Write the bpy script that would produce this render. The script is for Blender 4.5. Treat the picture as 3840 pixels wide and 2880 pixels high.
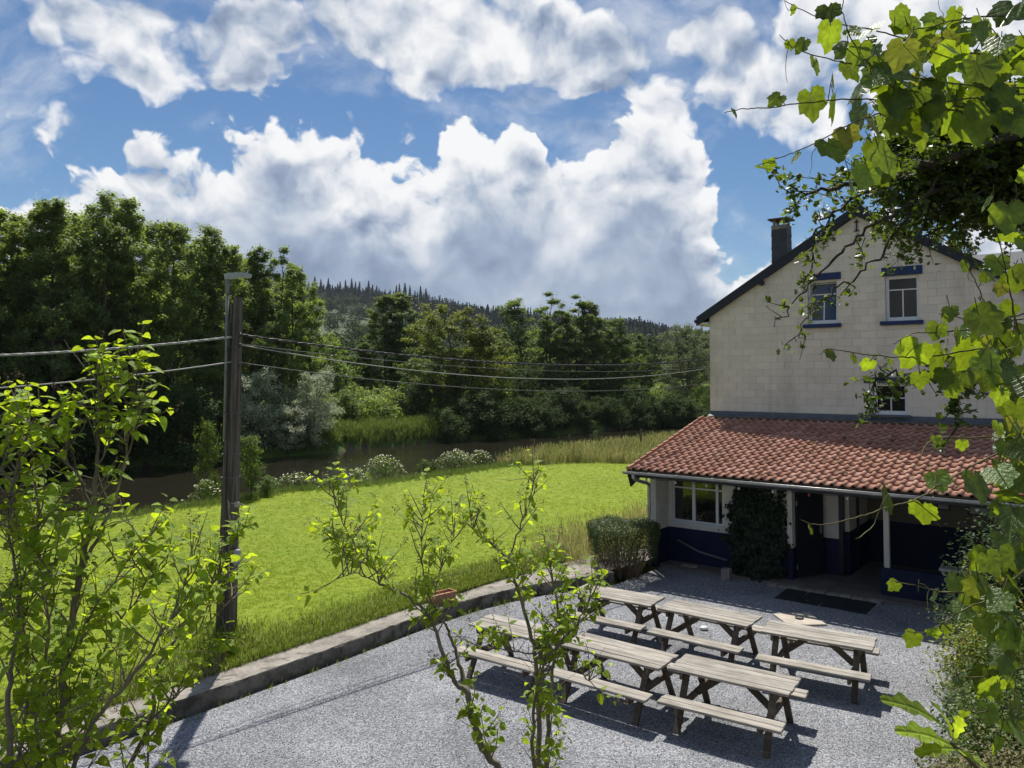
import bpy, bmesh, math, random
import numpy as np
from mathutils import Vector, Matrix
R = math.radians
sc = bpy.context.scene
for o in list(bpy.data.objects): bpy.data.objects.remove(o)
COL = sc.collection
rng = np.random.default_rng(7)

# ------------------------------------------------------------------ camera
CAM_H, FPX, PCX, PCY, PITCH = 4.85, 2884.0, 1920.0, 1296.0, R(2.3)
cam = bpy.data.cameras.new('camera'); cam_o = bpy.data.objects.new('camera', cam); COL.objects.link(cam_o)
cam_o.location = (0, 0, CAM_H); cam_o.rotation_euler = (R(90) + PITCH, 0, 0)
cam.sensor_fit = 'HORIZONTAL'; cam.sensor_width = 36.0; cam.lens = 36.0 * FPX / 3840.0
cam.shift_y = -(1440.0 - PCY) / 3840.0
cam.clip_start = 0.05; cam.clip_end = 6000.0
sc.camera = cam_o

# ------------------------------------------------------------------ colour, sampling
sc.render.engine = 'CYCLES'
vs = sc.view_settings
vs.view_transform = 'Standard'; vs.look = 'None'; vs.gamma = 1.0; vs.use_curve_mapping = False
vs.exposure = 0.42
cy = sc.cycles
cy.max_bounces = 6; cy.diffuse_bounces = 3; cy.glossy_bounces = 3; cy.transmission_bounces = 4; cy.transparent_max_bounces = 6
cy.use_denoising = True; cy.caustics_reflective = False; cy.caustics_refractive = False
cy.sample_clamp_indirect = 6.0

# ------------------------------------------------------------------ sun
SUN = Vector((-0.079, 0.538, 1.0)).normalized()
SUN_EL = math.asin(SUN.z); SUN_AZ = math.atan2(SUN.x, SUN.y)
sl = bpy.data.lights.new('sun', 'SUN'); sl.energy = 4.6; sl.angle = R(0.53); sl.color = (1.0, 0.955, 0.88)
so = bpy.data.objects.new('sun', sl); COL.objects.link(so)
so.rotation_euler = (-SUN).to_track_quat('-Z', 'Y').to_euler(); so.location = (0, 0, 60)

# ------------------------------------------------------------------ small helpers used everywhere
def ray(px, py):
    dx = (px - PCX) / FPX; dy = (PCY - py) / FPX
    return np.array([dx, math.cos(PITCH) - dy * math.sin(PITCH), math.sin(PITCH) + dy * math.cos(PITCH)])
def ground(px, py, z=0.0):
    r = ray(px, py); k = (z - CAM_H) / r[2]
    return np.array([r[0] * k, r[1] * k, z])
def at(px, py, Y):
    r = ray(px, py); k = Y / r[1]
    return np.array([r[0] * k, Y, CAM_H + r[2] * k])

class NT:
    """tiny node-tree writer"""
    def __init__(s, tree): s.t = tree; s.n = tree.nodes; s.l = tree.links
    def add(s, typ, **kw):
        n = s.n.new(typ)
        for k, v in kw.items(): setattr(n, k, v)
        return n
    def put(s, sock, v):
        if v is None: return
        if isinstance(v, bpy.types.NodeSocket): s.l.new(v, sock)
        else: sock.default_value = v
    def math(s, op, a, b=None, c=None, clamp=False):
        n = s.add('ShaderNodeMath', operation=op); n.use_clamp = clamp
        s.put(n.inputs[0], a); s.put(n.inputs[1], b); s.put(n.inputs[2], c)
        return n.outputs[0]
    def vmath(s, op, a, b=None, scale=None):
        n = s.add('ShaderNodeVectorMath', operation=op)
        s.put(n.inputs[0], a); s.put(n.inputs[1], b)
        if scale is not None: s.put(n.inputs['Scale'], scale)
        return n.outputs['Value'] if op in ('DOT_PRODUCT', 'LENGTH', 'DISTANCE') else n.outputs['Vector']
    def noise(s, vec, scale, detail=4.0, rough=0.55, dist=0.0, out='Fac'):
        n = s.add('ShaderNodeTexNoise'); n.noise_dimensions = '3D'
        s.put(n.inputs['Vector'], vec); s.put(n.inputs['Scale'], scale)
        n.inputs['Detail'].default_value = detail; n.inputs['Roughness'].default_value = rough; n.inputs['Distortion'].default_value = dist
        return n.outputs[0] if out == 'Fac' else n.outputs[1]
    def vor(s, vec, scale, feature='F1', detail=0.0, rough=0.5, out='Distance', smooth=None):
        n = s.add('ShaderNodeTexVoronoi'); n.feature = feature
        s.put(n.inputs['Vector'], vec); s.put(n.inputs['Scale'], scale)
        if 'Detail' in n.inputs: n.inputs['Detail'].default_value = detail; n.inputs['Roughness'].default_value = rough
        if smooth is not None: n.inputs['Smoothness'].default_value = smooth
        return n.outputs[out]
    def ramp(s, fac, stops, interp='LINEAR'):
        n = s.add('ShaderNodeValToRGB'); n.color_ramp.interpolation = interp
        e = n.color_ramp.elements
        while len(e) < len(stops): e.new(0.5)
        for i, (p, c) in enumerate(stops):
            e[i].position = p; e[i].color = (c, c, c, 1) if not hasattr(c, '__len__') else (*c[:3], 1)
        s.put(n.inputs[0], fac); return n.outputs[0]
    def mix(s, fac, a, b, blend='MIX'):
        n = s.add('ShaderNodeMix', data_type='RGBA', blend_type=blend)
        s.put(n.inputs[0], fac)
        for k, v in ((6, a), (7, b)):
            s.put(n.inputs[k], v if isinstance(v, bpy.types.NodeSocket) else (*v[:3], 1))
        return n.outputs[2]
    def smooth(s, x, lo, hi, a=0.0, b=1.0):
        n = s.add('ShaderNodeMapRange'); n.interpolation_type = 'SMOOTHSTEP'
        s.put(n.inputs[0], x)
        for i, v in zip((1, 2, 3, 4), (lo, hi, a, b)): s.put(n.inputs[i], v)
        return n.outputs[0]
# ------------------------------------------------------------------ world: Nishita sky with cumulus clouds laid out in sky directions
def azel(px, py):
    r = ray(px, py); return math.atan2(r[0], r[1]), math.atan2(r[2], math.hypot(r[0], r[1]))
wd = bpy.data.worlds.new('World'); sc.world = wd; wd.use_nodes = True
wd.cycles.sampling_method = 'MANUAL'; wd.cycles.sample_map_resolution = 256
def build_sky():
    S = NT(wd.node_tree); S.n.clear()
    def n2(vec, scale, detail, rough, out='Fac', dist=0.0):
        n = S.add('ShaderNodeTexNoise'); n.noise_dimensions = '2D'; S.put(n.inputs['Vector'], vec); n.inputs['Scale'].default_value = scale
        n.inputs['Detail'].default_value = detail; n.inputs['Roughness'].default_value = rough; n.inputs['Distortion'].default_value = dist
        return n.outputs[0] if out == 'Fac' else n.outputs[1]
    def v2(vec, scale, detail, rough, smooth):
        n = S.add('ShaderNodeTexVoronoi'); n.voronoi_dimensions = '2D'; n.feature = 'SMOOTH_F1'; S.put(n.inputs['Vector'], vec); n.inputs['Scale'].default_value = scale
        n.inputs['Detail'].default_value = detail; n.inputs['Roughness'].default_value = rough; n.inputs['Smoothness'].default_value = smooth
        return n.outputs['Distance']
    m = S.math
    tc = S.add('ShaderNodeTexCoord'); dirv = S.vmath('NORMALIZE', tc.outputs['Generated'])
    s0 = S.add('ShaderNodeSeparateXYZ'); S.put(s0.inputs[0], dirv)
    k = m('ADD', 1.0, m('MAXIMUM', s0.outputs[2], -0.3))
    cb = S.add('ShaderNodeCombineXYZ'); S.put(cb.inputs[0], m('DIVIDE', s0.outputs[0], k)); S.put(cb.inputs[1], m('DIVIDE', s0.outputs[1], k))
    P = cb.outputs[0]                                               # stereographic sky map: no seams
    w = S.vmath('SCALE', S.vmath('SUBTRACT', n2(P, 9.0, 4.0, 0.55, 'Color'), (0.5, 0.5, 0.5)), scale=0.05)
    Pw = S.vmath('ADD', P, w)
    sx = S.add('ShaderNodeSeparateXYZ'); S.put(sx.inputs[0], Pw)
    az = m('ARCTAN2', sx.outputs[0], sx.outputs[1])
    rad = m('SQRT', m('ADD', m('MULTIPLY', sx.outputs[0], sx.outputs[0]), m('MULTIPLY', sx.outputs[1], sx.outputs[1])))
    el = m('SUBTRACT', math.pi / 2, m('MULTIPLY', m('ARCTANGENT', rad), 2.0))
    # outline of the big bank of cumulus low over the hills: its top elevation by azimuth
    edge = [(-600, 560), (-250, 440), (0, 372), (110, 372), (170, 350), (260, 326), (330, 298), (420, 262), (500, 232), (560, 206), (600, 196), (650, 215), (700, 262),
            (750, 305), (800, 320), (860, 322), (915, 305), (950, 262), (1010, 240), (1080, 240), (1150, 250), (1200, 272), (1245, 285), (1268, 262),
            (1320, 240), (1400, 238), (1450, 262), (1490, 300), (1530, 370), (1565, 470), (1600, 530), (1650, 500), (1750, 470), (1900, 430), (2212, 380), (2500, 330)]
    A0, A1, EM = -1.0, 1.0, 0.6
    fc = S.add('ShaderNodeFloatCurve'); cv = fc.mapping.curves[0]
    pts = [((azel(x * 1.736, y * 1.736)[0] - A0) / (A1 - A0), azel(x * 1.736, y * 1.736)[1] / EM) for x, y in edge]
    pts = [(0.0, 0.3)] + pts + [(1.0, 0.6)]
    while len(cv.points) < len(pts): cv.points.new(0.5, 0.5)
    for p, q in zip(cv.points, pts): p.location = q; p.handle_type = 'AUTO'
    fc.mapping.update()
    S.put(fc.inputs['Value'], m('DIVIDE', m('SUBTRACT', az, A0), A1 - A0, clamp=True))
    below = m('SUBTRACT', m('MULTIPLY', fc.outputs[0], EM), el)      # radians below the bank's top
    bank = m('MULTIPLY_ADD', below, 1 / 0.055, 0.5)
    # clouds higher up, as soft ellipses
    blobs = [(370, 105, 340, 125), (190, 85, 170, 75), (560, 60, 160, 90), (830, 40, 180, 130), (970, 90, 170, 140), (1010, 200, 55, 70), (1150, 70, 150, 110),
             (1300, 130, 170, 100), (1500, 150, 230, 125), (1700, 210, 170, 120), (1800, 60, 160, 120), (2100, 150, 330, 260), (740, 222, 66, 50), (862, 275, 62, 42), (1080, 150, 70, 60),
             (170, 300, 110, 40), (60, 250, 90, 26), (45, 175, 45, 14), (1620, 355, 90, 24), (1530, 418, 45, 24), (650, -70, 330, 80), (1300, -190, 420, 120), (150, -280, 420, 120), (-350, 120, 260, 120)]
    hi = None
    for x, y, rx, ry in blobs:
        a, e = azel(x * 1.736, y * 1.736); a2, _ = azel((x + rx) * 1.736, y * 1.736); _, e2 = azel(x * 1.736, (y - ry) * 1.736)
        u = m('MULTIPLY', m('SUBTRACT', az, a), 1 / abs(a2 - a)); v = m('MULTIPLY', m('SUBTRACT', el, e), 1 / abs(e2 - e))
        k_ = 2.2 if rx * ry > 9000 else 0.75 if rx * ry > 2500 else 0.6
        b = m('MULTIPLY', m('SUBTRACT', 1.38 if k_ > 2 else 0.95, m('MULTIPLY_ADD', u, u, m('MULTIPLY', v, v))), k_)
        hi = b if hi is None else m('SMOOTH_MAX', hi, b, 0.3)
    hi = m('MINIMUM', m('MAXIMUM', hi, -3.0), 2.2)
    # the same kind of broken cloud everywhere else round the sky
    gen = m('MULTIPLY', m('SUBTRACT', n2(Pw, 3.2, 3.0, 0.5), 0.46), 9.0)
    away = m('MAXIMUM', S.smooth(m('ABSOLUTE', az), 0.72, 0.95), S.smooth(el, 0.62, 0.8))
    gen = m('SUBTRACT', gen, m('MULTIPLY', m('SUBTRACT', 1.0, away), 8.0))
    base = m('MINIMUM', m('MAXIMUM', m('MAXIMUM', bank, hi), gen), 4.0)
    broad = m('SUBTRACT', n2(Pw, 7.0, 3.0, 0.5), 0.5)
    def puffs(vec, det):
        bill = m('SUBTRACT', 0.36, v2(vec, 15.0, det * 0.4, 0.55, 0.45))
        fine = m('SUBTRACT', n2(vec, 17.0, det, 0.62), 0.5)
        return m('ADD', m('MULTIPLY', bill, 1.5), m('MULTIPLY', fine, 1.8))
    p0 = puffs(Pw, 8.0); ps = puffs(Pw, 4.0)
    toward = Vector((SUN.x, SUN.y, 0)) * (1 / (1 + SUN.z))          # the sun on that map
    dv = S.vmath('SCALE', S.vmath('NORMALIZE', S.vmath('SUBTRACT', tuple(toward), P)), scale=0.016)
    p1 = puffs(S.vmath('ADD', Pw, dv), 4.0)
    field = m('ADD', m('ADD', base, m('MULTIPLY', p0, CL_P)), m('MULTIPLY', broad, CL_B))
    alpha = S.smooth(field, CL_T, m('ADD', CL_T + 0.40, S.smooth(below, -0.05, 0.0, 0.75, 0.0)))
    veil = m('MULTIPLY', S.smooth(n2(S.vmath('MULTIPLY', Pw, (5.0, 9.0, 1.0)), 1.0, 6.0, 0.62), 0.46, 0.78), 0.55)
    alpha = m('MAXIMUM', alpha, veil)
    slope = m('SUBTRACT', ps, p1)
    rim = S.smooth(field, CL_T + 0.2, CL_T + 2.2, 1.0, 0.0)
    crisp = S.smooth(below, 0.05, 0.18, 1.0, 0.22)
    patch = m('SUBTRACT', n2(Pw, 12.0, 2.5, 0.45), 0.5)
    lit = m('ADD', 0.43, m('MULTIPLY', m('MULTIPLY', slope, crisp), 0.72))
    lit = m('ADD', lit, m('MULTIPLY', patch, S.smooth(below, -0.03, 0.03, 0.25, 0.6)))
    lit = m('ADD', lit, m('MULTIPLY', rim, 0.42))
    lit = m('ADD', lit, m('MULTIPLY', broad, S.smooth(below, -0.03, 0.03, 1.0, 1.3)))
    lit = m('SUBTRACT', lit, m('MULTIPLY', S.smooth(below, 0.03, 0.20), 0.24))
    lit = m('MAXIMUM', m('MINIMUM', lit, 1.0), 0.0)
    ccol = S.ramp(lit, [(0.0, (0.22, 0.29, 0.42)), (0.28, (0.38, 0.46, 0.60)), (0.55, (0.66, 0.71, 0.79)), (0.82, (0.93, 0.94, 0.96)), (1.0, (1.03, 1.03, 1.03))])
    sky = S.add('ShaderNodeTexSky', sky_type='NISHITA'); sky.sun_disc = False
    sky.sun_elevation = SUN_EL; sky.sun_rotation = SUN_AZ; sky.air_density = 1.0; sky.dust_density = 0.3; sky.ozone_density = 3.0; sky.altitude = 300
    hs = S.add('ShaderNodeHueSaturation'); hs.inputs['Saturation'].default_value = SKY_S; hs.inputs['Value'].default_value = SKY_V; S.put(hs.inputs['Color'], sky.outputs[0])
    col = S.mix(m('MULTIPLY', alpha, 0.97), hs.outputs[0], S.vmath('SCALE', ccol, scale=CLOUD_V))
    bg = S.add('ShaderNodeBackground'); S.put(bg.inputs[0], col); bg.inputs[1].default_value = 0.1
    out = S.add('ShaderNodeOutputWorld'); S.l.new(bg.outputs[0], out.inputs[0])
SKY_V, SKY_S, CLOUD_V, CL_P, CL_B, CL_T = 0.62, 1.22, 7.0, 1.25, 1.7, -0.10
build_sky()
# ------------------------------------------------------------------ mesh + object helpers
def new_mesh(name, V, F, smooth=False, mats=None, midx=None):
    """V (n,3); F: list of equal-width int arrays, or a python list of faces"""
    me = bpy.data.meshes.new(name)
    V = np.asarray(V, dtype=np.float32)
    if isinstance(F, np.ndarray): F = [F]
    if len(F) and not isinstance(F[0], np.ndarray):
        by = {}
        for f in F: by.setdefault(len(f), []).append(f)
        F = [np.array(v, dtype=np.int32) for v in by.values()]
    lv = np.concatenate([f.ravel() for f in F]).astype(np.int32)
    tot = np.concatenate([np.full(len(f), f.shape[1], np.int32) for f in F])
    st = np.concatenate([[0], np.cumsum(tot)[:-1]]).astype(np.int32)
    me.vertices.add(len(V)); me.vertices.foreach_set('co', V.ravel())
    me.loops.add(len(lv)); me.loops.foreach_set('vertex_index', lv)
    me.polygons.add(len(tot)); me.polygons.foreach_set('loop_start', st); me.polygons.foreach_set('loop_total', tot)
    me.polygons.foreach_set('use_smooth', np.full(len(tot), bool(smooth)))
    if midx is not None: me.polygons.foreach_set('material_index', np.asarray(midx, np.int32))
    me.update(calc_edges=True)
    for mt in ([] if mats is None else mats if isinstance(mats, (list, tuple)) else [mats]): me.materials.append(mt)
    return me
def link(name, me, parent=None, loc=None, rot=None, scl=None):
    o = bpy.data.objects.new(name, me); COL.objects.link(o)
    if parent is not None: o.parent = parent
    if loc is not None: o.location = loc
    if rot is not None: o.rotation_euler = rot
    if scl is not None: o.scale = scl if hasattr(scl, '__len__') else (scl,) * 3
    return o
def tag(o, label=None, cat=None, group=None, kind=None):
    for k, v in (('label', label), ('category', cat), ('group', group), ('kind', kind)):
        if v: o[k] = v
    return o
def thing(name, label, cat, loc=(0, 0, 0), rz=0.0, group=None):
    o = bpy.data.objects.new(name, None); COL.objects.link(o); o.empty_display_size = 0.2
    o.location = loc; o.rotation_euler = (0, 0, rz)
    return tag(o, label, cat, group)
def copy_tree(o, parent=None):
    c = o.copy(); COL.objects.link(c); c.parent = parent
    for ch in list(o.children): copy_tree(ch, c)
    return c

def frames(nrm, up=None, spin=None):
    """(N,3) normals -> (N,3,3) rotation matrices, columns x,y,z with z = normal"""
    n = nrm / np.maximum(np.linalg.norm(nrm, axis=1, keepdims=True), 1e-9)
    a = np.where(np.abs(n[:, 2:3]) < 0.9, np.array([[0, 0, 1.0]]), np.array([[1.0, 0, 0]])) if up is None else up
    x = np.cross(a, n); x /= np.maximum(np.linalg.norm(x, axis=1, keepdims=True), 1e-9); y = np.cross(n, x)
    if spin is not None:
        c, s = np.cos(spin)[:, None], np.sin(spin)[:, None]; x, y = x * c + y * s, -x * s + y * c
    return np.stack([x, y, n], axis=2)
def stamp(base_v, base_f, pos, rot, scl):
    """copies of a small mesh: returns V, F"""
    bv = np.asarray(base_v, float); bf = np.asarray(base_f, int)
    scl = np.asarray(scl, float)
    sv = bv[None] * (scl[:, None, None] if scl.ndim == 1 else scl[:, None, :])
    V = np.einsum('nij,nkj->nki', rot, sv) + pos[:, None, :]
    F = bf[None] + (np.arange(len(pos)) * len(bv))[:, None, None]
    return V.reshape(-1, 3), F.reshape(-1, bf.shape[1])

class MB:
    """collects shapes into one mesh"""
    def __init__(s): s.v = []; s.f = []
    def raw(s, V, F):
        o = len(s.v); s.v += [tuple(map(float, p)) for p in V]; s.f += [tuple(int(i) + o for i in f) for f in F]; return s
    def box(s, c, d, rot=None, bev=0.0, taper=None):
        x, y, z = [q / 2 for q in d]
        if bev > 0:
            b = min(bev, x * .9, y * .9, z * .9); V = []
            for sx in (-1, 1):
                for sy in (-1, 1):
                    for sz in (-1, 1):
                        V += [(sx * (x - b), sy * (y - b), sz * z), (sx * (x - b), sy * y, sz * (z - b)), (sx * x, sy * (y - b), sz * (z - b))]
            def i(sx, sy, sz, k): return ((sx > 0) * 4 + (sy > 0) * 2 + (sz > 0)) * 3 + k
            F = []
            for sg in (-1, 1):
                q = [(-1, -1), (1, -1), (1, 1), (-1, 1)]; q = q if sg > 0 else q[::-1]
                F += [[i(a, b_, sg, 0) for a, b_ in q], [i(b_, sg, a, 1) for a, b_ in q], [i(sg, a, b_, 2) for a, b_ in q]]
            for a in (-1, 1):
                for b_ in (-1, 1):
                    f = [i(-1, a, b_, 0), i(1, a, b_, 0), i(1, a, b_, 1), i(-1, a, b_, 1)]; F.append(f if a * b_ > 0 else f[::-1])
                    f = [i(a, -1, b_, 0), i(a, 1, b_, 0), i(a, 1, b_, 2), i(a, -1, b_, 2)]; F.append(f if a * b_ < 0 else f[::-1])
                    f = [i(a, b_, -1, 1), i(a, b_, 1, 1), i(a, b_, 1, 2), i(a, b_, -1, 2)]; F.append(f if a * b_ > 0 else f[::-1])
                    for c_ in (-1, 1):
                        f = [i(a, b_, c_, 0), i(a, b_, c_, 1), i(a, b_, c_, 2)]; F.append(f if a * b_ * c_ < 0 else f[::-1])
        else:
            V = [(a * x, b * y, e * z) for a in (-1, 1) for b in (-1, 1) for e in (-1, 1)]
            F = [(0, 1, 3, 2), (4, 6, 7, 5), (0, 4, 5, 1), (2, 3, 7, 6), (0, 2, 6, 4), (1, 5, 7, 3)]
        if taper: V = [(p[0] * (taper if p[2] > 0 else 1), p[1] * (taper if p[2] > 0 else 1), p[2]) for p in V]
        if rot is not None: V = [tuple(rot @ Vector(p)) for p in V]
        return s.raw([(p[0] + c[0], p[1] + c[1], p[2] + c[2]) for p in V], F)
    def span(s, a, b, bev=0.0):
        return s.box([(p + q) / 2 for p, q in zip(a, b)], [abs(q - p) for p, q in zip(a, b)], bev=bev)
    def bar(s, a, b, w, h, up=(0, 0, 1), bev=0.0):
        """square bar from a to b"""
        a, b = Vector(a), Vector(b); d = b - a; L = d.length; z = d.normalized(); u = Vector(up)
        x = u.cross(z); x = x.normalized() if x.length > 1e-4 else Vector((1, 0, 0)); y = z.cross(x)
        return s.box((a + b) / 2, (w, h, L), Matrix((x, y, z)).transposed(), bev)
    def tube(s, pts, r, n=6, cap=True):
        P = [Vector(p) for p in pts]; m = len(P); r = [r] * m if not hasattr(r, '__len__') else r
        V = []; prev = None
        for i, p in enumerate(P):
            t = (P[min(i + 1, m - 1)] - P[max(i - 1, 0)]); t = t.normalized() if t.length > 1e-9 else Vector((0, 0, 1))
            if prev is None: x = t.orthogonal().normalized()
            else: x = prev - t * prev.dot(t); x = x.normalized() if x.length > 1e-6 else t.orthogonal().normalized()
            prev = x; y = t.cross(x)
            for k in range(n):
                a = 2 * math.pi * k / n; V.append(p + (x * math.cos(a) + y * math.sin(a)) * r[i])
        F = [(i * n + k, i * n + (k + 1) % n, (i + 1) * n + (k + 1) % n, (i + 1) * n + k) for i in range(m - 1) for k in range(n)]
        if cap: F += [tuple(range(n))[::-1], tuple((m - 1) * n + k for k in range(n))]
        return s.raw(V, F)
    def lathe(s, prof, c=(0, 0, 0), n=14):
        V = [(c[0] + r * math.cos(2 * math.pi * k / n), c[1] + r * math.sin(2 * math.pi * k / n), c[2] + z) for r, z in prof for k in range(n)]
        F = [(i * n + k, i * n + (k + 1) % n, (i + 1) * n + (k + 1) % n, (i + 1) * n + k) for i in range(len(prof) - 1) for k in range(n)]
        F += [tuple(range(n))[::-1], tuple((len(prof) - 1) * n + k for k in range(n))]
        return s.raw(V, F)
    def prism(s, poly, axis, lo, hi):
        """polygon in the two other axes, extruded along axis from lo to hi"""
        n = len(poly)
        def p3(p, d): return (d, p[0], p[1]) if axis == 0 else (p[0], d, p[1]) if axis == 1 else (p[0], p[1], d)
        ar = sum(poly[i][0] * poly[(i + 1) % n][1] - poly[(i + 1) % n][0] * poly[i][1] for i in range(n))
        if (ar < 0) != (axis == 1): poly = poly[::-1]
        V = [p3(p, lo) for p in poly] + [p3(p, hi) for p in poly]
        F = [tuple(range(n))[::-1], tuple(range(n, 2 * n))] + [(i, (i + 1) % n, n + (i + 1) % n, n + i) for i in range(n)]
        return s.raw(V, F)
    def mesh(s, name, mat, smooth=False): return new_mesh(name, s.v, s.f, smooth, mat)
    def build(s, name, mat, parent=None, smooth=False, **kw): return link(name, s.mesh(name, mat, smooth), parent, **kw)

# ------------------------------------------------------------------ materials
def material(name):
    mt = bpy.data.materials.new(name); mt.use_nodes = True
    T = NT(mt.node_tree); T.n.clear()
    out = T.add('ShaderNodeOutputMaterial'); b = T.add('ShaderNodeBsdfPrincipled'); T.l.new(b.outputs[0], out.inputs[0])
    return mt, T, b, out
def coords(T, which='Object', scale=None):
    tc = T.add('ShaderNodeTexCoord'); v = tc.outputs[which]
    if scale is not None: v = T.vmath('MULTIPLY', v, scale)
    return v
def wpos(T): return T.add('ShaderNodeNewGeometry').outputs['Position']
def bump(T, b, h, strength=0.4, dist=0.01):
    n = T.add('ShaderNodeBump'); n.inputs['Strength'].default_value = strength; n.inputs['Distance'].default_value = dist
    T.put(n.inputs['Height'], h); T.l.new(n.outputs[0], b.inputs['Normal'])
def simple(name, col, rough=0.6, var=0.25, nscale=6.0, bstr=0.25, bdist=0.005, metal=0.0, spec=0.4, stretch=(1, 1, 1), dirt=None, bscale=None, island=0.0):
    """one base colour with blotchy variation, fine relief and optional dirt of a second colour"""
    mt, T, b, _ = material(name)
    v = T.vmath('MULTIPLY', coords(T), stretch)
    n1 = T.noise(v, nscale, 6.0, 0.6); n2 = T.noise(v, nscale * 7.3, 4.0, 0.6)
    f = T.math('ADD', T.math('MULTIPLY', n1, 0.65), T.math('MULTIPLY', n2, 0.35))
    lo = tuple(c * (1 - var) for c in col); hi = tuple(min(1, c * (1 + var)) for c in col)
    c = T.mix(T.smooth(f, 0.3, 0.7), lo, hi)
    if island:
        g = T.add('ShaderNodeObjectInfo'); gi = T.add('ShaderNodeNewGeometry')
        rnd = T.math('FRACT', T.math('ADD', g.outputs['Random'], gi.outputs['Random Per Island']))
        c = T.mix(1.0, c, T.ramp(rnd, [(0, 1 - island), (1, 1 + island)]), 'MULTIPLY')
    if dirt: c = T.mix(T.smooth(T.noise(v, nscale * dirt[1], 5.0, 0.65), dirt[2], dirt[2] + 0.18), c, dirt[0])
    T.put(b.inputs['Base Color'], c)
    T.put(b.inputs['Roughness'], T.math('MULTIPLY_ADD', n2, 0.2, rough - 0.1, clamp=True))
    b.inputs['Metallic'].default_value = metal; b.inputs['Specular IOR Level'].default_value = spec
    if bstr: bump(T, b, T.noise(v, bscale or nscale * 12, 5.0, 0.65), bstr, bdist)
    return mt
def leafco(me, co):
    a = me.attributes.new('leafco', 'FLOAT_VECTOR', 'POINT'); a.data.foreach_set('vector', np.asarray(co, np.float32).ravel()); return me
def leaf_mat(name, col, trans, var=0.3, mixf=0.45, rough=0.5, yellow=None, gloss=0.35, obj_var=0.15, veins=0.0):
    """thin leaf: reflects its own green, lets warm green light through"""
    mt, T, b, out = material(name)
    g = T.add('ShaderNodeNewGeometry'); oi = T.add('ShaderNodeObjectInfo')
    r = T.math('FRACT', T.math('ADD', g.outputs['Random Per Island'], T.math('MULTIPLY', oi.outputs['Random'], 7.31)))
    k = T.math('MULTIPLY', T.math('MULTIPLY_ADD', r, 2 * var, 1 - var), T.math('MULTIPLY_ADD', oi.outputs['Random'], 2 * obj_var, 1 - obj_var))
    c = T.mix(1.0, col, k, 'MULTIPLY'); t = T.mix(1.0, trans, k, 'MULTIPLY')
    if yellow:
        y = T.smooth(r, 1 - yellow[1], 1.0); c = T.mix(y, c, yellow[0]); t = T.mix(y, t, tuple(q * 2.2 for q in yellow[0]))
    if veins:
        at_ = T.add('ShaderNodeAttribute'); at_.attribute_name = 'leafco'; sp = T.add('ShaderNodeSeparateXYZ'); T.put(sp.inputs[0], at_.outputs['Vector'])
        ax = T.math('ABSOLUTE', sp.outputs[0]); q = T.math('FRACT', T.math('MULTIPLY', T.math('SUBTRACT', sp.outputs[1], T.math('MULTIPLY', ax, 0.75)), 5.5))
        side = T.smooth(T.math('ABSOLUTE', T.math('SUBTRACT', q, 0.5)), 0.0, 0.16, 1.0, 0.0); rib = T.smooth(ax, 0.0, 0.035, 1.0, 0.0); vn = T.math('MAXIMUM', rib, T.math('MULTIPLY', side, 0.6))
        blot = T.smooth(T.noise(T.vmath('ADD', at_.outputs['Vector'], T.vmath('SCALE', (7.0, 3.0, 5.0), scale=r)), 3.5, 4.0, 0.6), 0.35, 0.75, 0.72, 1.25)
        c = T.mix(1.0, c, blot, 'MULTIPLY'); t = T.mix(1.0, t, blot, 'MULTIPLY')
        c = T.mix(T.math('MULTIPLY', vn, veins), c, tuple(min(1, q_ * 1.9 + 0.03) for q_ in col)); t = T.mix(T.math('MULTIPLY', vn, veins * 0.8), t, tuple(q_ * 0.45 for q_ in trans))
        bump(T, b, T.math('SUBTRACT', T.noise(at_.outputs['Vector'], 9.0, 3.0, 0.6), T.math('MULTIPLY', vn, 0.6)), 0.5, 0.01)
    T.put(b.inputs['Base Color'], c); b.inputs['Roughness'].default_value = rough; b.inputs['Specular IOR Level'].default_value = gloss
    tr = T.add('ShaderNodeBsdfTranslucent'); T.put(tr.inputs[0], t)
    mx = T.add('ShaderNodeMixShader'); mx.inputs[0].default_value = mixf
    T.l.new(b.outputs[0], mx.inputs[1]); T.l.new(tr.outputs[0], mx.inputs[2]); T.l.new(mx.outputs[0], out.inputs[0])
    return mt

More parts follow.
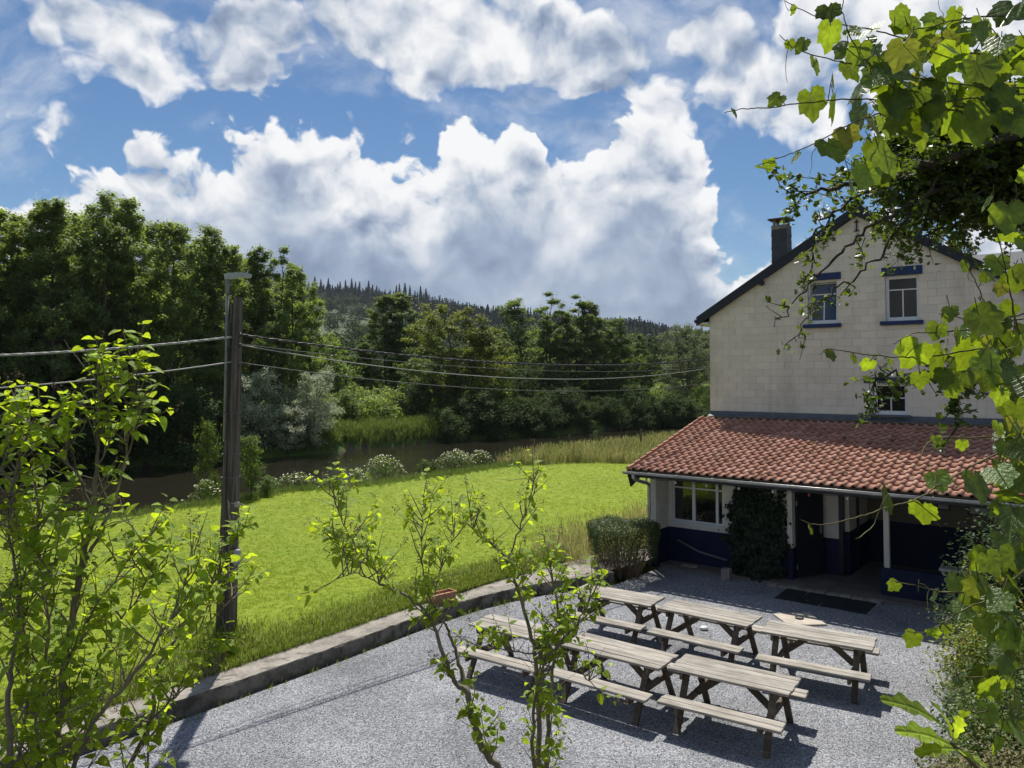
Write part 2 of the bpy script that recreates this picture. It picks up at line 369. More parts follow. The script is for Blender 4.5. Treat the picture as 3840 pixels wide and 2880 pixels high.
# ------------------------------------------------------------------ scatter of uncountable small pieces (geometry nodes)
def protos(name, meshes):
    c = bpy.data.collections.new(name)
    for i, me in enumerate(meshes):
        o = bpy.data.objects.new(f'{name}_{i:02d}', me); c.objects.link(o)
    return c
def scatter(name, pts, rot, scl, coll, pick):
    N = len(pts); me = bpy.data.meshes.new(name); me.vertices.add(N); me.vertices.foreach_set('co', np.asarray(pts, np.float32).ravel())
    a = me.attributes.new('rot', 'FLOAT_VECTOR', 'POINT'); a.data.foreach_set('vector', np.asarray(rot, np.float32).ravel())
    a = me.attributes.new('scl', 'FLOAT_VECTOR', 'POINT'); a.data.foreach_set('vector', np.asarray(scl if np.ndim(scl) == 2 else np.repeat(np.asarray(scl)[:, None], 3, 1), np.float32).ravel())
    a = me.attributes.new('pick', 'INT', 'POINT'); a.data.foreach_set('value', np.asarray(pick, np.int32))
    o = link(name, me)
    g = bpy.data.node_groups.new(name + '_nodes', 'GeometryNodeTree')
    g.interface.new_socket('Geometry', in_out='INPUT', socket_type='NodeSocketGeometry'); g.interface.new_socket('Geometry', in_out='OUTPUT', socket_type='NodeSocketGeometry')
    n = g.nodes; l = g.links
    gi = n.new('NodeGroupInput'); go = n.new('NodeGroupOutput'); ip = n.new('GeometryNodeInstanceOnPoints'); ci = n.new('GeometryNodeCollectionInfo')
    ci.inputs['Collection'].default_value = coll; ci.inputs['Separate Children'].default_value = True; ci.inputs['Reset Children'].default_value = True
    def attr(nm, ty):
        q = n.new('GeometryNodeInputNamedAttribute'); q.data_type = ty; q.inputs['Name'].default_value = nm; return q.outputs['Attribute']
    er = n.new('FunctionNodeEulerToRotation'); l.new(attr('rot', 'FLOAT_VECTOR'), er.inputs[0])
    l.new(gi.outputs[0], ip.inputs['Points']); l.new(ci.outputs[0], ip.inputs['Instance']); ip.inputs['Pick Instance'].default_value = True
    l.new(attr('pick', 'INT'), ip.inputs['Instance Index']); l.new(er.outputs[0], ip.inputs['Rotation']); l.new(attr('scl', 'FLOAT_VECTOR'), ip.inputs['Scale'])
    l.new(ip.outputs[0], go.inputs[0])
    md = o.modifiers.new('scatter', 'NODES'); md.node_group = g
    return o

# ------------------------------------------------------------------ polyline maths for banks and kerbs
def side_dist(px, py, line):
    """signed distance to an open polyline (positive on its left side)"""
    best = np.full(px.shape, 1e9); sg = np.ones(px.shape)
    for (x0, y0), (x1, y1) in zip(line[:-1], line[1:]):
        dx, dy = x1 - x0, y1 - y0; L2 = dx * dx + dy * dy
        t = np.clip(((px - x0) * dx + (py - y0) * dy) / L2, 0, 1)
        d = np.hypot(px - x0 - t * dx, py - y0 - t * dy); cr = dx * (py - y0) - dy * (px - x0)
        m = d < best - 1e-6; best = np.where(m, d, best); sg = np.where(m, np.sign(cr), sg)
    return best * sg
def smoothline(pts, per=6):
    """Catmull-Rom through the points"""
    P = [np.array(p, float) for p in pts]; P = [2 * P[0] - P[1]] + P + [2 * P[-1] - P[-2]]; out = []
    for i in range(1, len(P) - 2):
        for k in range(per):
            t = k / per; a, b, c, d = P[i - 1:i + 3]
            out.append(0.5 * ((2 * b) + (c - a) * t + (2 * a - 5 * b + 4 * c - d) * t * t + (3 * b - a - 3 * c + d) * t ** 3))
    out.append(P[-2]); return np.array(out)
def sstep(x, a, b):
    t = np.clip((x - a) / (b - a), 0, 1); return t * t * (3 - 2 * t)
# ================================================================== THE SETTING: terrain, river, yard, path, kerb
LAWN_Z, WATER_Z = 0.22, -0.80
NEAR_BANK = smoothline([(-60, 3), (-32, 15), (-19, 21.5), (-15, 24.2), (-11.6, 27.7), (-9.4, 30.8), (-6.7, 32.8), (-4.3, 35.4), (-2.7, 37.8), (-0.5, 40.2), (2, 43.5), (6, 48), (12, 55), (20, 61), (40, 69), (120, 82)])
FAR_BANK = smoothline([(-90, 26), (-45, 39), (-30, 45), (-22, 50), (-17.5, 54), (-13.4, 58), (-13.4, 60.5), (-7.3, 66), (-4.9, 68.5), (5.3, 76.5), (14, 85), (30, 91), (60, 98), (160, 112)])
KERB = smoothline([(-9.2, 5.6), (-5.85, 9.75), (-3.55, 12.6), (-1.45, 15.4), (-0.55, 16.4), (0.3, 17.1), (1.2, 17.65), (2.4, 18.25)], 8)
YARD_EDGE = [tuple(p) for p in KERB] + [(3.3, 19.3), (6.4, 23.3), (40, 67)]
HILL_Y = 720.0
_hp = [(-900, .19), (0, .172), (700, .146), (1100, .1307), (1220, .1234), (1355, .1179), (1470, .1082), (1630, .1023), (1795, .0926), (1917, .0884), (2100, .083), (2275, .077), (2390, .0797), (2510, .0673), (2570, .0628), (3000, .045), (4200, .05), (5200, .08)]
HX = np.array([(p - PCX) / FPX * HILL_Y for p, _ in _hp]); HZ = np.array([CAM_H + t * HILL_Y - 16.0 for _, t in _hp])
def terrain(x, y):
    x = np.asarray(x, float); y = np.asarray(y, float)
    nb = side_dist(x, y, NEAR_BANK); fb = side_dist(x, y, FAR_BANK); ke = side_dist(x, y, YARD_EDGE)
    wob = 0.05 * np.sin(x * 0.31 + 1.3) * np.cos(y * 0.27) + 0.03 * np.sin(x * 0.9 + y * 0.7)
    lawn = LAWN_Z + wob * sstep(ke, 0.8, 4.0)
    z = lawn * (1 - sstep(nb, -0.2, 1.6)) + (-1.9) * sstep(nb, -0.2, 1.6)
    far = 0.35 + 0.25 * np.sin(x * 0.05) + 0.012 * np.maximum(fb - 5, 0)
    z = np.where(nb > 0, z + (far - z) * sstep(fb, -2.2, 0.8), z)
    # yard level and the planted bank up to the terrace the photograph is taken from
    yard = -0.16 + np.clip((8.0 - y) * 0.46, 0, 3.1) + np.clip((x - 6.0) * 0.35, 0, 1.4) * sstep(9.5 - y, 0, 3)
    z = np.where((ke < 0.85) & (nb < 0), yard, z)
    z = np.where((ke >= 0.85) & (nb < 0) & (y < 9), np.maximum(z, np.clip((7.2 - y) * 0.4, 0, 2.6)), z)
    # valley side
    s = np.clip((y - 150) / (HILL_Y - 150), 0, None); r = np.interp(x * HILL_Y / np.maximum(y, 150), HX, HZ)
    prof = np.where(s < 1, 0.30 * s + 0.70 * s ** 1.6, 1 - 0.02 * (s - 1))
    roll = 2.2 * np.sin(x * 0.021 + y * 0.013) + 1.4 * np.sin(x * 0.043 - y * 0.027)
    z = np.where(y > 150, np.maximum(z * 0 + 1.2, 0) + r * prof + roll * np.clip(s * 4, 0, 1) * (s < 1.2), z)
    return z
def tz(x, y): return float(terrain(np.array([x]), np.array([y]))[0])

def grass_mat(name, a, b, c, scale=1.0, straw=0.0):
    mt, T, p, _ = material(name)
    v = wpos(T)
    n1 = T.noise(v, 0.22 * scale, 3.0, 0.55); n2 = T.noise(v, 2.2 * scale, 4.0, 0.6); n3 = T.noise(v, 26.0 * scale, 3.0, 0.7)
    col = T.mix(T.smooth(n1, 0.35, 0.68), a, b)
    col = T.mix(T.math('MULTIPLY', T.smooth(n2, 0.42, 0.75), 0.55), col, c)
    col = T.mix(1.0, col, T.ramp(n3, [(0.25, 0.78), (0.75, 1.18)]), 'MULTIPLY')
    if straw: col = T.mix(T.math('MULTIPLY', T.smooth(T.noise(v, 0.9 * scale, 5.0, 0.65), 0.62, 0.78), straw), col, (0.30, 0.27, 0.10))
    T.put(p.inputs['Base Color'], col); p.inputs['Roughness'].default_value = 0.75; p.inputs['Specular IOR Level'].default_value = 0.15
    bump(T, p, T.math('ADD', T.math('MULTIPLY', n3, 0.7), n2), 0.6, 0.05)
    return mt
M_LAWN = grass_mat('mown_lawn', (0.155, 0.222, 0.009), (0.195, 0.258, 0.010), (0.240, 0.275, 0.024), straw=0.35)
M_MEADOW = grass_mat('meadow', (0.055, 0.100, 0.016), (0.08, 0.125, 0.022), (0.12, 0.145, 0.04), straw=0.3)
M_HILL = grass_mat('hill_ground', (0.032, 0.055, 0.016), (0.050, 0.075, 0.020), (0.075, 0.088, 0.026), 0.08)
M_BED = simple('river_mud', (0.060, 0.045, 0.028), 0.9, 0.4, 0.8, 0.5, 0.05)
M_SOIL = simple('bank_soil', (0.075, 0.060, 0.035), 0.95, 0.4, 2.0, 0.8, 0.03, dirt=((0.05, 0.09, 0.02), 0.6, 0.5))
def axis_lines(lo, hi, step, far_lo, far_hi, grow=1.12):
    a = list(np.arange(lo, hi + 1e-6, step)); s = step
    while a[-1] < far_hi: s *= grow; a.append(a[-1] + s)
    s = step
    while a[0] > far_lo: s *= grow; a.insert(0, a[0] - s)
    return np.array(a)
def build_ground():
    xs = axis_lines(-48, 48, 0.8, -2600, 2600); ys = axis_lines(-4, 112, 0.8, -300, 4200, 1.07)
    X, Y = np.meshgrid(xs, ys); Z = terrain(X, Y)
    V = np.stack([X, Y, Z], -1).reshape(-1, 3); nx = len(xs); i = np.arange(len(ys) - 1)[:, None] * nx + np.arange(nx - 1)[None]
    F = np.stack([i, i + 1, i + nx + 1, i + nx], -1).reshape(-1, 4)
    c = V[F].mean(1); nb = side_dist(c[:, 0], c[:, 1], NEAR_BANK); fb = side_dist(c[:, 0], c[:, 1], FAR_BANK); ke = side_dist(c[:, 0], c[:, 1], YARD_EDGE)
    mi = np.where((nb < 0.4), np.where(ke > 0, 0, 4), np.where(fb > -0.8, 1, 3)); mi = np.where(c[:, 1] > 220, 2, mi); mi = np.where((c[:, 1] < 5.5), 4, mi)
    tag(link('ground', new_mesh('ground', V, F, True, [M_LAWN, M_MEADOW, M_HILL, M_BED, M_SOIL], mi)), kind='structure')
build_ground()

# ------------------------------------------------------------------ river
def build_river():
    mt, T, p, _ = material('river_water')
    v = wpos(T); vs_ = T.vmath('MULTIPLY', v, (1.0, 0.55, 1.0))
    p.inputs['Base Color'].default_value = (0.020, 0.018, 0.012, 1); p.inputs['Roughness'].default_value = 0.04; p.inputs['IOR'].default_value = 1.33
    p.inputs['Specular IOR Level'].default_value = 0.5
    h = T.math('ADD', T.math('MULTIPLY', T.noise(vs_, 1.6, 4.0, 0.6, 0.4), 1.0), T.math('MULTIPLY', T.noise(vs_, 7.0, 3.0, 0.6), 0.35))
    calm = T.smooth(T.noise(v, 0.12, 2.0, 0.5), 0.38, 0.62, 0.35, 1.0)
    bump(T, p, T.math('MULTIPLY', h, calm), 0.7, 0.11)
    xs = np.linspace(-90, 160, 126); ys = np.linspace(0, 118, 60); X, Y = np.meshgrid(xs, ys)
    V = np.stack([X, Y, np.full_like(X, WATER_Z)], -1).reshape(-1, 3); nx = len(xs); i = np.arange(len(ys) - 1)[:, None] * nx + np.arange(nx - 1)[None]
    F = np.stack([i, i + 1, i + nx + 1, i + nx], -1).reshape(-1, 4); c = V[F].mean(1)
    k = (side_dist(c[:, 0], c[:, 1], NEAR_BANK) > -2.0) & (side_dist(c[:, 0], c[:, 1], FAR_BANK) < 2.5)
    tag(link('river', new_mesh('river', V, F[k], True, mt)), kind='structure')
build_river()

# ------------------------------------------------------------------ gravel yard
def build_yard():
    mt, T, p, _ = material('grey_gravel')
    v = wpos(T)
    cell = T.vor(v, 48.0, 'F1', out='Color'); d = T.vor(v, 48.0, 'F1'); sep = T.add('ShaderNodeSeparateColor'); T.put(sep.inputs[0], cell)
    c = T.ramp(sep.outputs[0], [(0.0, (0.20, 0.207, 0.228)), (0.4, (0.33, 0.338, 0.365)), (0.8, (0.46, 0.468, 0.49)), (1.0, (0.60, 0.605, 0.62))])
    c = T.mix(T.math('MULTIPLY', T.smooth(d, 0.45, 0.9), 0.6), c, (0.10, 0.104, 0.115))
    c = T.mix(1.0, c, T.ramp(T.noise(v, 0.55, 5.0, 0.65), [(0.3, 0.50), (0.7, 0.98)]), 'MULTIPLY')
    T.put(p.inputs['Base Color'], c); p.inputs['Roughness'].default_value = 0.85; p.inputs['Specular IOR Level'].default_value = 0.25
    bump(T, p, T.math('SUBTRACT', 1.0, d), 0.9, 0.02)
    inner = [tuple(np.array(p) + np.array((0.06, -0.06))) for p in KERB]
    poly = inner + [(3.3, 19.2), (9.5, 26), (26, 20), (22, 6), (9, 4.5), (-8, 4.5)]
    bm = bmesh.new(); f = bm.faces.new([bm.verts.new((x, y, 0.0)) for x, y in poly]); bmesh.ops.triangulate(bm, faces=[f])
    if sum(f.normal.z for f in bm.faces) < 0: bmesh.ops.reverse_faces(bm, faces=bm.faces)
    me = bpy.data.meshes.new('gravel_yard'); bm.to_mesh(me); bm.free(); me.materials.append(mt)
    tag(link('gravel_yard', me), kind='structure')
    # loose stones on top: each a chipped octahedron
    M_ST = []
    mt2, T, p, _ = material('gravel_stone')
    oi = T.add('ShaderNodeObjectInfo'); c = T.ramp(oi.outputs['Random'], [(0.0, (0.10, 0.105, 0.12)), (0.35, (0.24, 0.247, 0.268)), (0.75, (0.40, 0.407, 0.43)), (0.93, (0.62, 0.625, 0.64)), (1.0, (0.46, 0.39, 0.32))])
    T.put(p.inputs['Base Color'], c); p.inputs['Roughness'].default_value = 0.8; p.inputs['Specular IOR Level'].default_value = 0.3
    r = np.random.default_rng(3); ms = []
    for k in range(8):
        V = np.array([(1, 0, 0), (-1, 0, 0), (0, 1, 0), (0, -1, 0), (0, 0, 1), (0, 0, -1)], float) * r.uniform(0.6, 1.15, (6, 1)) * np.array([1, 0.8, 0.55]) + r.normal(0, 0.12, (6, 3))
        ms.append(new_mesh('stone', V, np.array([(0, 2, 4), (2, 1, 4), (1, 3, 4), (3, 0, 4), (2, 0, 5), (1, 2, 5), (3, 1, 5), (0, 3, 5)]), False, mt2))
    N = 150000
    y = 7.0 + (r.random(N * 2) ** 1.25) * 14.5; x = -7 + r.random(N * 2) * 18
    ok = (side_dist(x, y, YARD_EDGE) < -0.05) & (np.abs(x) < 0.72 * y + 0.5); x, y = x[ok][:N], y[ok][:N]; n = len(x)
    s = r.uniform(0.006, 0.0135, n) * np.where(r.random(n) < 0.03, 1.4, 1)
    o = scatter('gravel', np.stack([x, y, s * 0.2], -1), r.uniform(0, 6.28, (n, 3)) * np.array([0.12, 0.12, 1]), s, protos('stone_kinds', ms), r.integers(0, 8, n))
    tag(o, 'loose grey gravel stones covering the yard', 'gravel', kind='stuff')
build_yard()

# ------------------------------------------------------------------ concrete path and the kerb wall along the yard
M_CONC = simple('worn_concrete', (0.27, 0.245, 0.21), 0.9, 0.35, 2.2, 0.8, 0.02, dirt=((0.13, 0.118, 0.095), 1.7, 0.50))
M_KERB = simple('old_concrete_shade_face', (0.17, 0.155, 0.13), 0.95, 0.45, 2.6, 0.9, 0.02, dirt=((0.075, 0.068, 0.055), 1.3, 0.46))  # front-face shade put into the colour, darker than the sunlit top
def build_path():
    L = KERB; n = len(L); t = np.gradient(L, axis=0); t /= np.linalg.norm(t, axis=1, keepdims=True); nrm = np.stack([-t[:, 1], t[:, 0]], 1)   # to the lawn
    wid = np.interp(np.arange(n), [0, n * .55, n * .8, n - 1], [0.34, 0.36, 0.75, 1.5])
    r = np.random.default_rng(5)
    # path sheet from the wall's back edge into the grass
    a = L + nrm * 0.24; b = L + nrm * (0.24 + wid[:, None]) + nrm * r.normal(0, 0.03, (n, 1))
    # it runs on past the hedge
    a = np.vstack([a, [(3.2, 19.2)], [(4.2, 20.6)]]); b = np.vstack([b, [(2.2, 20.4)], [(3.0, 22.0)]])
    V = np.vstack([np.c_[a, np.full(len(a), LAWN_Z + 0.03)], np.c_[b, np.full(len(b), LAWN_Z + 0.025)]]); m = len(a)
    F = [(i, i + 1, m + i + 1, m + i) for i in range(m - 1)]
    tag(link('path', new_mesh('path', V, F, False, M_CONC)), kind='structure')
    # grass verge from the path's outer edge into the lawn
    c = np.vstack([L + nrm * 0.5, [(2.4, 20.5)], [(3.2, 22.0)], [(6.0, 26.5)]]); nn = np.vstack([nrm, [(-0.8, 0.6)] * 3]); m = len(c); rows = [c + nn * o for o in (0.0, 0.5, 1.1, 1.8, 2.6, 3.4)]
    V = np.vstack([np.c_[q, np.maximum(terrain(q[:, 0], q[:, 1]), LAWN_Z - 0.07 if i > 1 else LAWN_Z) + (0.004 if i < 5 else -0.03)] for i, q in enumerate(rows)])
    F = [(j * m + i, j * m + i + 1, (j + 1) * m + i + 1, (j + 1) * m + i) for j in range(5) for i in range(m - 1)]
    tag(link('lawn_verge', new_mesh('lawn_verge', V, F, True, M_LAWN)), kind='structure')
    # wall: front face with chipped, uneven top edge
    per = 4; s = np.linspace(0, n - 1, (n - 1) * per + 1); Lx = np.interp(s, np.arange(n), L[:, 0]); Ly = np.interp(s, np.arange(n), L[:, 1]); nx_ = np.interp(s, np.arange(n), nrm[:, 0]); ny_ = np.interp(s, np.arange(n), nrm[:, 1])
    k = len(s); rows = []
    chip = np.where(r.random(k) < 0.10, r.uniform(0.015, 0.04, k), r.uniform(0, 0.006, k)); h = LAWN_Z + 0.030 + r.normal(0, 0.003, k)
    for off, z in ((0.0, np.full(k, -0.12)), (0.0, np.full(k, 0.05)), (0.006, h * 0.6), (0.004 + 0.3 * chip, h - 0.014 - chip), (0.012 + 0.9 * chip, h - 0.4 * chip), (0.08, h), (0.245, h + 0.004), (0.25, np.full(k, -0.1))):
        o = np.zeros(k) + off + r.normal(0, 0.0025, k); rows.append(np.stack([Lx + nx_ * o, Ly + ny_ * o, z + 0 * o], -1))
    V = np.concatenate(rows); m = len(rows)
    F = [(j * k + i, j * k + i + 1, (j + 1) * k + i + 1, (j + 1) * k + i) for j in range(m - 1) for i in range(k - 1)]
    mi = [1 if f[0] >= 4 * k else 0 for f in F] + [0, 0]; F += [tuple(j * k for j in range(m)), tuple(j * k + k - 1 for j in range(m))[::-1]]
    order = sorted(range(len(F)), key=lambda i: len(F[i])); F = [F[i] for i in order]; mi = [mi[i] for i in order]
    tag(link('retaining_wall', new_mesh('retaining_wall', V, F, False, [M_KERB, M_CONC], mi)), 'low crumbling concrete kerb wall between grey gravel and grass', 'wall')
build_path()
# ================================================================== THE HOUSE  (local x along the gable to the right, y into the house, z up)
HOUSE = thing('house', 'cream painted block house with dark gable roof and tiled porch', 'house', (5.88, 22.85, 0), R(-37.4))
M_WALL = None
def painted_block_mat(name, col, streak):
    mt, T, p, _ = material(name)
    oi = T.add('ShaderNodeObjectInfo'); gi = T.add('ShaderNodeNewGeometry'); v = wpos(T)
    rnd = T.math('FRACT', T.math('ADD', oi.outputs['Random'], gi.outputs['Random Per Island']))
    c = T.mix(1.0, col, T.ramp(rnd, [(0, 0.93), (1, 1.05)]), 'MULTIPLY')
    grime = T.noise(T.vmath('MULTIPLY', v, (1.2, 1.2, 0.55)), 0.8, 5.0, 0.65)
    c = T.mix(T.math('MULTIPLY', T.smooth(grime, 0.44, 0.75), streak), c, tuple(q * 0.62 for q in col))
    rain = T.noise(T.vmath('MULTIPLY', v, (5.0, 5.0, 0.35)), 1.0, 4.0, 0.6)
    c = T.mix(T.math('MULTIPLY', T.smooth(rain, 0.52, 0.74), 0.30 * streak), c, (0.36, 0.30, 0.23))
    crack = T.noise(T.vmath('MULTIPLY', v, (2.0, 2.0, 16.0)), 1.6, 4.0, 0.7)
    c = T.mix(T.math('MULTIPLY', T.smooth(crack, 0.66, 0.72), 0.35), c, (0.12, 0.11, 0.10))
    T.put(p.inputs['Base Color'], c); p.inputs['Roughness'].default_value = 0.85; p.inputs['Specular IOR Level'].default_value = 0.25
    bump(T, p, T.noise(v, 60.0, 5.0, 0.7), 0.35, 0.006)
    return mt
M_BLOCK = painted_block_mat('cream_block', (0.76, 0.69, 0.57), 0.55)
M_MORTAR = painted_block_mat('cream_joint', (0.67, 0.61, 0.505), 0.6)
M_RENDER = simple('white_render', (0.66, 0.63, 0.56), 0.85, 0.12, 1.6, 0.35, 0.006, dirt=((0.38, 0.35, 0.30), 1.3, 0.60))
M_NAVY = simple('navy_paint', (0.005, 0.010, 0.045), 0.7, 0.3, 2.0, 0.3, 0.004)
M_NAVYT = simple('navy_trim', (0.010, 0.028, 0.105), 0.55, 0.25, 4.0, 0.3, 0.003)
M_FASCIA = simple('dark_fascia', (0.010, 0.013, 0.020), 0.45, 0.3, 3.0, 0.2, 0.003)
M_SLATE = simple('slate', (0.045, 0.048, 0.055), 0.6, 0.3, 3.0, 0.4, 0.006, island=0.15)
M_PVC = simple('white_frame', (0.72, 0.73, 0.72), 0.35, 0.05, 3.0, 0.1, 0.001)
M_ZINC = simple('zinc', (0.42, 0.42, 0.41), 0.38, 0.2, 5.0, 0.15, 0.002, metal=0.7)
M_LEAD = simple('lead_flashing', (0.10, 0.11, 0.125), 0.55, 0.25, 4.0, 0.4, 0.006)
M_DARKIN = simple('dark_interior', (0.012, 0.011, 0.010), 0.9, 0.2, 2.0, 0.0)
M_WOODW = simple('whitewashed_wood', (0.62, 0.60, 0.55), 0.7, 0.15, 5.0, 0.3, 0.003, stretch=(1, 1, 0.15))
def glass_mat(ior):
    mt, T, p, _ = material('window_glass')
    p.inputs['Base Color'].default_value = (0.006, 0.007, 0.008, 1); p.inputs['Roughness'].default_value = 0.015; p.inputs['IOR'].default_value = ior; p.inputs['Specular IOR Level'].default_value = 0.5
    bump(T, p, T.noise(coords(T), 1.3, 2.0, 0.5), 0.05, 0.02)
    return mt
M_GLASS = glass_mat(1.36); M_GLASS2 = glass_mat(1.9)
APEX_T, APEX_Z, EAVE_T, EAVE_Z = 4.15, 9.12, 0.0, 6.60
SLOPE = (APEX_Z - EAVE_Z) / APEX_T
def rake_z(t): return APEX_Z - SLOPE * abs(t - APEX_T)
WINS = [(2.85, 3.64, 6.28, 7.47), (4.81, 5.61, 6.28, 7.45), (4.38, 5.29, 3.86, 4.68)]

def clip_rake(poly):
    """convex polygon (t,z) cut by the two roof lines"""
    for sg in (1, -1):
        out = []
        fn = lambda p: (APEX_Z + sg * SLOPE * (p[0] - APEX_T)) - p[1]
        for a, b in zip(poly, poly[1:] + poly[:1]):
            fa, fb = fn(a), fn(b)
            if fa >= 0: out.append(a)
            if (fa >= 0) != (fb >= 0):
                k = fa / (fa - fb); out.append((a[0] + k * (b[0] - a[0]), a[1] + k * (b[1] - a[1])))
        poly = out
        if len(poly) < 3: return []
    return poly
def minus_windows(x0, x1, z0, z1):
    R_ = [(x0, x1, z0, z1)]
    for a, b, c, d in WINS:
        o = []
        for (p, q, r, s) in R_:
            if q <= a or p >= b or s <= c or r >= d: o.append((p, q, r, s)); continue
            if p < a: o.append((p, a, r, s))
            if q > b: o.append((b, q, r, s))
            m0, m1 = max(p, a), min(q, b)
            if r < c: o.append((m0, m1, r, c))
            if s > d: o.append((m0, m1, d, s))
        R_ = o
    return [r for r in R_ if r[1] - r[0] > 0.02 and r[3] - r[2] > 0.02]

def build_gable():
    mb = MB(); xs = sorted({-0.0, 8.3} | {w for W in WINS for w in W[:2]}); zs = sorted({0.0, 3.7, 9.2} | {w for W in WINS for w in W[2:]})
    for x0, x1 in zip(xs[:-1], xs[1:]):
        for z0, z1 in zip(zs[:-1], zs[1:]):
            if any(a - 1e-6 <= x0 and x1 <= b + 1e-6 and c - 1e-6 <= z0 and z1 <= d + 1e-6 for a, b, c, d in WINS): continue
            p = clip_rake([(x0, z0), (x1, z0), (x1, z1), (x0, z1)])
            if len(p) >= 3: mb.prism(p, 1, 0.0, 0.16)
    wall = mb.build('gable_wall', M_MORTAR, HOUSE)
    # blocks laid in running bond, 0.40 x 0.20
    full = {}; todo = []; J = 0.0035
    for row in range(0, 29):
        z0 = 3.66 + row * 0.2; off = (row % 2) * 0.2
        for k in range(-1, 22):
            a, b = max(k * 0.4 + off, 0.0), min(k * 0.4 + off + 0.4, 8.3)
            if b - a < 0.05: continue
            for (p, q, r_, s_) in minus_windows(a + J, b - J, z0 + J, z0 + 0.2 - J):
                poly = clip_rake([(p, r_), (q, r_), (q, s_), (p, s_)])
                if len(poly) < 3: continue
                todo.append((abs(q - p - 0.4 + 2 * J) < 1e-3 and abs(s_ - r_ - 0.2 + 2 * J) < 1e-3 and len(poly) == 4 and poly[2][1] - poly[0][1] > 0.19, poly))
    todo.sort(key=lambda q: (not q[0], -sum(p[0] for p in q[1]) / len(q[1])))
    r = np.random.default_rng(11); me_full = None; rest = MB()
    for i, (isfull, poly) in enumerate(todo):
        cx_ = sum(p[0] for p in poly) / len(poly); cz_ = sum(p[1] for p in poly) / len(poly); loc = (cx_, 0.004 - r.uniform(0, 0.002), cz_)
        if i < 300:
            if isfull:
                if me_full is None: me_full = MB().box((0, -0.004, 0), (0.4 - 2 * J, 0.012, 0.2 - 2 * J), bev=0.003).mesh('block', M_BLOCK)
                o = link('block', me_full, wall, loc)
            else:
                m2 = MB(); m2.prism([(p[0] - cx_, p[1] - cz_) for p in poly], 1, -0.010, 0.0); o = m2.build('block', M_BLOCK, wall, loc=loc)
        else: rest.prism(poly, 1, -0.006 + r.uniform(-0.002, 0.0), 0.004)
    if rest.v: rest.build('cut_blocks', M_BLOCK, wall)['kind'] = 'stuff'
    # the rest of the shell
    MB().span((0.0, 0.16, 0), (0.16, 9.2, EAVE_Z - 0.05)).span((8.14, 0.16, 0), (8.3, 9.2, EAVE_Z - 0.05)).prism([(0, 0), (8.3, 0), (8.3, EAVE_Z - 0.05), (APEX_T, APEX_Z - 0.05), (0, EAVE_Z - 0.05)], 1, 9.2, 9.36).build('side_walls', M_RENDER, HOUSE)
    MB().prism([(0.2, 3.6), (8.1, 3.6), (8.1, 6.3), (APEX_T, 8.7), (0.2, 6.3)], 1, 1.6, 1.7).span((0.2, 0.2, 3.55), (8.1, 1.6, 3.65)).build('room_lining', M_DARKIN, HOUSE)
build_gable()

def build_windows():
    tilt = [True, False, False]
    for wi, (a, b, c, d) in enumerate(WINS):
        w = MB()
        for x0, x1, z0, z1 in ((a, a + 0.004, c, d), (b - 0.004, b, c, d)): w.span((x0, -0.004, z0), (x1, 0.17, z1))
        w.span((a, -0.004, d - 0.004), (b, 0.17, d))
        wo = w.build('window', M_RENDER, HOUSE)
        fr = MB(); y0, y1, f = 0.085, 0.15, 0.05
        if wi == 2: a2 = a + 0.10; fr.span((a + 0.012, 0.03, c), (a + 0.085, 0.15, d - 0.01), 0.004)
        else: a2 = a
        fr.span((a2 + .006, y0, c), (a2 + f, y1, d - .006), 0.004).span((b - f, y0, c), (b - .006, y1, d - .006), 0.004)
        fr.span((a2 + f, y0 + .002, d - f), (b - f, y1, d - .006), 0.004).span((a2 + f, y0 + .002, c), (b - f, y1, c + f + 0.02), 0.004)
        fr.build('frame', M_PVC, wo)
        # sash: left one is tipped inwards at the top
        sa, sb, sc_, sd = a2 + f - 0.012, b - f + 0.012, c + f + 0.01, d - f + 0.012
        sash = MB(); s_ = 0.042; h = sd - sc_; wd_ = sb - sa
        sash.span((0, -0.02, 0), (s_, 0.03, h), 0.004).span((wd_ - s_, -0.02, 0), (wd_, 0.03, h), 0.004).span((s_, -0.018, 0), (wd_ - s_, 0.03, s_), 0.004).span((s_, -0.018, h - s_), (wd_ - s_, 0.03, h), 0.004)
        zb = h * 0.70 if wi < 2 else h * 0.52
        sash.span((s_, -0.016, zb - 0.016), (wd_ - s_, 0.03, zb + 0.016), 0.003).span((wd_ / 2 - 0.016, -0.015, s_), (wd_ / 2 + 0.016, 0.03, zb - 0.016), 0.003)
        rot = (R(-7.0), 0, 0) if tilt[wi] else (0, 0, 0)
        so_ = sash.build('sash', M_PVC, wo, loc=(sa, y0 + 0.03, sc_), rot=rot)
        for p0, p1 in (((s_, 0.0, s_), (wd_ / 2 - 0.016, 0.012, zb - 0.016)), ((wd_ / 2 + 0.016, 0.0, s_), (wd_ - s_, 0.012, zb - 0.016)), ((s_, 0.0, zb + 0.016), (wd_ - s_, 0.012, h - s_))):
            MB().span(p0, p1).build('pane', M_GLASS2 if tilt[wi] else M_GLASS, wo, loc=(sa, y0 + 0.03, sc_), rot=rot)
        lo = [(2.75, 3.73, 7.47, 7.655), (4.74, 5.69, 7.45, 7.675), (4.26, 5.41, 4.68, 4.83)][wi]
        MB().span((lo[0], -0.045, lo[2] + 0.002), (lo[1], 0.1, lo[3]), 0.006).build('lintel', M_NAVYT, wo)
        if wi < 2: MB().span((a - 0.12, -0.10, c - 0.105), (b + 0.08, 0.10, c - 0.002), 0.006).build('sill', M_NAVYT, wo)
        MB().span((a + 0.02, 0.3, c), (b - 0.02, 0.31, d)).build('dark_room_sheet', M_DARKIN, wo)  # added black sheet standing for the unlit room behind the glass
build_windows()

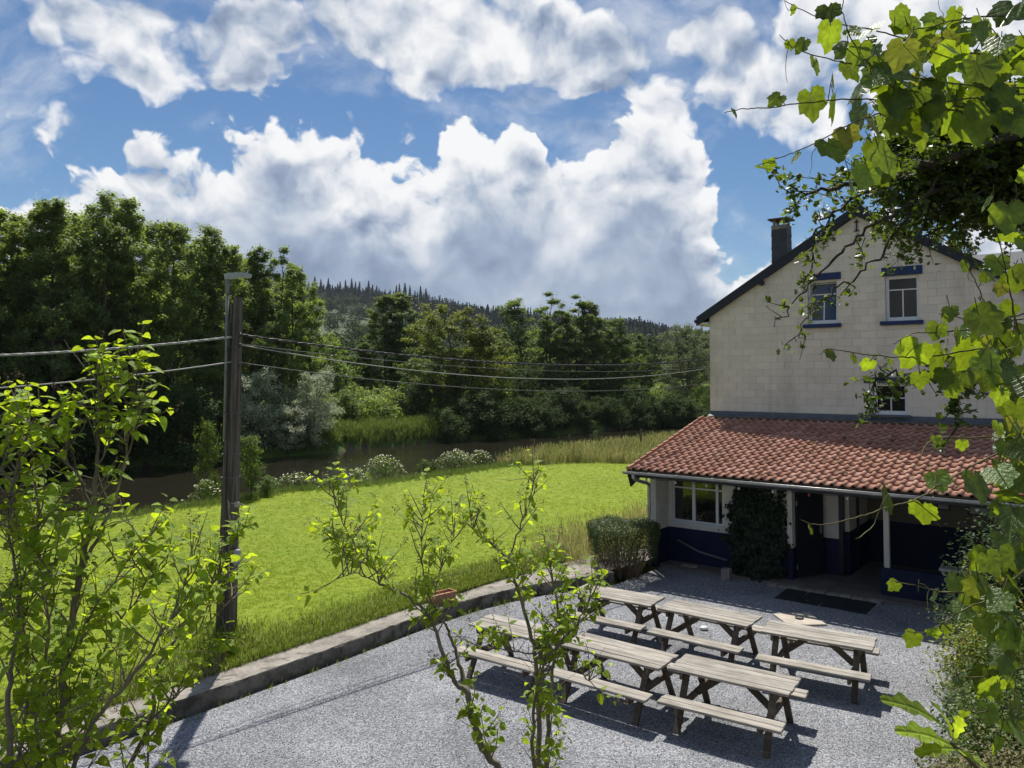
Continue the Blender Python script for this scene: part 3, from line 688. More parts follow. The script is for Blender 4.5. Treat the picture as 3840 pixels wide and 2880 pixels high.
def build_main_roof():
    th = math.atan(SLOPE)
    for sg, nm in ((-1, 'roof_slope'), (1, 'roof_slope')):
        ov = 0.30; p0 = (APEX_T, APEX_Z + 0.10); e = APEX_T + sg * (APEX_T + ov); ez = APEX_Z + 0.10 - SLOPE * (APEX_T + ov)
        nx_, nz_ = sg * math.sin(th) * 0.10, math.cos(th) * 0.10
        MB().prism([p0, (e, ez), (e + nx_, ez + nz_), (p0[0], p0[1] + 0.10 / math.cos(th))], 1, -0.12, 9.5).build(nm, M_SLATE, HOUSE)
        q0 = (APEX_T, APEX_Z - 0.03); b = 0.255
        MB().prism([(APEX_T, APEX_Z + 0.26), (e + nx_, ez + nz_ + 0.02), (e + nx_, ez + nz_ - b), (APEX_T, APEX_Z + 0.26 - b)], 1, -0.155, -0.123).build('bargeboard', M_FASCIA, HOUSE)
        MB().span((min(e, e - sg * 0.30), -0.11, ez - 0.12), (max(e, e - sg * 0.30), 9.4, ez - 0.06)).span((e - 0.02, -0.11, ez - 0.15), (e + 0.02, 9.4, ez + 0.02)).build('soffit', M_RENDER, HOUSE)
        MB().tube([(e + sg * 0.06, -0.16, ez - 0.02), (e + sg * 0.06, 9.4, ez - 0.02)], 0.062, 10).build('roof_gutter', M_FASCIA, HOUSE, True)
        tt = APEX_T + sg * 2.55
        MB().tube([(tt, -0.14, rake_z(tt) - 0.06), (tt, 0.1, rake_z(tt) - 0.06)], 0.075, 12).build('purlin_end', M_FASCIA, HOUSE)
    MB().tube([(APEX_T, -0.13, APEX_Z + 0.30), (APEX_T, 9.5, APEX_Z + 0.30)], 0.07, 8).build('ridge_cap', M_SLATE, HOUSE, True)
    MB().span((APEX_T - 0.015, -0.05, 8.70), (APEX_T + 0.015, -0.016, 9.02)).tube([(APEX_T - 0.07, -0.03, 8.70), (APEX_T, -0.03, 8.76), (APEX_T + 0.07, -0.03, 8.70)], 0.012, 6).span((APEX_T - 0.06, -0.045, 8.94), (APEX_T + 0.06, -0.02, 8.97)).build('wall_anchor', M_FASCIA, HOUSE)
    # chimney clad in slates, with a cover slab on four little piers
    x0, x1, yA, yB = 1.60, 2.03, 0.85, 1.28
    ch = MB().span((x0, yA, 7.0), (x1, yB, 9.16)).build('chimney', M_FASCIA, HOUSE)
    for k in range(8):
        z0 = 7.6 + k * 0.195; r_ = 0.012 + 0.0025 * (k % 2)
        MB().prism([(x0 - r_, z0), (x1 + r_, z0), (x1 + r_ - .012, z0 + 0.20), (x0 - r_ + .012, z0 + 0.20)], 1, yA - r_, yB + r_).build('slate_course', M_SLATE, ch)
    MB().span((x0 - 0.012, yA - 0.012, 9.17), (x1 + 0.012, yB + 0.012, 9.30), 0.008).build('chimney_crown', M_CONC, ch)
    for x in (x0 + 0.06, x1 - 0.06):
        for y in (yA + 0.06, yB - 0.06): MB().span((x - 0.035, y - 0.035, 9.30), (x + 0.035, y + 0.035, 9.455), 0.004).build('pier', M_CONC, ch)
    MB().raw([(x0 - .09, yA - .09, 9.455), (x1 + .09, yA - .09, 9.455), (x1 + .09, yB + .09, 9.455), (x0 - .09, yB + .09, 9.455), (x0 - .09, yA - .09, 9.495), (x1 + .09, yA - .09, 9.495), (x1 + .09, yB + .09, 9.495), (x0 - .09, yB + .09, 9.495), ((x0 + x1) / 2, (yA + yB) / 2, 9.56)],
             [(3, 2, 1, 0), (0, 1, 5, 4), (1, 2, 6, 5), (2, 3, 7, 6), (3, 0, 4, 7), (4, 5, 8), (5, 6, 8), (6, 7, 8), (7, 4, 8)]).build('cover_slab', simple('rusty_slab', (0.11, 0.07, 0.05), 0.85, 0.4, 5.0, 0.4), ch)
build_main_roof()

# ------------------------------------------------------------------ porch: lean-to roof of red pantiles
PH = math.atan2(3.70 - 2.58, 4.68); PTOP, PLEN = 3.70, 4.68 / math.cos(PH); T0, T1 = -0.22, 9.6
def tile_mat():
    mt, T, p, _ = material('red_pantile')
    oi = T.add('ShaderNodeObjectInfo'); gi = T.add('ShaderNodeNewGeometry'); v = wpos(T)
    rnd = T.math('FRACT', T.math('ADD', oi.outputs['Random'], gi.outputs['Random Per Island']))
    c = T.ramp(rnd, [(0.0, (0.33, 0.160, 0.105)), (0.4, (0.39, 0.195, 0.130)), (0.8, (0.44, 0.230, 0.160)), (1.0, (0.49, 0.28, 0.205))])
    c = T.mix(T.math('MULTIPLY', T.smooth(T.noise(v, 1.1, 5.0, 0.65), 0.45, 0.75), 0.4), c, (0.27, 0.145, 0.105))
    c = T.mix(T.math('MULTIPLY', T.smooth(T.noise(v, 9.0, 4.0, 0.7), 0.62, 0.72), 0.6), c, (0.30, 0.24, 0.18))
    T.put(p.inputs['Base Color'], c); p.inputs['Roughness'].default_value = 0.8; p.inputs['Specular IOR Level'].default_value = 0.25
    bump(T, p, T.noise(v, 70.0, 4.0, 0.7), 0.3, 0.004)
    return mt
M_TILE = tile_mat()
def roof_pt(t, d, h=0.0):
    """point on the porch roof: t along, d down the slope from the wall, h above it (house local)"""
    return (t, -d * math.cos(PH) - h * math.sin(PH), PTOP - d * math.sin(PH) + h * math.cos(PH))
def build_porch_roof():
    deck = MB()
    for a, b, lo, hi in ((T0 + 0.05, T1, -0.10, -0.065),):
        V = [roof_pt(t, d, h) for h in (lo, hi) for t in (a, b) for d in (0.0, PLEN - 0.06)]
        deck.raw(V, [(0, 1, 3, 2), (4, 6, 7, 5), (0, 4, 5, 1), (2, 3, 7, 6), (0, 2, 6, 4), (1, 5, 7, 3)])
    roof = deck.build('porch_roof', simple('roof_boards', (0.10, 0.075, 0.05), 0.85, 0.3, 3.0, 0.3), HOUSE)
    W, E, TH = 0.2135, 0.334, 0.016
    prof = [(0.000, 0.030), (0.012, 0.012), (0.035, 0.003), (0.075, 0.0), (0.112, 0.004), (0.132, 0.018), (0.150, 0.040), (0.172, 0.052), (0.196, 0.050), (0.216, 0.038), (0.232, 0.018)]
    L = E + 0.055; n = len(prof); V = []
    # local tile axes: x along, y up the slope, z off the roof; the lower end rides on the tile below
    for y, dz in ((0.0, 0.040), (L, 0.0)): V += [(x, y, z + dz) for x, z in prof]
    V += [(x, 0.0, z + 0.040 - TH - 0.008) for x, z in prof]; V += [(x, 0.03, z + 0.026 - TH - 0.004) for x, z in prof]
    F = [(i, i + 1, n + i + 1, n + i) for i in range(n - 1)] + [(2 * n + i, 2 * n + i + 1, i + 1, i) for i in range(n - 1)] + [(3 * n + i, 3 * n + i + 1, 2 * n + i + 1, 2 * n + i) for i in range(n - 1)] + [(n - 1, 2 * n + n - 1, 2 * n - 1), (2 * n, 0, n)]
    tile = new_mesh('roof_tile', V, F, True, M_TILE)
    cols, rows = int((T1 - T0) / W), 14
    Rm = Matrix(((1, 0, 0), (0, math.cos(PH), -math.sin(PH)), (0, math.sin(PH), math.cos(PH))))
    spots = []; r = np.random.default_rng(4)
    for j in range(rows):
        for i in range(cols):
            d = PLEN - j * E + r.uniform(-0.006, 0.006); t = T0 + i * W + r.uniform(-0.004, 0.004)
            if 4.30 < t + 0.1 < 5.35 and j >= rows - 0: continue
            spots.append((j, i, Vector(roof_pt(t, d, -0.058)), r.uniform(-0.012, 0.012)))
    # nearest to the viewer first
    def near(s): p = HOUSE.matrix_basis @ s[2]; return (p - Vector((0, 0, CAM_H))).length - 100 * (abs(p.x / p.y) < 0.655)
    spots.sort(key=near); bv = np.array(V); bf3 = F
    rest_p, rest_r = [], []
    for k, (j, i, loc, tw) in enumerate(spots):
        M = Rm @ Matrix.Rotation(tw, 3, 'Z')
        if k < 300: o = link('roof_tile', tile, roof, loc, M.to_euler())
        else: rest_p.append(loc); rest_r.append(np.array(M))
    P = np.array(rest_p); Q = np.array(rest_r)
    q4 = np.array([f for f in F if len(f) == 4]); q3 = np.array([f for f in F if len(f) == 3])
    Va, Fa = stamp(bv, q4, P, Q, np.ones(len(P))); _, Fb = stamp(bv, q3, P, Q, np.ones(len(P)))
    o = link('far_roof_tiles', new_mesh('far_roof_tiles', Va, [Fa, Fb], True, M_TILE), roof); o['kind'] = 'stuff'
    # verge tiles down the left edge
    for j in range(rows):
        d0, d1 = PLEN - j * E, PLEN - j * E - L
        m = MB(); m.raw([roof_pt(T0 - 0.015, d0, 0.012), roof_pt(T0 - 0.015, d1, -0.018), roof_pt(T0 - 0.015, d1, -0.15), roof_pt(T0 - 0.015, d0, -0.14), roof_pt(T0 + 0.004, d0, 0.012), roof_pt(T0 + 0.004, d1, -0.018), roof_pt(T0 + 0.004, d1, -0.15), roof_pt(T0 + 0.004, d0, -0.14)],
                        [(0, 1, 2, 3), (4, 7, 6, 5), (0, 4, 5, 1), (3, 2, 6, 7), (0, 3, 7, 4), (1, 5, 6, 2)])
        m.tube([roof_pt(T0 + 0.02, d0 + 0.004, 0.0), roof_pt(T0 + 0.02, d1, -0.03)], 0.042, 8); m.build('verge_tile', M_TILE, roof)
    # lead flashing where the roof meets the wall, with a dressed apron below the low window
    fl = MB(); r = np.random.default_rng(9); ts = np.linspace(T0 + 0.2, T1, 60)
    top = [(t, -0.016, 3.842) for t in ts]; mid = [(t, -0.03, PTOP + 0.045 + r.uniform(-.006, .006)) for t in ts]; low = [roof_pt(t, 0.17 + r.uniform(-.012, .012), 0.035) for t in ts]; k = len(ts)
    fl.raw(top + mid + low, [(j * k + i, (j + 1) * k + i, (j + 1) * k + i + 1, j * k + i + 1) for j in range(2) for i in range(k - 1)])
    fl.build('lead_flashing', M_LEAD, HOUSE)
    MB().span((4.30, -0.12, 3.80), (5.36, -0.018, 3.87), 0.01).build('window_apron', M_LEAD, HOUSE)
    # rafters and fascia board
    for i in range(16):
        t = 0.15 + i * 0.62
        a, b = Vector(roof_pt(t, 0.2, -0.165)), Vector(roof_pt(t, PLEN - 0.02, -0.165)); MB().bar(a, b, 0.06, 0.12, (1, 0, 0)).build('rafter', M_WOODW, roof)
    MB().bar(roof_pt(T0, PLEN - 0.03, -0.17), roof_pt(T1, PLEN - 0.03, -0.17), 0.03, 0.13, (0, 0, 1)).build('fascia_board', M_FASCIA, roof)
    MB().bar((T0 + 0.06, -3.12, 2.72), (T1, -3.12, 2.72), 0.12, 0.14).build('wall_plate', M_WOODW, roof)
    # half-round gutter with brackets and downpipe
    gy, gz, gr = -4.80, 2.50, 0.065; g = MB(); m = 8; xs = [T0 - 0.03, 2.0, 4.5, 7.0, T1]
    Vv = []
    for rr in (gr, gr - 0.006):
        for x in xs: Vv += [(x, gy - rr * math.cos(math.pi * q / m), gz - rr * math.sin(math.pi * q / m)) for q in range(m + 1)]
    nx = len(xs); w1 = m + 1
    Fg = [(i * w1 + q, i * w1 + q + 1, (i + 1) * w1 + q + 1, (i + 1) * w1 + q) for i in range(nx - 1) for q in range(m)]; off = nx * w1
    Fg += [tuple(off + v for v in f[::-1]) for f in Fg]; Fg.append(tuple(range(m + 1)))
    g.raw(Vv, Fg); g.tube([(T0 - 0.03, gy - gr, gz + 0.004), (T1, gy - gr, gz + 0.004)], 0.011, 8)
    gut = g.build('gutter', M_ZINC, HOUSE, True)
    for i in range(11): MB().span((0.25 + i * 0.9, gy - gr - 0.012, gz - 0.035), (0.27 + i * 0.9, gy + gr, gz + 0.012)).build('bracket', M_ZINC, gut)
    dp = smoothline([(0.02, gy, gz - 0.06), (0.03, gy + 0.02, gz - 0.15), (0.06, gy + 0.28, gz - 0.25), (0.0, -3.97, gz - 0.38), (-0.02, -3.90, gz - 0.55), (-0.02, -3.90, 1.2), (-0.02, -3.90, 0.05)], 4)
    MB().tube(dp, 0.045, 10).build('downpipe', M_ZINC, HOUSE, True)
    MB().prism([(-4.70, 2.42), (-4.0, 2.60), (-4.0, 2.30), (-4.55, 2.10)], 0, T0 + 0.02, T0 + 0.05).build('barge_end', M_FASCIA, roof)
    # tufts of moss and fallen leaf litter in the pans of the tiles
    r = np.random.default_rng(21); ml = []
    N = 260; t = r.uniform(1.5, 9.3, N); d = r.beta(2.2, 1.6, N) * (PLEN - 0.2) + 0.1
    t = T0 + np.floor((t - T0) / W) * W + r.uniform(0.04, 0.12, N)
    P = np.array([roof_pt(a, b, -0.02) for a, b in zip(t, d)]); s = r.uniform(0.012, 0.05, N) ** 1.0
    bv = np.array([(1, 0, 0), (.5, .87, 0), (-.5, .87, 0), (-1, 0, 0), (-.5, -.87, 0), (.5, -.87, 0), (0, 0, .6)]); bf = np.array([(0, 1, 6), (1, 2, 6), (2, 3, 6), (3, 4, 6), (4, 5, 6), (5, 0, 6)])
    q = frames(np.tile([[0, -math.sin(PH), math.cos(PH)]], (N, 1)) + r.normal(0, .2, (N, 3)), spin=r.uniform(0, 6, N))
    Vm, Fm = stamp(bv, bf, P, q, np.stack([s, s * r.uniform(.5, 1, N), s * .9], 1))
    o = link('moss', new_mesh('moss', Vm, Fm, False, simple('roof_moss', (0.12, 0.11, 0.035), 0.95, 0.5, 20, 0.6, 0.01, island=0.5)), roof); o['kind'] = 'stuff'
build_porch_roof()

# ------------------------------------------------------------------ porch walls, window, door, post, floor
def two_tone(name, parent, boxes, zsplit, lo=M_NAVY, hi=M_RENDER, low_name='painted_dado'):
    """upper white part + navy base of the same wall"""
    up = MB(); dn = MB()
    for (x0, x1, y0, y1, z0, z1) in boxes:
        up.span((x0, y0, zsplit), (x1, y1, z1)); dn.span((x0, y0, z0), (x1, y1, zsplit))
    w = up.build(name, hi, parent); dn.build(low_name, lo, w); return w
def build_porch():
    F0 = 0.06
    # floor slab and its row of edge stones
    fl = MB().span((0.0, -3.62, -0.1), (9.6, 0.0, F0)).build('porch_floor', simple('porch_concrete', (0.17, 0.15, 0.13), 0.9, 0.3, 2.2, 0.5, 0.008), HOUSE)  # concrete toned darker than the path's to deepen the porch shade
    r = np.random.default_rng(2); x = 2.95
    while x < 5.3:
        w = r.uniform(0.2, 0.34); MB().span((x, -3.80, -0.04), (x + w - 0.012, -3.625, F0 + r.uniform(-.008, .012)), 0.012).build('edge_stone', M_CONC, fl); x += w
    # left end wall projecting as a fin
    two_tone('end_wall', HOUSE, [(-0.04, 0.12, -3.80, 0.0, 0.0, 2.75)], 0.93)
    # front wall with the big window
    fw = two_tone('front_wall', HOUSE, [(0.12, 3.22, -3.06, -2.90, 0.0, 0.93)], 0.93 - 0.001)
    wl = MB()
    wl.span((0.12, -3.06, 0.931), (0.22, -2.90, 2.85)).span((1.62, -3.06, 0.931), (3.22, -2.90, 2.85)).span((0.22, -3.06, 0.931), (1.62, -2.90, 1.07)).span((0.22, -3.06, 2.25), (1.62, -2.90, 2.85)).build('wall_face', M_RENDER, fw)
    win = MB().span((0.20, -3.10, 1.045), (1.64, -2.98, 1.085), 0.006).build('porch_window', M_PVC, HOUSE)
    fr = MB(); fr.span((0.222, -3.03, 1.086), (0.27, -2.95, 2.248), .004).span((1.57, -3.03, 1.086), (1.618, -2.95, 2.248), .004).span((0.27, -3.028, 1.086), (1.57, -2.95, 1.14), .004).span((0.27, -3.028, 2.2), (1.57, -2.95, 2.248), .004)
    fr.span((0.765, -3.034, 1.14), (0.85, -2.95, 2.2), .004).span((1.40, -3.034, 1.14), (1.47, -2.95, 2.2), .004)
    for a, b in ((0.27, 0.765), (0.85, 1.40), (1.47, 1.57)): fr.span((a, -3.02, 1.945), (b, -2.955, 1.985), .003)
    fr.build('frame', M_PVC, win)
    for a, b in ((0.27, 0.765), (0.85, 1.40), (1.47, 1.57)): MB().span((a, -2.995, 1.14), (b, -2.985, 1.945)).build('pane', M_GLASS2, win); MB().span((a, -2.995, 1.985), (b, -2.985, 2.2)).build('pane', M_GLASS2, win)
    # right-hand return of that wall, a post against it, and the open dark door
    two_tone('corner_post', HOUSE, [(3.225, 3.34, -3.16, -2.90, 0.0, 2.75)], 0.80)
    dr = MB().span((0, -0.025, 0), (0.86, 0.02, 2.02), 0.004).build('door', simple('dark_door_paint', (0.012, 0.016, 0.024), 0.4, 0.2, 3, 0.1), HOUSE, loc=(3.36, -2.95, F0 + 0.02), rot=(0, 0, R(62)))
    MB().span((0.74, -0.045, 0.98), (0.79, -0.027, 1.16), 0.003).tube([(0.765, -0.07, 1.08), (0.67, -0.07, 1.08)], 0.009, 8).tube([(0.765, -0.03, 1.08), (0.765, -0.07, 1.08)], 0.009, 8).build('handle', M_ZINC, dr)
    for z in (0.25, 1.75): MB().tube([(0.0, -0.03, z - 0.06), (0.0, -0.03, z + 0.06)], 0.014, 8).build('hinge', M_ZINC, dr)
    for z0, z1 in ((0.15, 0.85), (1.2, 1.9)): MB().span((0.12, -0.034, z0), (0.6, -0.026, z1), 0.004).build('door_panel', M_FASCIA, dr)
    # inner walls of the porch
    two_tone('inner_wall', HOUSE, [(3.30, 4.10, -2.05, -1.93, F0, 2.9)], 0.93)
    MB().span((4.10, -2.06, F0), (4.20, -1.92, 2.9)).span((4.26, -1.2, F0), (4.34, -1.1, 2.9)).build('door_frame', M_FASCIA, HOUSE)
    two_tone('back_wall', HOUSE, [(4.1, 9.6, -0.06, -0.016, F0, 3.5)], 1.15, hi=simple('shade_darkened_wall', (0.17, 0.155, 0.13), 0.85, 0.2, 2, 0.2))  # upper part is white render darkened in colour to deepen the porch shade
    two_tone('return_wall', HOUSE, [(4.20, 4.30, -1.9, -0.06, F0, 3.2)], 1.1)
    MB().span((9.5, -3.1, 0), (9.6, -0.06, 3.2)).build('far_end_wall', M_RENDER, HOUSE)
    # low navy wall with white post
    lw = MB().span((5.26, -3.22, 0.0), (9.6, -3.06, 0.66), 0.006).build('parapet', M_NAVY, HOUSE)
    MB().span((5.33, -3.20, 0.66), (5.44, -3.09, 2.70), 0.006).build('post', M_WOODW, HOUSE)
    MB().span((8.6, -3.20, 0.66), (8.71, -3.09, 2.70), 0.006).build('post', M_WOODW, HOUSE)
build_porch()
# ================================================================== THINGS IN THE YARD
def house_pt(t, s, z):
    """point from house coordinates: t along the gable, s out from it"""
    a = R(-37.4); return (5.88 + t * math.cos(a) - (-s) * math.sin(a), 22.85 + t * math.sin(a) + (-s) * math.cos(a), z)
def wood_mat(name, light, dark, gr=1.0, wear=None):
    mt, T, p, _ = material(name)
    oi = T.add('ShaderNodeObjectInfo'); v = T.vmath('ADD', coords(T), T.vmath('SCALE', (13.7, 5.1, 9.3), scale=oi.outputs['Random']))
    g1 = T.noise(T.vmath('MULTIPLY', v, (1.4, 26.0, 26.0)), gr, 5.0, 0.65, 0.6); g2 = T.noise(T.vmath('MULTIPLY', v, (3.0, 5.0, 5.0)), 1.0, 4.0, 0.6)
    c = T.mix(T.smooth(T.math('ADD', T.math('MULTIPLY', g1, 0.6), T.math('MULTIPLY', g2, 0.4)), 0.36, 0.66), dark, light)
    c = T.mix(1.0, c, T.ramp(oi.outputs['Random'], [(0, 0.82), (1, 1.12)]), 'MULTIPLY')
    if wear: c = T.mix(T.math('MULTIPLY', T.smooth(g2, 0.55, 0.72), 0.8), c, wear)
    T.put(p.inputs['Base Color'], c); p.inputs['Roughness'].default_value = 0.78; p.inputs['Specular IOR Level'].default_value = 0.25
    bump(T, p, g1, 0.45, 0.006)
    return mt
M_TOPW = wood_mat('weathered_table_wood', (0.44, 0.405, 0.35), (0.21, 0.19, 0.16), wear=(0.27, 0.245, 0.205))
M_LEGW = wood_mat('dark_table_wood', (0.17, 0.135, 0.095), (0.085, 0.066, 0.047))
def build_tables():
    t = thing('picnic_table', 'x', 'table', group='picnic tables on the gravel yard')
    L = 1.65; rj = np.random.default_rng(12)
    top = MB().box((0, 0, 0), (L, 0.131, 0.038), bev=0.006).mesh('table_plank', M_TOPW)
    ben = MB().box((0, 0, 0), (L, 0.135, 0.038), bev=0.006).mesh('bench_plank', M_TOPW)
    for i in range(5): link('table_plank', top, t, ((0.004 if i % 2 else -0.003), (i - 2) * 0.1385, 0.731), (0, 0, 0.002 * ((i * 7) % 3 - 1)))
    for sy in (-1, 1):
        for k in (-1, 1): link('bench_plank', ben, t, (0.0, sy * 0.615 + k * 0.0705, 0.425))
    leg = MB().bar((0, 0.20, 0.705), (0, 0.60, 0.0), 0.045, 0.09, (1, 0, 0), 0.004).mesh('leg', M_LEGW)
    cross = MB().bar((0, -0.745, 0.358), (0, 0.745, 0.358), 0.095, 0.045, (1, 0, 0), 0.004).mesh('crossbeam', M_LEGW)
    batt = MB().bar((0, -0.32, 0.664), (0, 0.32, 0.664), 0.09, 0.045, (1, 0, 0), 0.004).mesh('batten', M_LEGW)
    for sx in (-1, 1):
        link('crossbeam', cross, t, (sx * 0.55, 0, 0)); link('batten', batt, t, (sx * 0.645, 0, 0.0))
        for rz in (0, math.pi): link('leg', leg, t, (sx * 0.598, 0, 0), (0, 0, rz))
        MB().bar((sx * 0.52, 0, 0.375), (sx * 0.12, 0, 0.69), 0.09, 0.045, (0, 1, 0), 0.004).build('brace', M_LEGW, t)
    spots = [(1.98, 14.68, -35.0, 'weathered picnic table in the back row closest to the clipped bush'), (3.43, 13.58, -38.5, 'middle weathered picnic table of the back row'),
             (4.88, 12.44, -31.5, 'weathered picnic table in the back row nearest the tree stump'), (0.14, 12.74, -35.0, 'weathered picnic table half hidden behind the lilac leaves'),
             (1.60, 11.74, -37.5, 'middle weathered picnic table of the front row'), (3.07, 10.82, -34.0, 'weathered picnic table at the end of the front row beside open gravel')]
    for i, (x, y, a, lb) in enumerate(spots):
        o = t if i == 0 else copy_tree(t)
        o.location = (x, y, 0.0); o.rotation_euler = (0, 0, R(a)); o['label'] = lb
        for q in o.children:
            if 'plank' in q.name: q.location.z += rj.uniform(-.003, .004); q.location.x += rj.uniform(-.008, .008); q.rotation_euler = (rj.normal(0, .008), rj.normal(0, .0022), rj.normal(0, .0025))
build_tables()

# ------------------------------------------------------------------ utility pole with street lamp, and its cables
POLE = np.array([-4.88, 13.32, LAWN_Z - 0.05])
def build_pole():
    mt, T, p, _ = material('pole_timber'); v = coords(T)
    g1 = T.noise(T.vmath('MULTIPLY', v, (30, 30, 1.2)), 1.0, 5.0, 0.65, 0.5); g2 = T.noise(T.vmath('MULTIPLY', v, (3, 3, 1)), 1.0, 4.0, 0.6)
    c = T.mix(T.smooth(T.math('ADD', T.math('MULTIPLY', g1, 0.6), T.math('MULTIPLY', g2, 0.4)), 0.38, 0.64), (0.060, 0.048, 0.037), (0.175, 0.148, 0.115))
    T.put(p.inputs['Base Color'], c); p.inputs['Roughness'].default_value = 0.85; bump(T, p, g1, 0.6, 0.01)
    M_BAND = simple('dull_steel', (0.14, 0.135, 0.125), 0.6, 0.2, 6, 0.1, metal=0.3)
    po = thing('utility_pole', 'tall dark timber utility pole with flat street lamp on the lawn', 'pole', tuple(POLE))
    Hh = 6.05; lean = Vector((0.085, 0.0, Hh))
    def tap(w0, w1, d0, d1, x0, x1, y=0.0, top=Hh, n=9):
        m = MB(); r = np.random.default_rng(int(abs(x0) * 1000) + 1); V = []
        for i in range(n):
            f = i / (n - 1); z = f * top; w = (w0 + (w1 - w0) * f) / 2; d = (d0 + (d1 - d0) * f) / 2; cx_ = x0 + (x1 - x0) * f + lean.x * z / Hh; b = 0.018
            V += [(cx_ + sx * w + r.normal(0, .0015), y + sy * d + r.normal(0, .0015), z) for sx, sy in ((-1 + b / w, -1), (1 - b / w, -1), (1, -1 + b / d), (1, 1 - b / d), (1 - b / w, 1), (-1 + b / w, 1), (-1, 1 - b / d), (-1, -1 + b / d))]
        F = [(i * 8 + k, i * 8 + (k + 1) % 8, (i + 1) * 8 + (k + 1) % 8, (i + 1) * 8 + k) for i in range(n - 1) for k in range(8)] + [tuple(range(8))[::-1], tuple((n - 1) * 8 + k for k in range(8))]
        return m.raw(V, F)
    tap(0.20, 0.125, 0.24, 0.15, 0.045, 0.035).build('shaft', mt, po)
    tap(0.115, 0.05, 0.20, 0.13, -0.118, -0.058, 0.02, Hh - 0.10).build('side_timber', mt, po)
    def xa(z): return lean.x * z / Hh
    for k, z in enumerate((0.95, 1.72, 2.05, 2.95, 3.35, 4.05, 4.75, 5.2)):
        w = 0.36 - 0.175 * z / Hh; MB().span((xa(z) - w / 2 - 0.012, -0.125 + 0.006 * z, z - 0.010), (xa(z) + w / 2 - 0.008, 0.135 - 0.007 * z, z + 0.010), 0.002).build('steel_band', M_BAND, po)
    MB().span((0.155, -0.16, 1.48), (0.255, -0.06, 1.74), 0.012).build('junction_box', simple('grey_plastic', (0.33, 0.34, 0.35), 0.5, 0.1), po)
    for z0, dz, w in ((2.52, 0.0, 0.22), (2.20, 0.10, 0.20)):
        MB().tube(smoothline([(0.10, -0.13, z0), (0.20, -0.15, z0), (0.20 + w * .6, -0.16, z0 - 0.015), (0.20 + w, -0.12, z0 - 0.09 + dz)], 4), 0.008, 6).build('conduit_loop', M_ZINC, po)
    MB().span((0.17, -0.17, 2.46), (0.20, -0.13, 2.55), 0.004).span((0.215, -0.17, 2.46), (0.245, -0.13, 2.55), 0.004).build('clamp', M_ZINC, po)
    MB().tube([(0.01, -0.135, 0.1), (0.03, -0.13, 1.5), (0.02, -0.125, 3.0), (0.02, -0.105, 4.6), (0.03, -0.09, 5.6)], 0.009, 6).build('earth_wire', M_FASCIA, po)
    # lamp
    tube = MB().tube([(-0.06, -0.06, 3.6), (-0.045, -0.06, 5.0), (-0.045, -0.06, 6.33)], 0.027, 10).tube([(-0.045, -0.06, 6.1), (-0.045, -0.06, 6.36)], 0.038, 10).build('lamp_tube', simple('galvanised', (0.24, 0.25, 0.22), 0.55, 0.25, 6, 0.2, metal=0.4), po, True)
    mb = MB(); prof = [(-0.115, 0.03), (-0.10, 0.05), (0.0, 0.085), (0.12, 0.115), (0.24, 0.11), (0.32, 0.07), (0.335, 0.03)]
    top = [(x, s * w, 6.46 + 0.02 * (1 - abs(x - .1) / .25)) for s in (-1, 1) for x, w in (prof if s < 0 else prof[::-1])]; bot = [(x * 0.97, y * 0.9, 6.37 if x < 0.05 else 6.40) for x, y, _ in top]; mid = [(x, y, 6.44) for x, y, _ in top]
    k = len(top); mb.raw(bot + mid + top, [tuple(range(k))[::-1], tuple(range(2 * k, 3 * k))] + [(j * k + i, j * k + (i + 1) % k, (j + 1) * k + (i + 1) % k, (j + 1) * k + i) for j in (0, 1) for i in range(k)])
    mb.build('lamp_head', simple('lamp_grey', (0.42, 0.45, 0.44), 0.5, 0.1, 3, 0.1), po, rot=(0, 0, R(8)))
    for z, y in ((5.38, 0), (5.20, 0), (4.87, 0)):
        MB().lathe([(0.012, 0), (0.03, 0.01), (0.034, 0.03), (0.022, 0.045), (0.03, 0.06), (0.014, 0.075)], (xa(z) + 0.125, -0.10, z - 0.03), 10).build('insulator', simple('insulator_brown', (0.06, 0.04, 0.03), 0.3, 0.1), po, True)
    return xa
xa = build_pole()
def cable(name, a, b, sag, r, mat, label, twist=0.0, n=46):
    a, b = np.array(a), np.array(b); s = np.linspace(0, 1, n if not twist else 260); P = a[None] + (b - a)[None] * s[:, None]; P[:, 2] -= sag * 4 * s * (1 - s)
    mb = MB()
    if twist:
        d = (b - a) / np.linalg.norm(b - a); u = np.cross(d, (0, 0, 1)); u /= np.linalg.norm(u); w = np.cross(u, d); L = np.linalg.norm(b - a)
        for ph in (0, 2.09, 4.19):
            an = s * L / twist * 2 * math.pi + ph; Q = P + (u[None] * np.cos(an)[:, None] + w[None] * np.sin(an)[:, None]) * r * 1.05; mb.tube(Q, r, 5)
    else: mb.tube(P, r, 6)
    tag(mb.build(name, mat, None, True), label, 'cable')
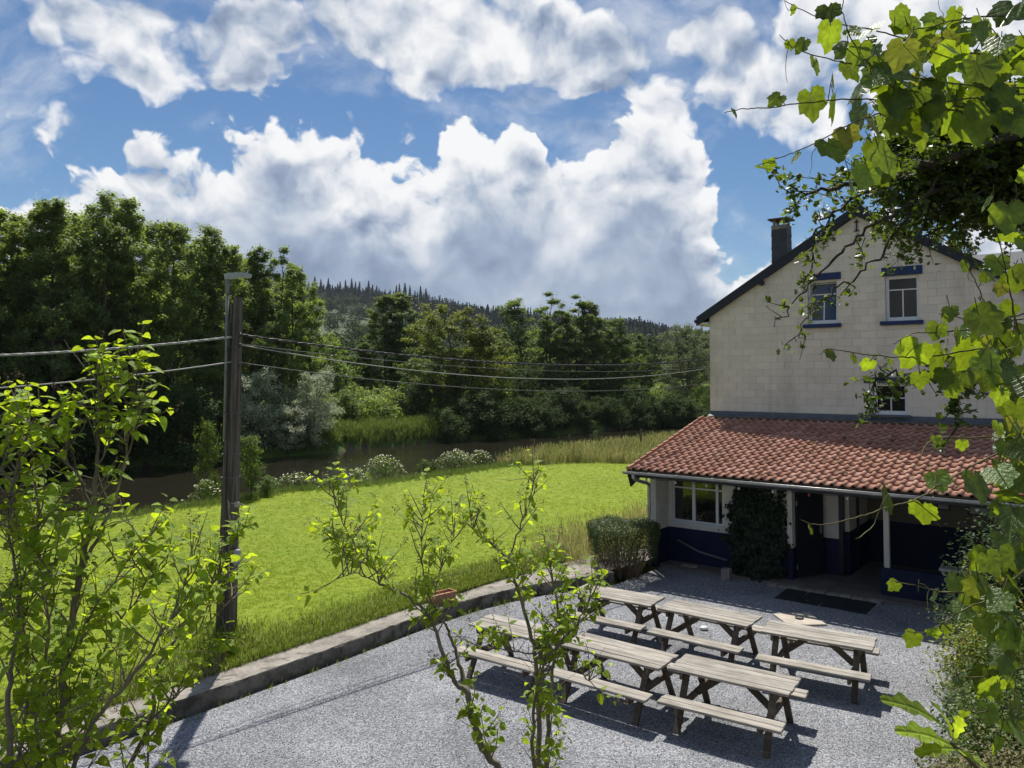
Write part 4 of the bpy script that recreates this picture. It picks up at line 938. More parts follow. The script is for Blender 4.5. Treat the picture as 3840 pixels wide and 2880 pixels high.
def build_cables():
    blk = simple('black_cable', (0.035, 0.035, 0.036), 0.5, 0.2); wht = simple('grey_cable', (0.42, 0.42, 0.38), 0.5, 0.15); pal = simple('pale_cable', (0.34, 0.35, 0.30), 0.5, 0.15); grn = simple('dull_cable', (0.10, 0.11, 0.09), 0.6, 0.2)
    def pole_at(z, x=0.13): return (POLE[0] + xa(z) + x, POLE[1] - 0.09, POLE[2] + z)
    hx = lambda z, s=0.0: house_pt(-0.02, 0.02 + s, z)
    cable('power_cable', pole_at(5.40), hx(5.36), 0.33, 0.011, blk, 'thick twisted black cable from pole to house corner, the uppermost of four', 0.55)
    cable('power_cable', pole_at(5.24), hx(5.13, -0.03), 0.28, 0.006, grn, 'thinnest cable from pole to house corner, second from the top')
    cable('power_cable', pole_at(5.22, 0.15), hx(5.10), 0.45, 0.009, pal, 'pale slack cable from pole to house corner, third from the top')
    cable('power_cable', pole_at(4.92), hx(4.66), 0.36, 0.008, grn, 'lowest dark cable from pole to house corner')
    cable('power_cable', pole_at(5.36, -0.02), at(-700, 1345, 10.5), 0.10, 0.010, wht, 'twisted pale cable leaving the pole towards the left, upper of two', 0.5)
    cable('power_cable', pole_at(4.93, -0.02), at(-700, 1490, 10.5), 0.10, 0.011, wht, 'plain whitish cable leaving the pole towards the left, lower of two')
build_cables()

# ------------------------------------------------------------------ small things by the porch
def hthing(name, label, cat, t, s, z=0.0, rz=0.0, group=None):
    return thing(name, label, cat, house_pt(t, s, z), R(-37.4) + rz, group)
def build_small():
    rub = simple('rubber_mat', (0.022, 0.024, 0.024), 0.8, 0.25, 6, 0.2)
    names = ['first dark rubber mat, the one nearest the ivy column', 'second dark rubber mat along the porch step', 'third dark rubber mat along the porch step', 'last dark rubber mat, the one nearest the white post']
    for i, lb in enumerate(names):
        m = hthing('rubber_mat', lb, 'mat', 3.64 + i * 0.475, 4.22 + 0.02 * (i % 2), 0.004, R((1, -2, 1.5, 0)[i]), 'rubber mats before the porch step')
        MB().box((0, 0, 0.006), (0.46, 0.97, 0.012), bev=0.004).build('mat_base', rub, m)
        rb = MB()
        for k in range(22): rb.box((0, -0.46 + k * 0.0438, 0.0145), (0.43, 0.018, 0.007))
        rb.build('ribs', rub, m)
    sl = hthing('inspection_cover', 'pale square concrete cover with an iron ring lying in the gravel', 'cover', 4.33, 5.93, 0.0, R(42))
    MB().box((0, 0, 0.012), (0.76, 0.74, 0.05), bev=0.008).build('slab', simple('pale_slab', (0.42, 0.37, 0.30), 0.9, 0.2, 3, 0.5, 0.006), sl)
    MB().tube([(0.075 * math.cos(a), 0.075 * math.sin(a), 0.047 + 0.012 * (math.sin(a) > 0)) for a in np.linspace(0, 6.28, 15)], 0.010, 6).build('iron_ring', M_FASCIA, sl)
    MB().lathe([(0.07, 0), (0.07, 0.002)], (0, 0, 0.0375), 16).build('ring_recess', M_FASCIA, sl)
    # tree stump
    st = thing('tree_stump', 'short sawn tree stump with pale orange cut face at the gravel edge', 'stump', (7.60, 12.95, 0.0))
    r = np.random.default_rng(8); mb = MB(); n = 26; V = []
    for z, s in ((-0.05, 1.18), (0.04, 1.06), (0.16, 1.0), (0.31, 0.97)): V += [((0.195 * s + 0.014 * math.sin(k * 1.9) + r.normal(0, .005)) * math.cos(6.283 * k / n), (0.195 * s + 0.014 * math.sin(k * 1.9) + r.normal(0, .005)) * math.sin(6.283 * k / n), z + 0.012 * math.cos(6.283 * k / n)) for k in range(n)]
    mb.raw(V, [(i * n + k, i * n + (k + 1) % n, (i + 1) * n + (k + 1) % n, (i + 1) * n + k) for i in range(3) for k in range(n)]); mb.build('bark', simple('stump_bark', (0.10, 0.075, 0.055), 0.9, 0.4, 9, 0.9, 0.02, stretch=(1, 1, .25)), st)
    MB().raw([(q[0] * 0.985, q[1] * 0.985, q[2] - 0.003) for q in V[-n:]], [tuple(range(n))]).build('cut_face', simple('sawn_wood', (0.46, 0.27, 0.135), 0.8, 0.25, 7, 0.3), st)
    # concrete block below the ivy, loose boards and a grey pipe by the window wall
    b = hthing('concrete_block', 'grey hollow concrete block standing at the foot of the ivy', 'block', 2.02, 3.92, 0.0, R(6))
    MB().span((-0.10, -0.10, 0), (0.10, 0.10, 0.03)).span((-0.10, -0.10, 0.03), (0.10, -0.06, 0.28), 0.003).span((-0.10, 0.06, 0.03), (0.10, 0.10, 0.28), 0.003).span((-0.10, -0.06, 0.03), (-0.06, 0.06, 0.28)).span((0.06, -0.06, 0.03), (0.10, 0.06, 0.28)).build('block_body', M_CONC, b)
    o = MB().tube([house_pt(0.40, 3.14, 0.62), house_pt(1.0, 3.16, 0.40), house_pt(1.75, 3.2, 0.30)], 0.028, 8).build('drain_pipe', simple('grey_pipe', (0.16, 0.16, 0.17), 0.5, 0.15), None, True); tag(o, 'long grey pipe leaning along the navy wall below the window', 'pipe')
    bd = hthing('loose_board', 'small weathered boards lying on the floor below the porch window', 'board', 0.85, 3.42, 0.065, R(10))
    for k in range(3): MB().box((0, -0.09 + k * 0.09, 0.012), (0.42 - 0.05 * k, 0.08, 0.02), bev=0.003).build('plank', M_TOPW, bd)
    # framed notices on the back wall, white bench behind the parapet
    pap = simple('notice_paper', (0.42, 0.43, 0.42), 0.7, 0.25, 9, 0)
    for t, w, h, z, lb in ((6.05, 0.30, 0.62, 1.55, 'narrow framed notice on the porch back wall beside the post'), (7.0, 0.85, 0.62, 1.50, 'wide framed notice board on the dim porch back wall')):
        f = hthing('notice_board', lb, 'notice', t, 0.085, z)
        MB().span((-w / 2, -0.012, 0), (w / 2, 0.012, h), 0.003).build('frame', M_FASCIA, f); MB().span((-w / 2 + .04, -0.016, .04), (w / 2 - .04, -0.013, h - .04)).build('sheet', pap, f)
    wb = hthing('white_bench', 'small white wooden bench showing above the navy parapet', 'bench', 6.9, 2.75, 0.06)
    MB().span((-0.55, -0.16, 0.62), (0.55, 0.16, 0.68), 0.005).build('seat', M_WOODW, wb)
    for sx in (-1, 1): MB().span((sx * 0.47 - .03, -0.14, 0), (sx * 0.47 + .03, 0.14, 0.62), 0.004).build('leg', M_WOODW, wb)
    # terracotta trough on the kerb path
    tr = thing('terracotta_trough', 'small terracotta flower trough on the concrete path behind the lilac', 'trough', tuple(ground(1655, 2262, LAWN_Z + 0.03)), R(42))
    MB().raw([(-.26, -.09, 0), (.26, -.09, 0), (.26, .09, 0), (-.26, .09, 0), (-.31, -.13, .22), (.31, -.13, .22), (.31, .13, .22), (-.31, .13, .22), (-.28, -.10, .22), (.28, -.10, .22), (.28, .10, .22), (-.28, .10, .22), (-.28, -.10, .17), (.28, -.10, .17), (.28, .10, .17), (-.28, .10, .17)],
             [(3, 2, 1, 0), (0, 1, 5, 4), (1, 2, 6, 5), (2, 3, 7, 6), (3, 0, 4, 7), (4, 5, 9, 8), (5, 6, 10, 9), (6, 7, 11, 10), (7, 4, 8, 11), (8, 9, 13, 12), (9, 10, 14, 13), (10, 11, 15, 14), (11, 8, 12, 15), (12, 13, 14, 15)]).build('trough_body', simple('terracotta', (0.36, 0.19, 0.10), 0.85, 0.25, 5, 0.3), tr)
    # white pebble under the middle table
    o = MB().lathe([(0.02, 0), (0.07, 0.01), (0.085, 0.035), (0.06, 0.065), (0.01, 0.075)], tuple(ground(2640, 2362)), 12).build('white_bowl', simple('white_enamel', (0.7, 0.7, 0.68), 0.4, 0.1), None, True); tag(o, 'small white upturned bowl on the gravel under the middle table', 'bowl')
    # string of bulbs under the eave
    s = thing('string_light', 'string of small white bulbs hanging along the porch eave', 'lights', house_pt(0, 4.55, 2.35), R(-37.4))
    xs = [0.25 + k * 0.78 for k in range(12)]; cord = []
    for a, b_ in zip(xs[:-1], xs[1:]):
        for f in np.linspace(0, 1, 6)[:-1]: cord.append((a + (b_ - a) * f, 0, 0.02 - 0.05 * 4 * f * (1 - f)))
    MB().tube(cord, 0.006, 5).build('cord', M_FASCIA, s)
    for k, x in enumerate(xs):
        bu = MB().lathe([(0.008, -0.105), (0.024, -0.095), (0.030, -0.07), (0.02, -0.045), (0.014, -0.035)], (x, 0, 0.02), 10).build('bulb', simple('frosted_bulb', (0.6, 0.6, 0.56), 0.3, 0.05) if k != 5 else simple('red_bulb', (0.45, 0.06, 0.05), 0.3, 0.05), s, True)
        MB().lathe([(0.015, -0.036), (0.016, 0.004)], (x, 0, 0.02), 8).build('socket', M_FASCIA, bu)
build_small()

# ------------------------------------------------------------------ clipped bush and ivy
LEAF4 = (np.array([(-0.5, 0, 0), (0, -0.32, 0.06), (0.5, 0, 0), (0, 0.32, 0.06)]), np.array([(0, 1, 2, 3)]))
M_BOX = leaf_mat('box_leaf', (0.050, 0.090, 0.020), (0.09, 0.15, 0.02), 0.45, 0.3, 0.45, yellow=((0.26, 0.20, 0.07), 0.09))
M_IVY = leaf_mat('ivy_leaf', (0.013, 0.030, 0.010), (0.03, 0.055, 0.015), 0.4, 0.25, 0.4)
M_TWIG = simple('dry_twig', (0.16, 0.115, 0.07), 0.9, 0.35, 12, 0.4, island=0.3)
M_BARK = simple('bark', (0.085, 0.070, 0.052), 0.9, 0.4, 7, 0.8, 0.02, stretch=(1, 1, .3))
def build_bush():
    b = thing('clipped_bush', 'clipped boxy bush with bare brown stems beside the porch pillar', 'bush', (2.72, 19.0, 0.0))
    r = np.random.default_rng(31); N = 22000
    # squarish drum: leaves near its surface, thick above, thin below
    th = r.uniform(0, 6.283, N); top = r.random(N) < 0.42
    def rad(t): return 0.80 * (1 + 0.06 * np.sin(3 * t + 1) + 0.04 * np.sin(7 * t)) / np.maximum(np.abs(np.cos(t)) ** 4 + np.abs(np.sin(t)) ** 4, 0.5) ** 0.2
    q = np.where(top, np.sqrt(r.random(N)), 1 - 0.14 * r.random(N) ** 1.5); z = np.where(top, 1.26 - 0.10 * q ** 6 + r.normal(0, 0.035, N), 0.30 + 0.92 * r.random(N) ** 0.42)
    rr = rad(th) * q * np.where(top, 1, 0.90 + 0.14 * z) + r.normal(0, 0.02, N)
    P = np.stack([rr * np.cos(th), rr * np.sin(th), z + 0.05 * np.sin(4 * th) * top], -1)
    nr = np.where(top[:, None], [[0, 0, 1.0]], np.stack([np.cos(th), np.sin(th), 0.5 + 0 * th], -1)) + r.normal(0, 0.6, (N, 3))
    V, F = stamp(*LEAF4, P, frames(nr, spin=r.uniform(0, 6.28, N)), r.uniform(0.022, 0.045, N))
    o = link('foliage', new_mesh('foliage', V, F, False, M_BOX), b); o['kind'] = 'stuff'
    mb = MB()
    for k in range(190):
        a = r.uniform(0, 6.283); q = r.random() ** 0.5; x, y = 0.42 * q * math.cos(a), 0.42 * q * math.sin(a); f = rad(np.array([a]))[0] * 0.93 * q / max(0.42 * q, 1e-3)
        w = r.normal(0, 0.05, 4); mb.tube([(x, y, 0), (x * (1 + (f - 1) * .45) + w[0], y * (1 + (f - 1) * .45) + w[1], 0.38), (x * f + w[2], y * f + w[3], 0.85 + r.uniform(-.2, .2))], [0.012, 0.008, 0.003], 4, False)
    mb.build('stems', M_TWIG, b)
    iv = hthing('ivy', 'dark ivy thicket climbing the white porch wall beside the window', 'ivy', 2.5, 3.06)
    N = 9000; u = r.random(N); h = r.random(N) ** 0.8
    z = 0.02 + 2.33 * h; half = np.interp(z, [0, 0.5, 1.2, 1.9, 2.35], [0.50, 0.62, 0.68, 0.55, 0.34]) * (1 + 0.10 * np.sin(z * 9) + 0.07 * np.sin(z * 23 + 1) + 0.12 * r.normal(0, 1, N) * (r.random(N) < .3)); x = (u * 2 - 1) * half * (1 + 0.05 * r.normal(0, 1, N)) + np.interp(z, [0, 2.3], [0.03, -0.06])
    dep = np.interp(z, [0, 1.2, 2.35], [0.55, 0.42, 0.14]) * np.sqrt(np.maximum(1 - (x / half / 1.1) ** 2, 0.04)) * (0.78 + 0.22 * r.random(N)) + 0.03
    kp = ~((z > 1.55) & (x > 0.02) & (r.random(N) < (z - 1.45) * 1.3)) & ~((np.sin(x * 11 + z * 5) * np.sin(z * 8 - x * 4) > .55) & (r.random(N) < .6)); x, z, dep, N = x[kp], z[kp], dep[kp] * (1 + .25 * np.sin(x[kp] * 9) * np.sin(z[kp] * 7)), int(kp.sum())
    nr = np.stack([x * 0.8, -np.ones(N), 0.45 + 0 * x], -1) + r.normal(0, 0.45, (N, 3))
    ivl = (np.array([(0, 0, 0), (-0.42, 0.25, 0), (-0.3, -0.25, 0), (0, -0.62, -.05), (0.3, -0.25, 0), (0.42, 0.25, 0), (0, 0.38, 0)]), np.array([(0, 1, 2), (0, 2, 3), (0, 3, 4), (0, 4, 5), (0, 5, 6), (0, 6, 1)]))
    V, F = stamp(*ivl, np.stack([x, -dep, z], -1), frames(nr, spin=r.normal(0, 0.6, N)), r.uniform(0.05, 0.10, N))
    o = link('foliage', new_mesh('foliage', V, F, False, M_IVY), iv); o['kind'] = 'stuff'
    # loose sprays to the right over the white wall
    N = 260; z = r.uniform(0.9, 2.3, N); x = 0.50 + r.random(N) ** 2.2 * 0.28; V, F = stamp(*ivl, np.stack([x, -0.04 - 0.05 * r.random(N), z], -1), frames(np.stack([0 * x, -1 + 0 * x, .4 + 0 * x], -1) + r.normal(0, .35, (N, 3)), spin=r.normal(0, .6, N)), r.uniform(0.05, 0.09, N))
    o = link('sprays', new_mesh('sprays', V, F, False, M_IVY), iv); o['kind'] = 'stuff'
    mb = MB()
    for k in range(16): x0 = r.uniform(-.4, .45); mb.tube([(x0, -0.3, 0), (x0 + r.normal(0, .06), -0.16, 0.7), (x0 + r.normal(0, .1), -0.06, 1.5), (x0 + r.normal(0, .15), -0.04, 2.2)], [.016, .012, .008, .004], 5, False)
    mb.build('stems', M_BARK, iv)
build_bush()
# ================================================================== TREES
def tubes_np(segs, n=5):
    """segs: list of (points (m,3), radii (m,)) -> V,F arrays; all with n sides"""
    Vs, Fs, o = [], [], 0
    ang = np.arange(n) * 2 * math.pi / n; ca, sa = np.cos(ang), np.sin(ang)
    for P, r in segs:
        P = np.asarray(P, float); m = len(P); t = np.gradient(P, axis=0); t /= np.maximum(np.linalg.norm(t, axis=1, keepdims=True), 1e-9)
        ref = np.array([0.31, 0.17, 0.93]) if abs(t[0, 2]) < 0.8 else np.array([0.93, 0.31, 0.17])
        x = np.cross(ref, t); x /= np.maximum(np.linalg.norm(x, axis=1, keepdims=True), 1e-9); y = np.cross(t, x)
        V = P[:, None] + (x[:, None] * ca[None, :, None] + y[:, None] * sa[None, :, None]) * np.asarray(r)[:, None, None]
        i = np.arange(m - 1)[:, None] * n; k = np.arange(n)[None]; k2 = (k + 1) % n
        Fs.append(np.stack([i + k, i + k2, i + n + k2, i + n + k], -1).reshape(-1, 4) + o); Vs.append(V.reshape(-1, 3)); o += m * n
    return np.concatenate(Vs), np.concatenate(Fs)
def make_tree(seed, H=15.0, rad=2.8, base=0.16, n1=46, leaves=15000, lsize=0.17, profile='alder', up=0.55, clump=0.42, stems=1, r0=0.20, twist=0.35, shoots=0.5):
    """returns (wood V,F), (leaf V,F): trunk(s), limbs, twigs, and leaves bunched round the twigs"""
    r = np.random.default_rng(seed); segs = []; tips = []
    prof = {'alder': ([0, .12, .35, .7, .9, 1], [.50, .85, 1.0, .78, .42, .12]), 'round': ([0, .1, .35, .65, .88, 1], [.55, .9, 1.0, .92, .62, .2]), 'spire': ([0, .1, .4, .8, 1], [.9, 1, .75, .3, .05]),
            'willow': ([0, .15, .5, .8, 1], [.85, 1, .95, .7, .3])}[profile]
    for s in range(stems):
        a0 = s * 2.4 + r.uniform(0, 1); sp = 0 if stems == 1 else rad * 0.35
        Hs = H * (1 if s == 0 else r.uniform(0.78, 0.97)); k = 9; f = np.linspace(0, 1, k)
        off = np.cumsum(r.normal(0, H * 0.012, (k, 2)), 0); lean = np.array([math.cos(a0), math.sin(a0)]) * sp
        T = np.c_[off[:, 0] + lean[0] * f ** 0.8, off[:, 1] + lean[1] * f ** 0.8, f * Hs * 0.97]; T[0, :2] = lean * 0.08
        segs.append((T, r0 * (0.85 if stems > 1 else 1) * (1 - f * 0.93) * (1 + 0.5 * np.exp(-f * 25))))
        for i in range(n1 // stems):
            q = base + (1 - base) * ((i + r.random()) / (n1 // stems)) ** 0.9; z = q * Hs * 0.97
            c = np.array([np.interp(z, T[:, 2], T[:, j]) for j in range(3)]); az = i * 2.39996 + r.normal(0, twist) + s
            L = rad * np.interp((q - base) / (1 - base), *prof) * r.uniform(0.62, 1.18)
            if stems > 1: L *= 0.8
            el = up * r.uniform(0.5, 1.4) + 0.5 * max(q - 0.75, 0)
            d = np.array([math.cos(az) * math.cos(el), math.sin(az) * math.cos(el), math.sin(el)]); m = 5; g = np.linspace(0, 1, m)
            P = c[None] + d[None] * (L * g)[:, None] + np.cumsum(r.normal(0, L * 0.035, (m, 3)), 0) * (g > 0)[:, None]; P[:, 2] += (0.12 if profile != 'willow' else -0.12) * L * g ** 2
            rb = max(0.012, 0.32 * r0 * (1 - q) + 0.015) * min(1, L / rad + .3); segs.append((P, rb * (1 - 0.85 * g)))
            for _ in range(2 + int(L / rad * 5)):
                t = r.uniform(0.3, 1.0); p = np.array([np.interp(t, g, P[:, j]) for j in range(3)]); dd = d + r.normal(0, 0.75, 3); dd[2] += shoots * 0.5; dd /= np.linalg.norm(dd)
                l2 = L * r.uniform(0.16, 0.38) + 0.12; e = p + dd * l2; segs.append((np.array([p, (p + e) / 2 + r.normal(0, l2 * .06, 3), e]), np.array([rb * .4, rb * .25, 0.004]))) ; tips.append((p, e))
    nt = len(tips); P0 = np.array([t[0] for t in tips]); P1 = np.array([t[1] for t in tips])
    idx = r.integers(0, nt, leaves); w = r.random(leaves) ** 0.6
    # every twig carries a small flattened bunch; some twigs are bare
    keep = r.random(nt) > 0.10; idx = np.where(keep[idx], idx, r.integers(0, nt, leaves))
    loc = P0[idx] * (1 - w)[:, None] + P1[idx] * w[:, None] + r.normal(0, 1, (leaves, 3)) * clump * np.array([0.55, 0.55, 0.38]) * r.uniform(0.5, 1.1, (leaves, 1))
    axis = np.array([0, 0, H * 0.5]); nr = (loc - axis) * np.array([1, 1, 0.3]); nr /= np.maximum(np.linalg.norm(nr, axis=1, keepdims=True), .2)
    nr = nr * 0.5 + np.array([0, 0, 0.75]) + r.normal(0, 0.55, (leaves, 3))
    return tubes_np(segs, 5), stamp(*LEAF4, loc, frames(nr, spin=r.uniform(0, 6.28, leaves)), r.uniform(0.7, 1.35, leaves) * lsize)
M_ALDER = leaf_mat('alder_leaf', (0.145, 0.200, 0.062), (0.34, 0.45, 0.07), 0.42, 0.45, 0.55, gloss=0.22, obj_var=0.2)
M_MIDLEAF = leaf_mat('deep_alder_leaf', (0.110, 0.158, 0.045), (0.26, 0.36, 0.05), 0.42, 0.42, 0.55, gloss=0.22, obj_var=0.2)
M_OAK = leaf_mat('oak_leaf', (0.130, 0.165, 0.028), (0.31, 0.36, 0.035), 0.42, 0.38, 0.55, gloss=0.22, obj_var=0.15)
M_WILLOW = leaf_mat('willow_leaf', (0.125, 0.160, 0.062), (0.23, 0.28, 0.08), 0.4, 0.33, 0.5, obj_var=0.1)
M_SILVER = leaf_mat('silver_willow_leaf', (0.42, 0.47, 0.31), (0.46, 0.52, 0.28), 0.34, 0.42, 0.55, obj_var=0.08)
M_FRESH = leaf_mat('fresh_shrub_leaf', (0.090, 0.150, 0.020), (0.22, 0.32, 0.03), 0.4, 0.42, 0.45, obj_var=0.15)
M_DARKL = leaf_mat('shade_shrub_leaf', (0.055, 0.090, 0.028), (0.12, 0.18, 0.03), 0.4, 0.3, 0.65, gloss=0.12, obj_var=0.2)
KINDS = {}
def kind(name, leafmat, **kw):
    (wv, wf), (lv, lf) = make_tree(**kw)
    KINDS[name] = (new_mesh(name + '_trunk', wv, wf, True, M_BARK), new_mesh(name + '_crown', lv, lf, False, leafmat), kw.get('H', 15.0), kw.get('rad', 2.8))
kind('alder_a', M_ALDER, seed=1, H=16, rad=3.0, n1=50, leaves=26000, lsize=0.19, base=0.10)
kind('alder_b', M_ALDER, seed=2, H=16, rad=2.5, n1=52, leaves=24000, lsize=0.19, up=0.7, base=0.10)
kind('alder_c', M_ALDER, seed=3, H=16, rad=3.4, n1=48, leaves=27000, lsize=0.19, stems=2, base=0.10)
kind('alder_d', M_ALDER, seed=4, H=14, rad=2.6, n1=40, leaves=15000, base=0.22, up=0.65)
kind('oak', M_OAK, seed=5, H=12, rad=5.2, n1=56, leaves=30000, lsize=0.21, profile='round', up=0.45, base=0.10, stems=2, clump=0.55, r0=0.26)
kind('leggy', M_ALDER, seed=16, H=15, rad=2.6, n1=54, leaves=21000, base=0.12, up=0.75, stems=3, clump=0.36)
kind('willow', M_WILLOW, seed=7, H=11, rad=5.0, n1=60, leaves=22000, lsize=0.17, profile='willow', base=0.08, stems=3, clump=0.6, up=0.6)
kind('silver', M_SILVER, seed=8, H=5.0, rad=2.5, n1=54, leaves=15000, lsize=0.10, profile='round', base=0.06, stems=3, clump=0.34, up=0.65, r0=0.10)
kind('fresh', M_FRESH, seed=9, H=4.0, rad=1.5, n1=40, leaves=6000, lsize=0.10, profile='round', base=0.06, stems=3, clump=0.26, up=0.8, r0=0.05)
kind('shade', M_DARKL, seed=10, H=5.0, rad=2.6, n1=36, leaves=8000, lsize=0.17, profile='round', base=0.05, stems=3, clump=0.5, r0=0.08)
kind('sapling', M_FRESH, seed=12, H=3.4, rad=1.0, n1=34, leaves=3600, lsize=0.10, profile='alder', base=0.12, clump=0.22, up=0.7, r0=0.05)
def tree(kd, px, top, Y, label, cat='tree', name=None, group=None, wide=1.0, rz=None, z0=None, seed=0):
    """a tree whose axis stands px across the view at distance Y and whose top reaches the height seen at row top (2212-wide photo rows)"""
    wood, crown, H, rd = KINDS[kd]; p = at(px * 1.736, top * 1.736, Y); zb = (tz(p[0], Y) if z0 is None else z0) - 0.1; s = (p[2] - zb) / H
    t = thing(name or ('alder_tree' if 'alder' in kd or kd == 'leggy' else kd + '_tree'), label, cat, (p[0], Y, zb), (px * 0.37 + seed) % 6.28 if rz is None else rz, group)
    t.scale = (s * wide, s * wide, s); link('trunk', wood, t); o = link('crown', crown, t); o['kind'] = 'stuff'
    return t
def build_trees():
    G1, G2 = 'alders on the far bank at the left', 'trees on the far bank in the middle'
    left = [(-75, 452, 46, 'alder_a', 1.1), (-10, 440, 47, 'alder_c', 1.0), (62, 432, 49, 'alder_b', 1.15), (128, 428, 47.5, 'alder_a', 1.0), (190, 416, 51, 'alder_d', 1.05), (236, 424, 50, 'alder_c', 0.95),
            (310, 446, 53, 'alder_b', 1.0), (372, 476, 52, 'alder_a', 0.9), (425, 492, 55, 'alder_d', 1.0), (480, 524, 54, 'alder_c', 0.9), (540, 526, 58, 'alder_b', 1.0), (590, 531, 59, 'leggy', 1.05), (628, 566, 61, 'alder_a', 0.85), (668, 640, 62, 'alder_d', 0.9)]
    where = ['cut by the photo\'s left edge', 'second from the photo\'s left edge', 'with flat top, third from the left edge', 'fourth from the left edge', 'with feathery crown, tallest of the left wood', 'just right of the tallest crown', 'with pointed top standing proud of its neighbours', 'right of the pointed one', 'above the lower cable and left of the lamp', 'directly left of the lamp', 'behind the lamp head', 'with bare dark stems right of the pole', 'at the right end of the tall row', 'lowest and last of the left wood']
    for (px, tp, Y, kd, w), wh in zip(left, where): tree(kd, px, tp, Y, 'tall dark alder ' + wh, group=G1, wide=w)
    # second rank filling the wood
    back = [(-40, 455, 60), (40, 462, 62), (100, 458, 61), (160, 450, 64), (215, 462, 63), (275, 470, 64), (340, 492, 66), (400, 512, 66), (452, 530, 68), (510, 548, 68), (560, 556, 70), (610, 590, 72)]
    for i, (px, tp, Y) in enumerate(back): tree(('alder_c', 'alder_a', 'alder_d', 'alder_b')[i % 4], px, tp, Y, 'alder of the hidden second rank in the left wood', group='second rank of the left wood', wide=1.35, seed=i)
    # understorey at the water
    r = np.random.default_rng(6)
    def along(x): i = int(np.argmin(np.abs(FAR_BANK[:, 0] - x) + 100 * (FAR_BANK[:, 1] < 30))); return FAR_BANK[i]
    def bank_shrub(x, H, off, label, group, wide):
        q = along(x); X, Y = x - 0.45 * off, q[1] + off; wood, crown, h0, _ = KINDS['shade']; s = H / h0
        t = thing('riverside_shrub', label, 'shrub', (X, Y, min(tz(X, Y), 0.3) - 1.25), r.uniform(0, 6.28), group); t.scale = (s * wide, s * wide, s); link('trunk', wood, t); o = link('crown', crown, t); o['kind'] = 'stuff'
    for x in np.arange(-46, -20.5, 2.3): bank_shrub(x + r.uniform(-.5, .5), r.uniform(4.0, 6.5), r.uniform(-0.9, 0.5), 'dark riverside shrub in the shade below the left alders', 'shrubs under the left alders', r.uniform(.9, 1.2))
    for x in np.arange(-44, -19.5, 3.1): bank_shrub(x + r.uniform(-.5, .5), r.uniform(6.5, 9.5), r.uniform(3.2, 5.5), 'taller dark shrub behind the waterside shrubs of the left wood', 'tall shrubs under the left alders', r.uniform(.7, .9))
    tree('silver', 556, 812, 54.5, 'silvery willow bush on the far bank just right of the pole', 'willow', 'silver_willow', 'silver willows on the far bank', 1.0, z0=-1.0)
    tree('silver', 676, 808, 57.0, 'tallest silvery willow bush on the far bank with domed top', 'willow', 'silver_willow', 'silver willows on the far bank', 0.9, z0=-1.0)
    tree('silver', 632, 862, 55.2, 'low silvery willow bush at the water between two taller ones', 'willow', 'silver_willow', 'silver willows on the far bank', 1.2, z0=-1.1)
    tree('fresh', 752, 846, 66, 'yellow-green rounded bush right of the silver willows', 'bush', 'leafy_bush', None, 1.5)
    tree('fresh', 716, 742, 74, 'light green young tree in the gap behind the silver willows', 'tree', 'young_tree', None, 1.1)
    mid = [(778, 742, 82, 'alder_b', 0.95, 'slim alder left of the twin tall alders across the river'), (838, 640, 86, 'alder_a', 0.85, 'left of the twin tall alders across the river'), (886, 633, 88, 'alder_b', 0.95, 'right of the twin tall alders across the river'),
           (1008, 672, 76, 'oak', 1.0, 'broad yellowish oak with spreading crown across the river'), (948, 730, 84, 'alder_c', 0.8, 'dark alder between the twin alders and the oak'), (1128, 645, 96, 'alder_d', 0.9, 'thin feathery alder just right of the oak'),
           (1085, 722, 88, 'alder_c', 0.75, 'shorter alder tucked behind the oak crown'), (1190, 628, 86, 'leggy', 0.95, 'leggy alder with the tallest crown right of the oak'), (1240, 634, 88, 'leggy', 1.0, 'leggy alder second in the clump right of the oak'), (1292, 652, 90, 'alder_b', 0.95, 'narrow alder at the right of the leggy clump'),
           (1335, 690, 92, 'alder_a', 0.85, 'sloping-topped alder near the right end of the row'), (1380, 724, 95, 'alder_c', 0.8, 'last low alder before the pale willow'), (1165, 755, 92, 'alder_c', 0.8, 'low dark alder below the leggy clump'), (1265, 748, 96, 'alder_a', 0.95, 'bushy alder filling the middle of the right clump')]
    for px, tp, Y, kd, w, lb in mid:
        t = tree(kd, px, tp - 4, Y, lb, name='oak_tree' if kd == 'oak' else 'alder_tree', group=G2, wide=w * (1.2 if kd == 'oak' else 1.5))
        if kd != 'oak':
            for c in t.children:
                if c.name.startswith('crown'): c.material_slots[0].link = 'OBJECT'; c.material_slots[0].material = M_MIDLEAF
    tree('willow', 1482, 706, 100, 'pale feathery willow beside the corner of the house', 'willow', 'willow_tree', None, 0.95)
    tree('willow', 1560, 740, 112, 'pale willow mostly hidden behind the house corner', 'willow', 'willow_tree', None, 1.0)
    for x in np.arange(-6.2, 22.0, 1.7): bank_shrub(x + r.uniform(-.5, .5), r.uniform(3.2, 4.8), r.uniform(-0.9, 0.6), 'dark shrub at the water below the middle trees', 'shrubs under the middle trees', r.uniform(.95, 1.25))
    for x in np.arange(-6, 17.0, 3.0): bank_shrub(x + r.uniform(-.5, .5), r.uniform(5.0, 7.0), r.uniform(4.0, 7.0), 'taller dark shrub behind the waterside shrubs of the middle trees', 'tall shrubs under the middle trees', r.uniform(.75, .95))
    tree('fresh', 905, 780, 80, 'sunlit green bush between the trunks left of the oak', 'bush', 'leafy_bush', None, 1.2)
    tree('fresh', 1145, 875, 82, 'sunlit low bush at the foot of the leggy alders', 'bush', 'leafy_bush', None, 1.4)
    tree('sapling', 541, 946, 29.6, 'young leafy sapling on the near bank right of the pole', 'sapling', 'bank_sapling', None, 0.8)
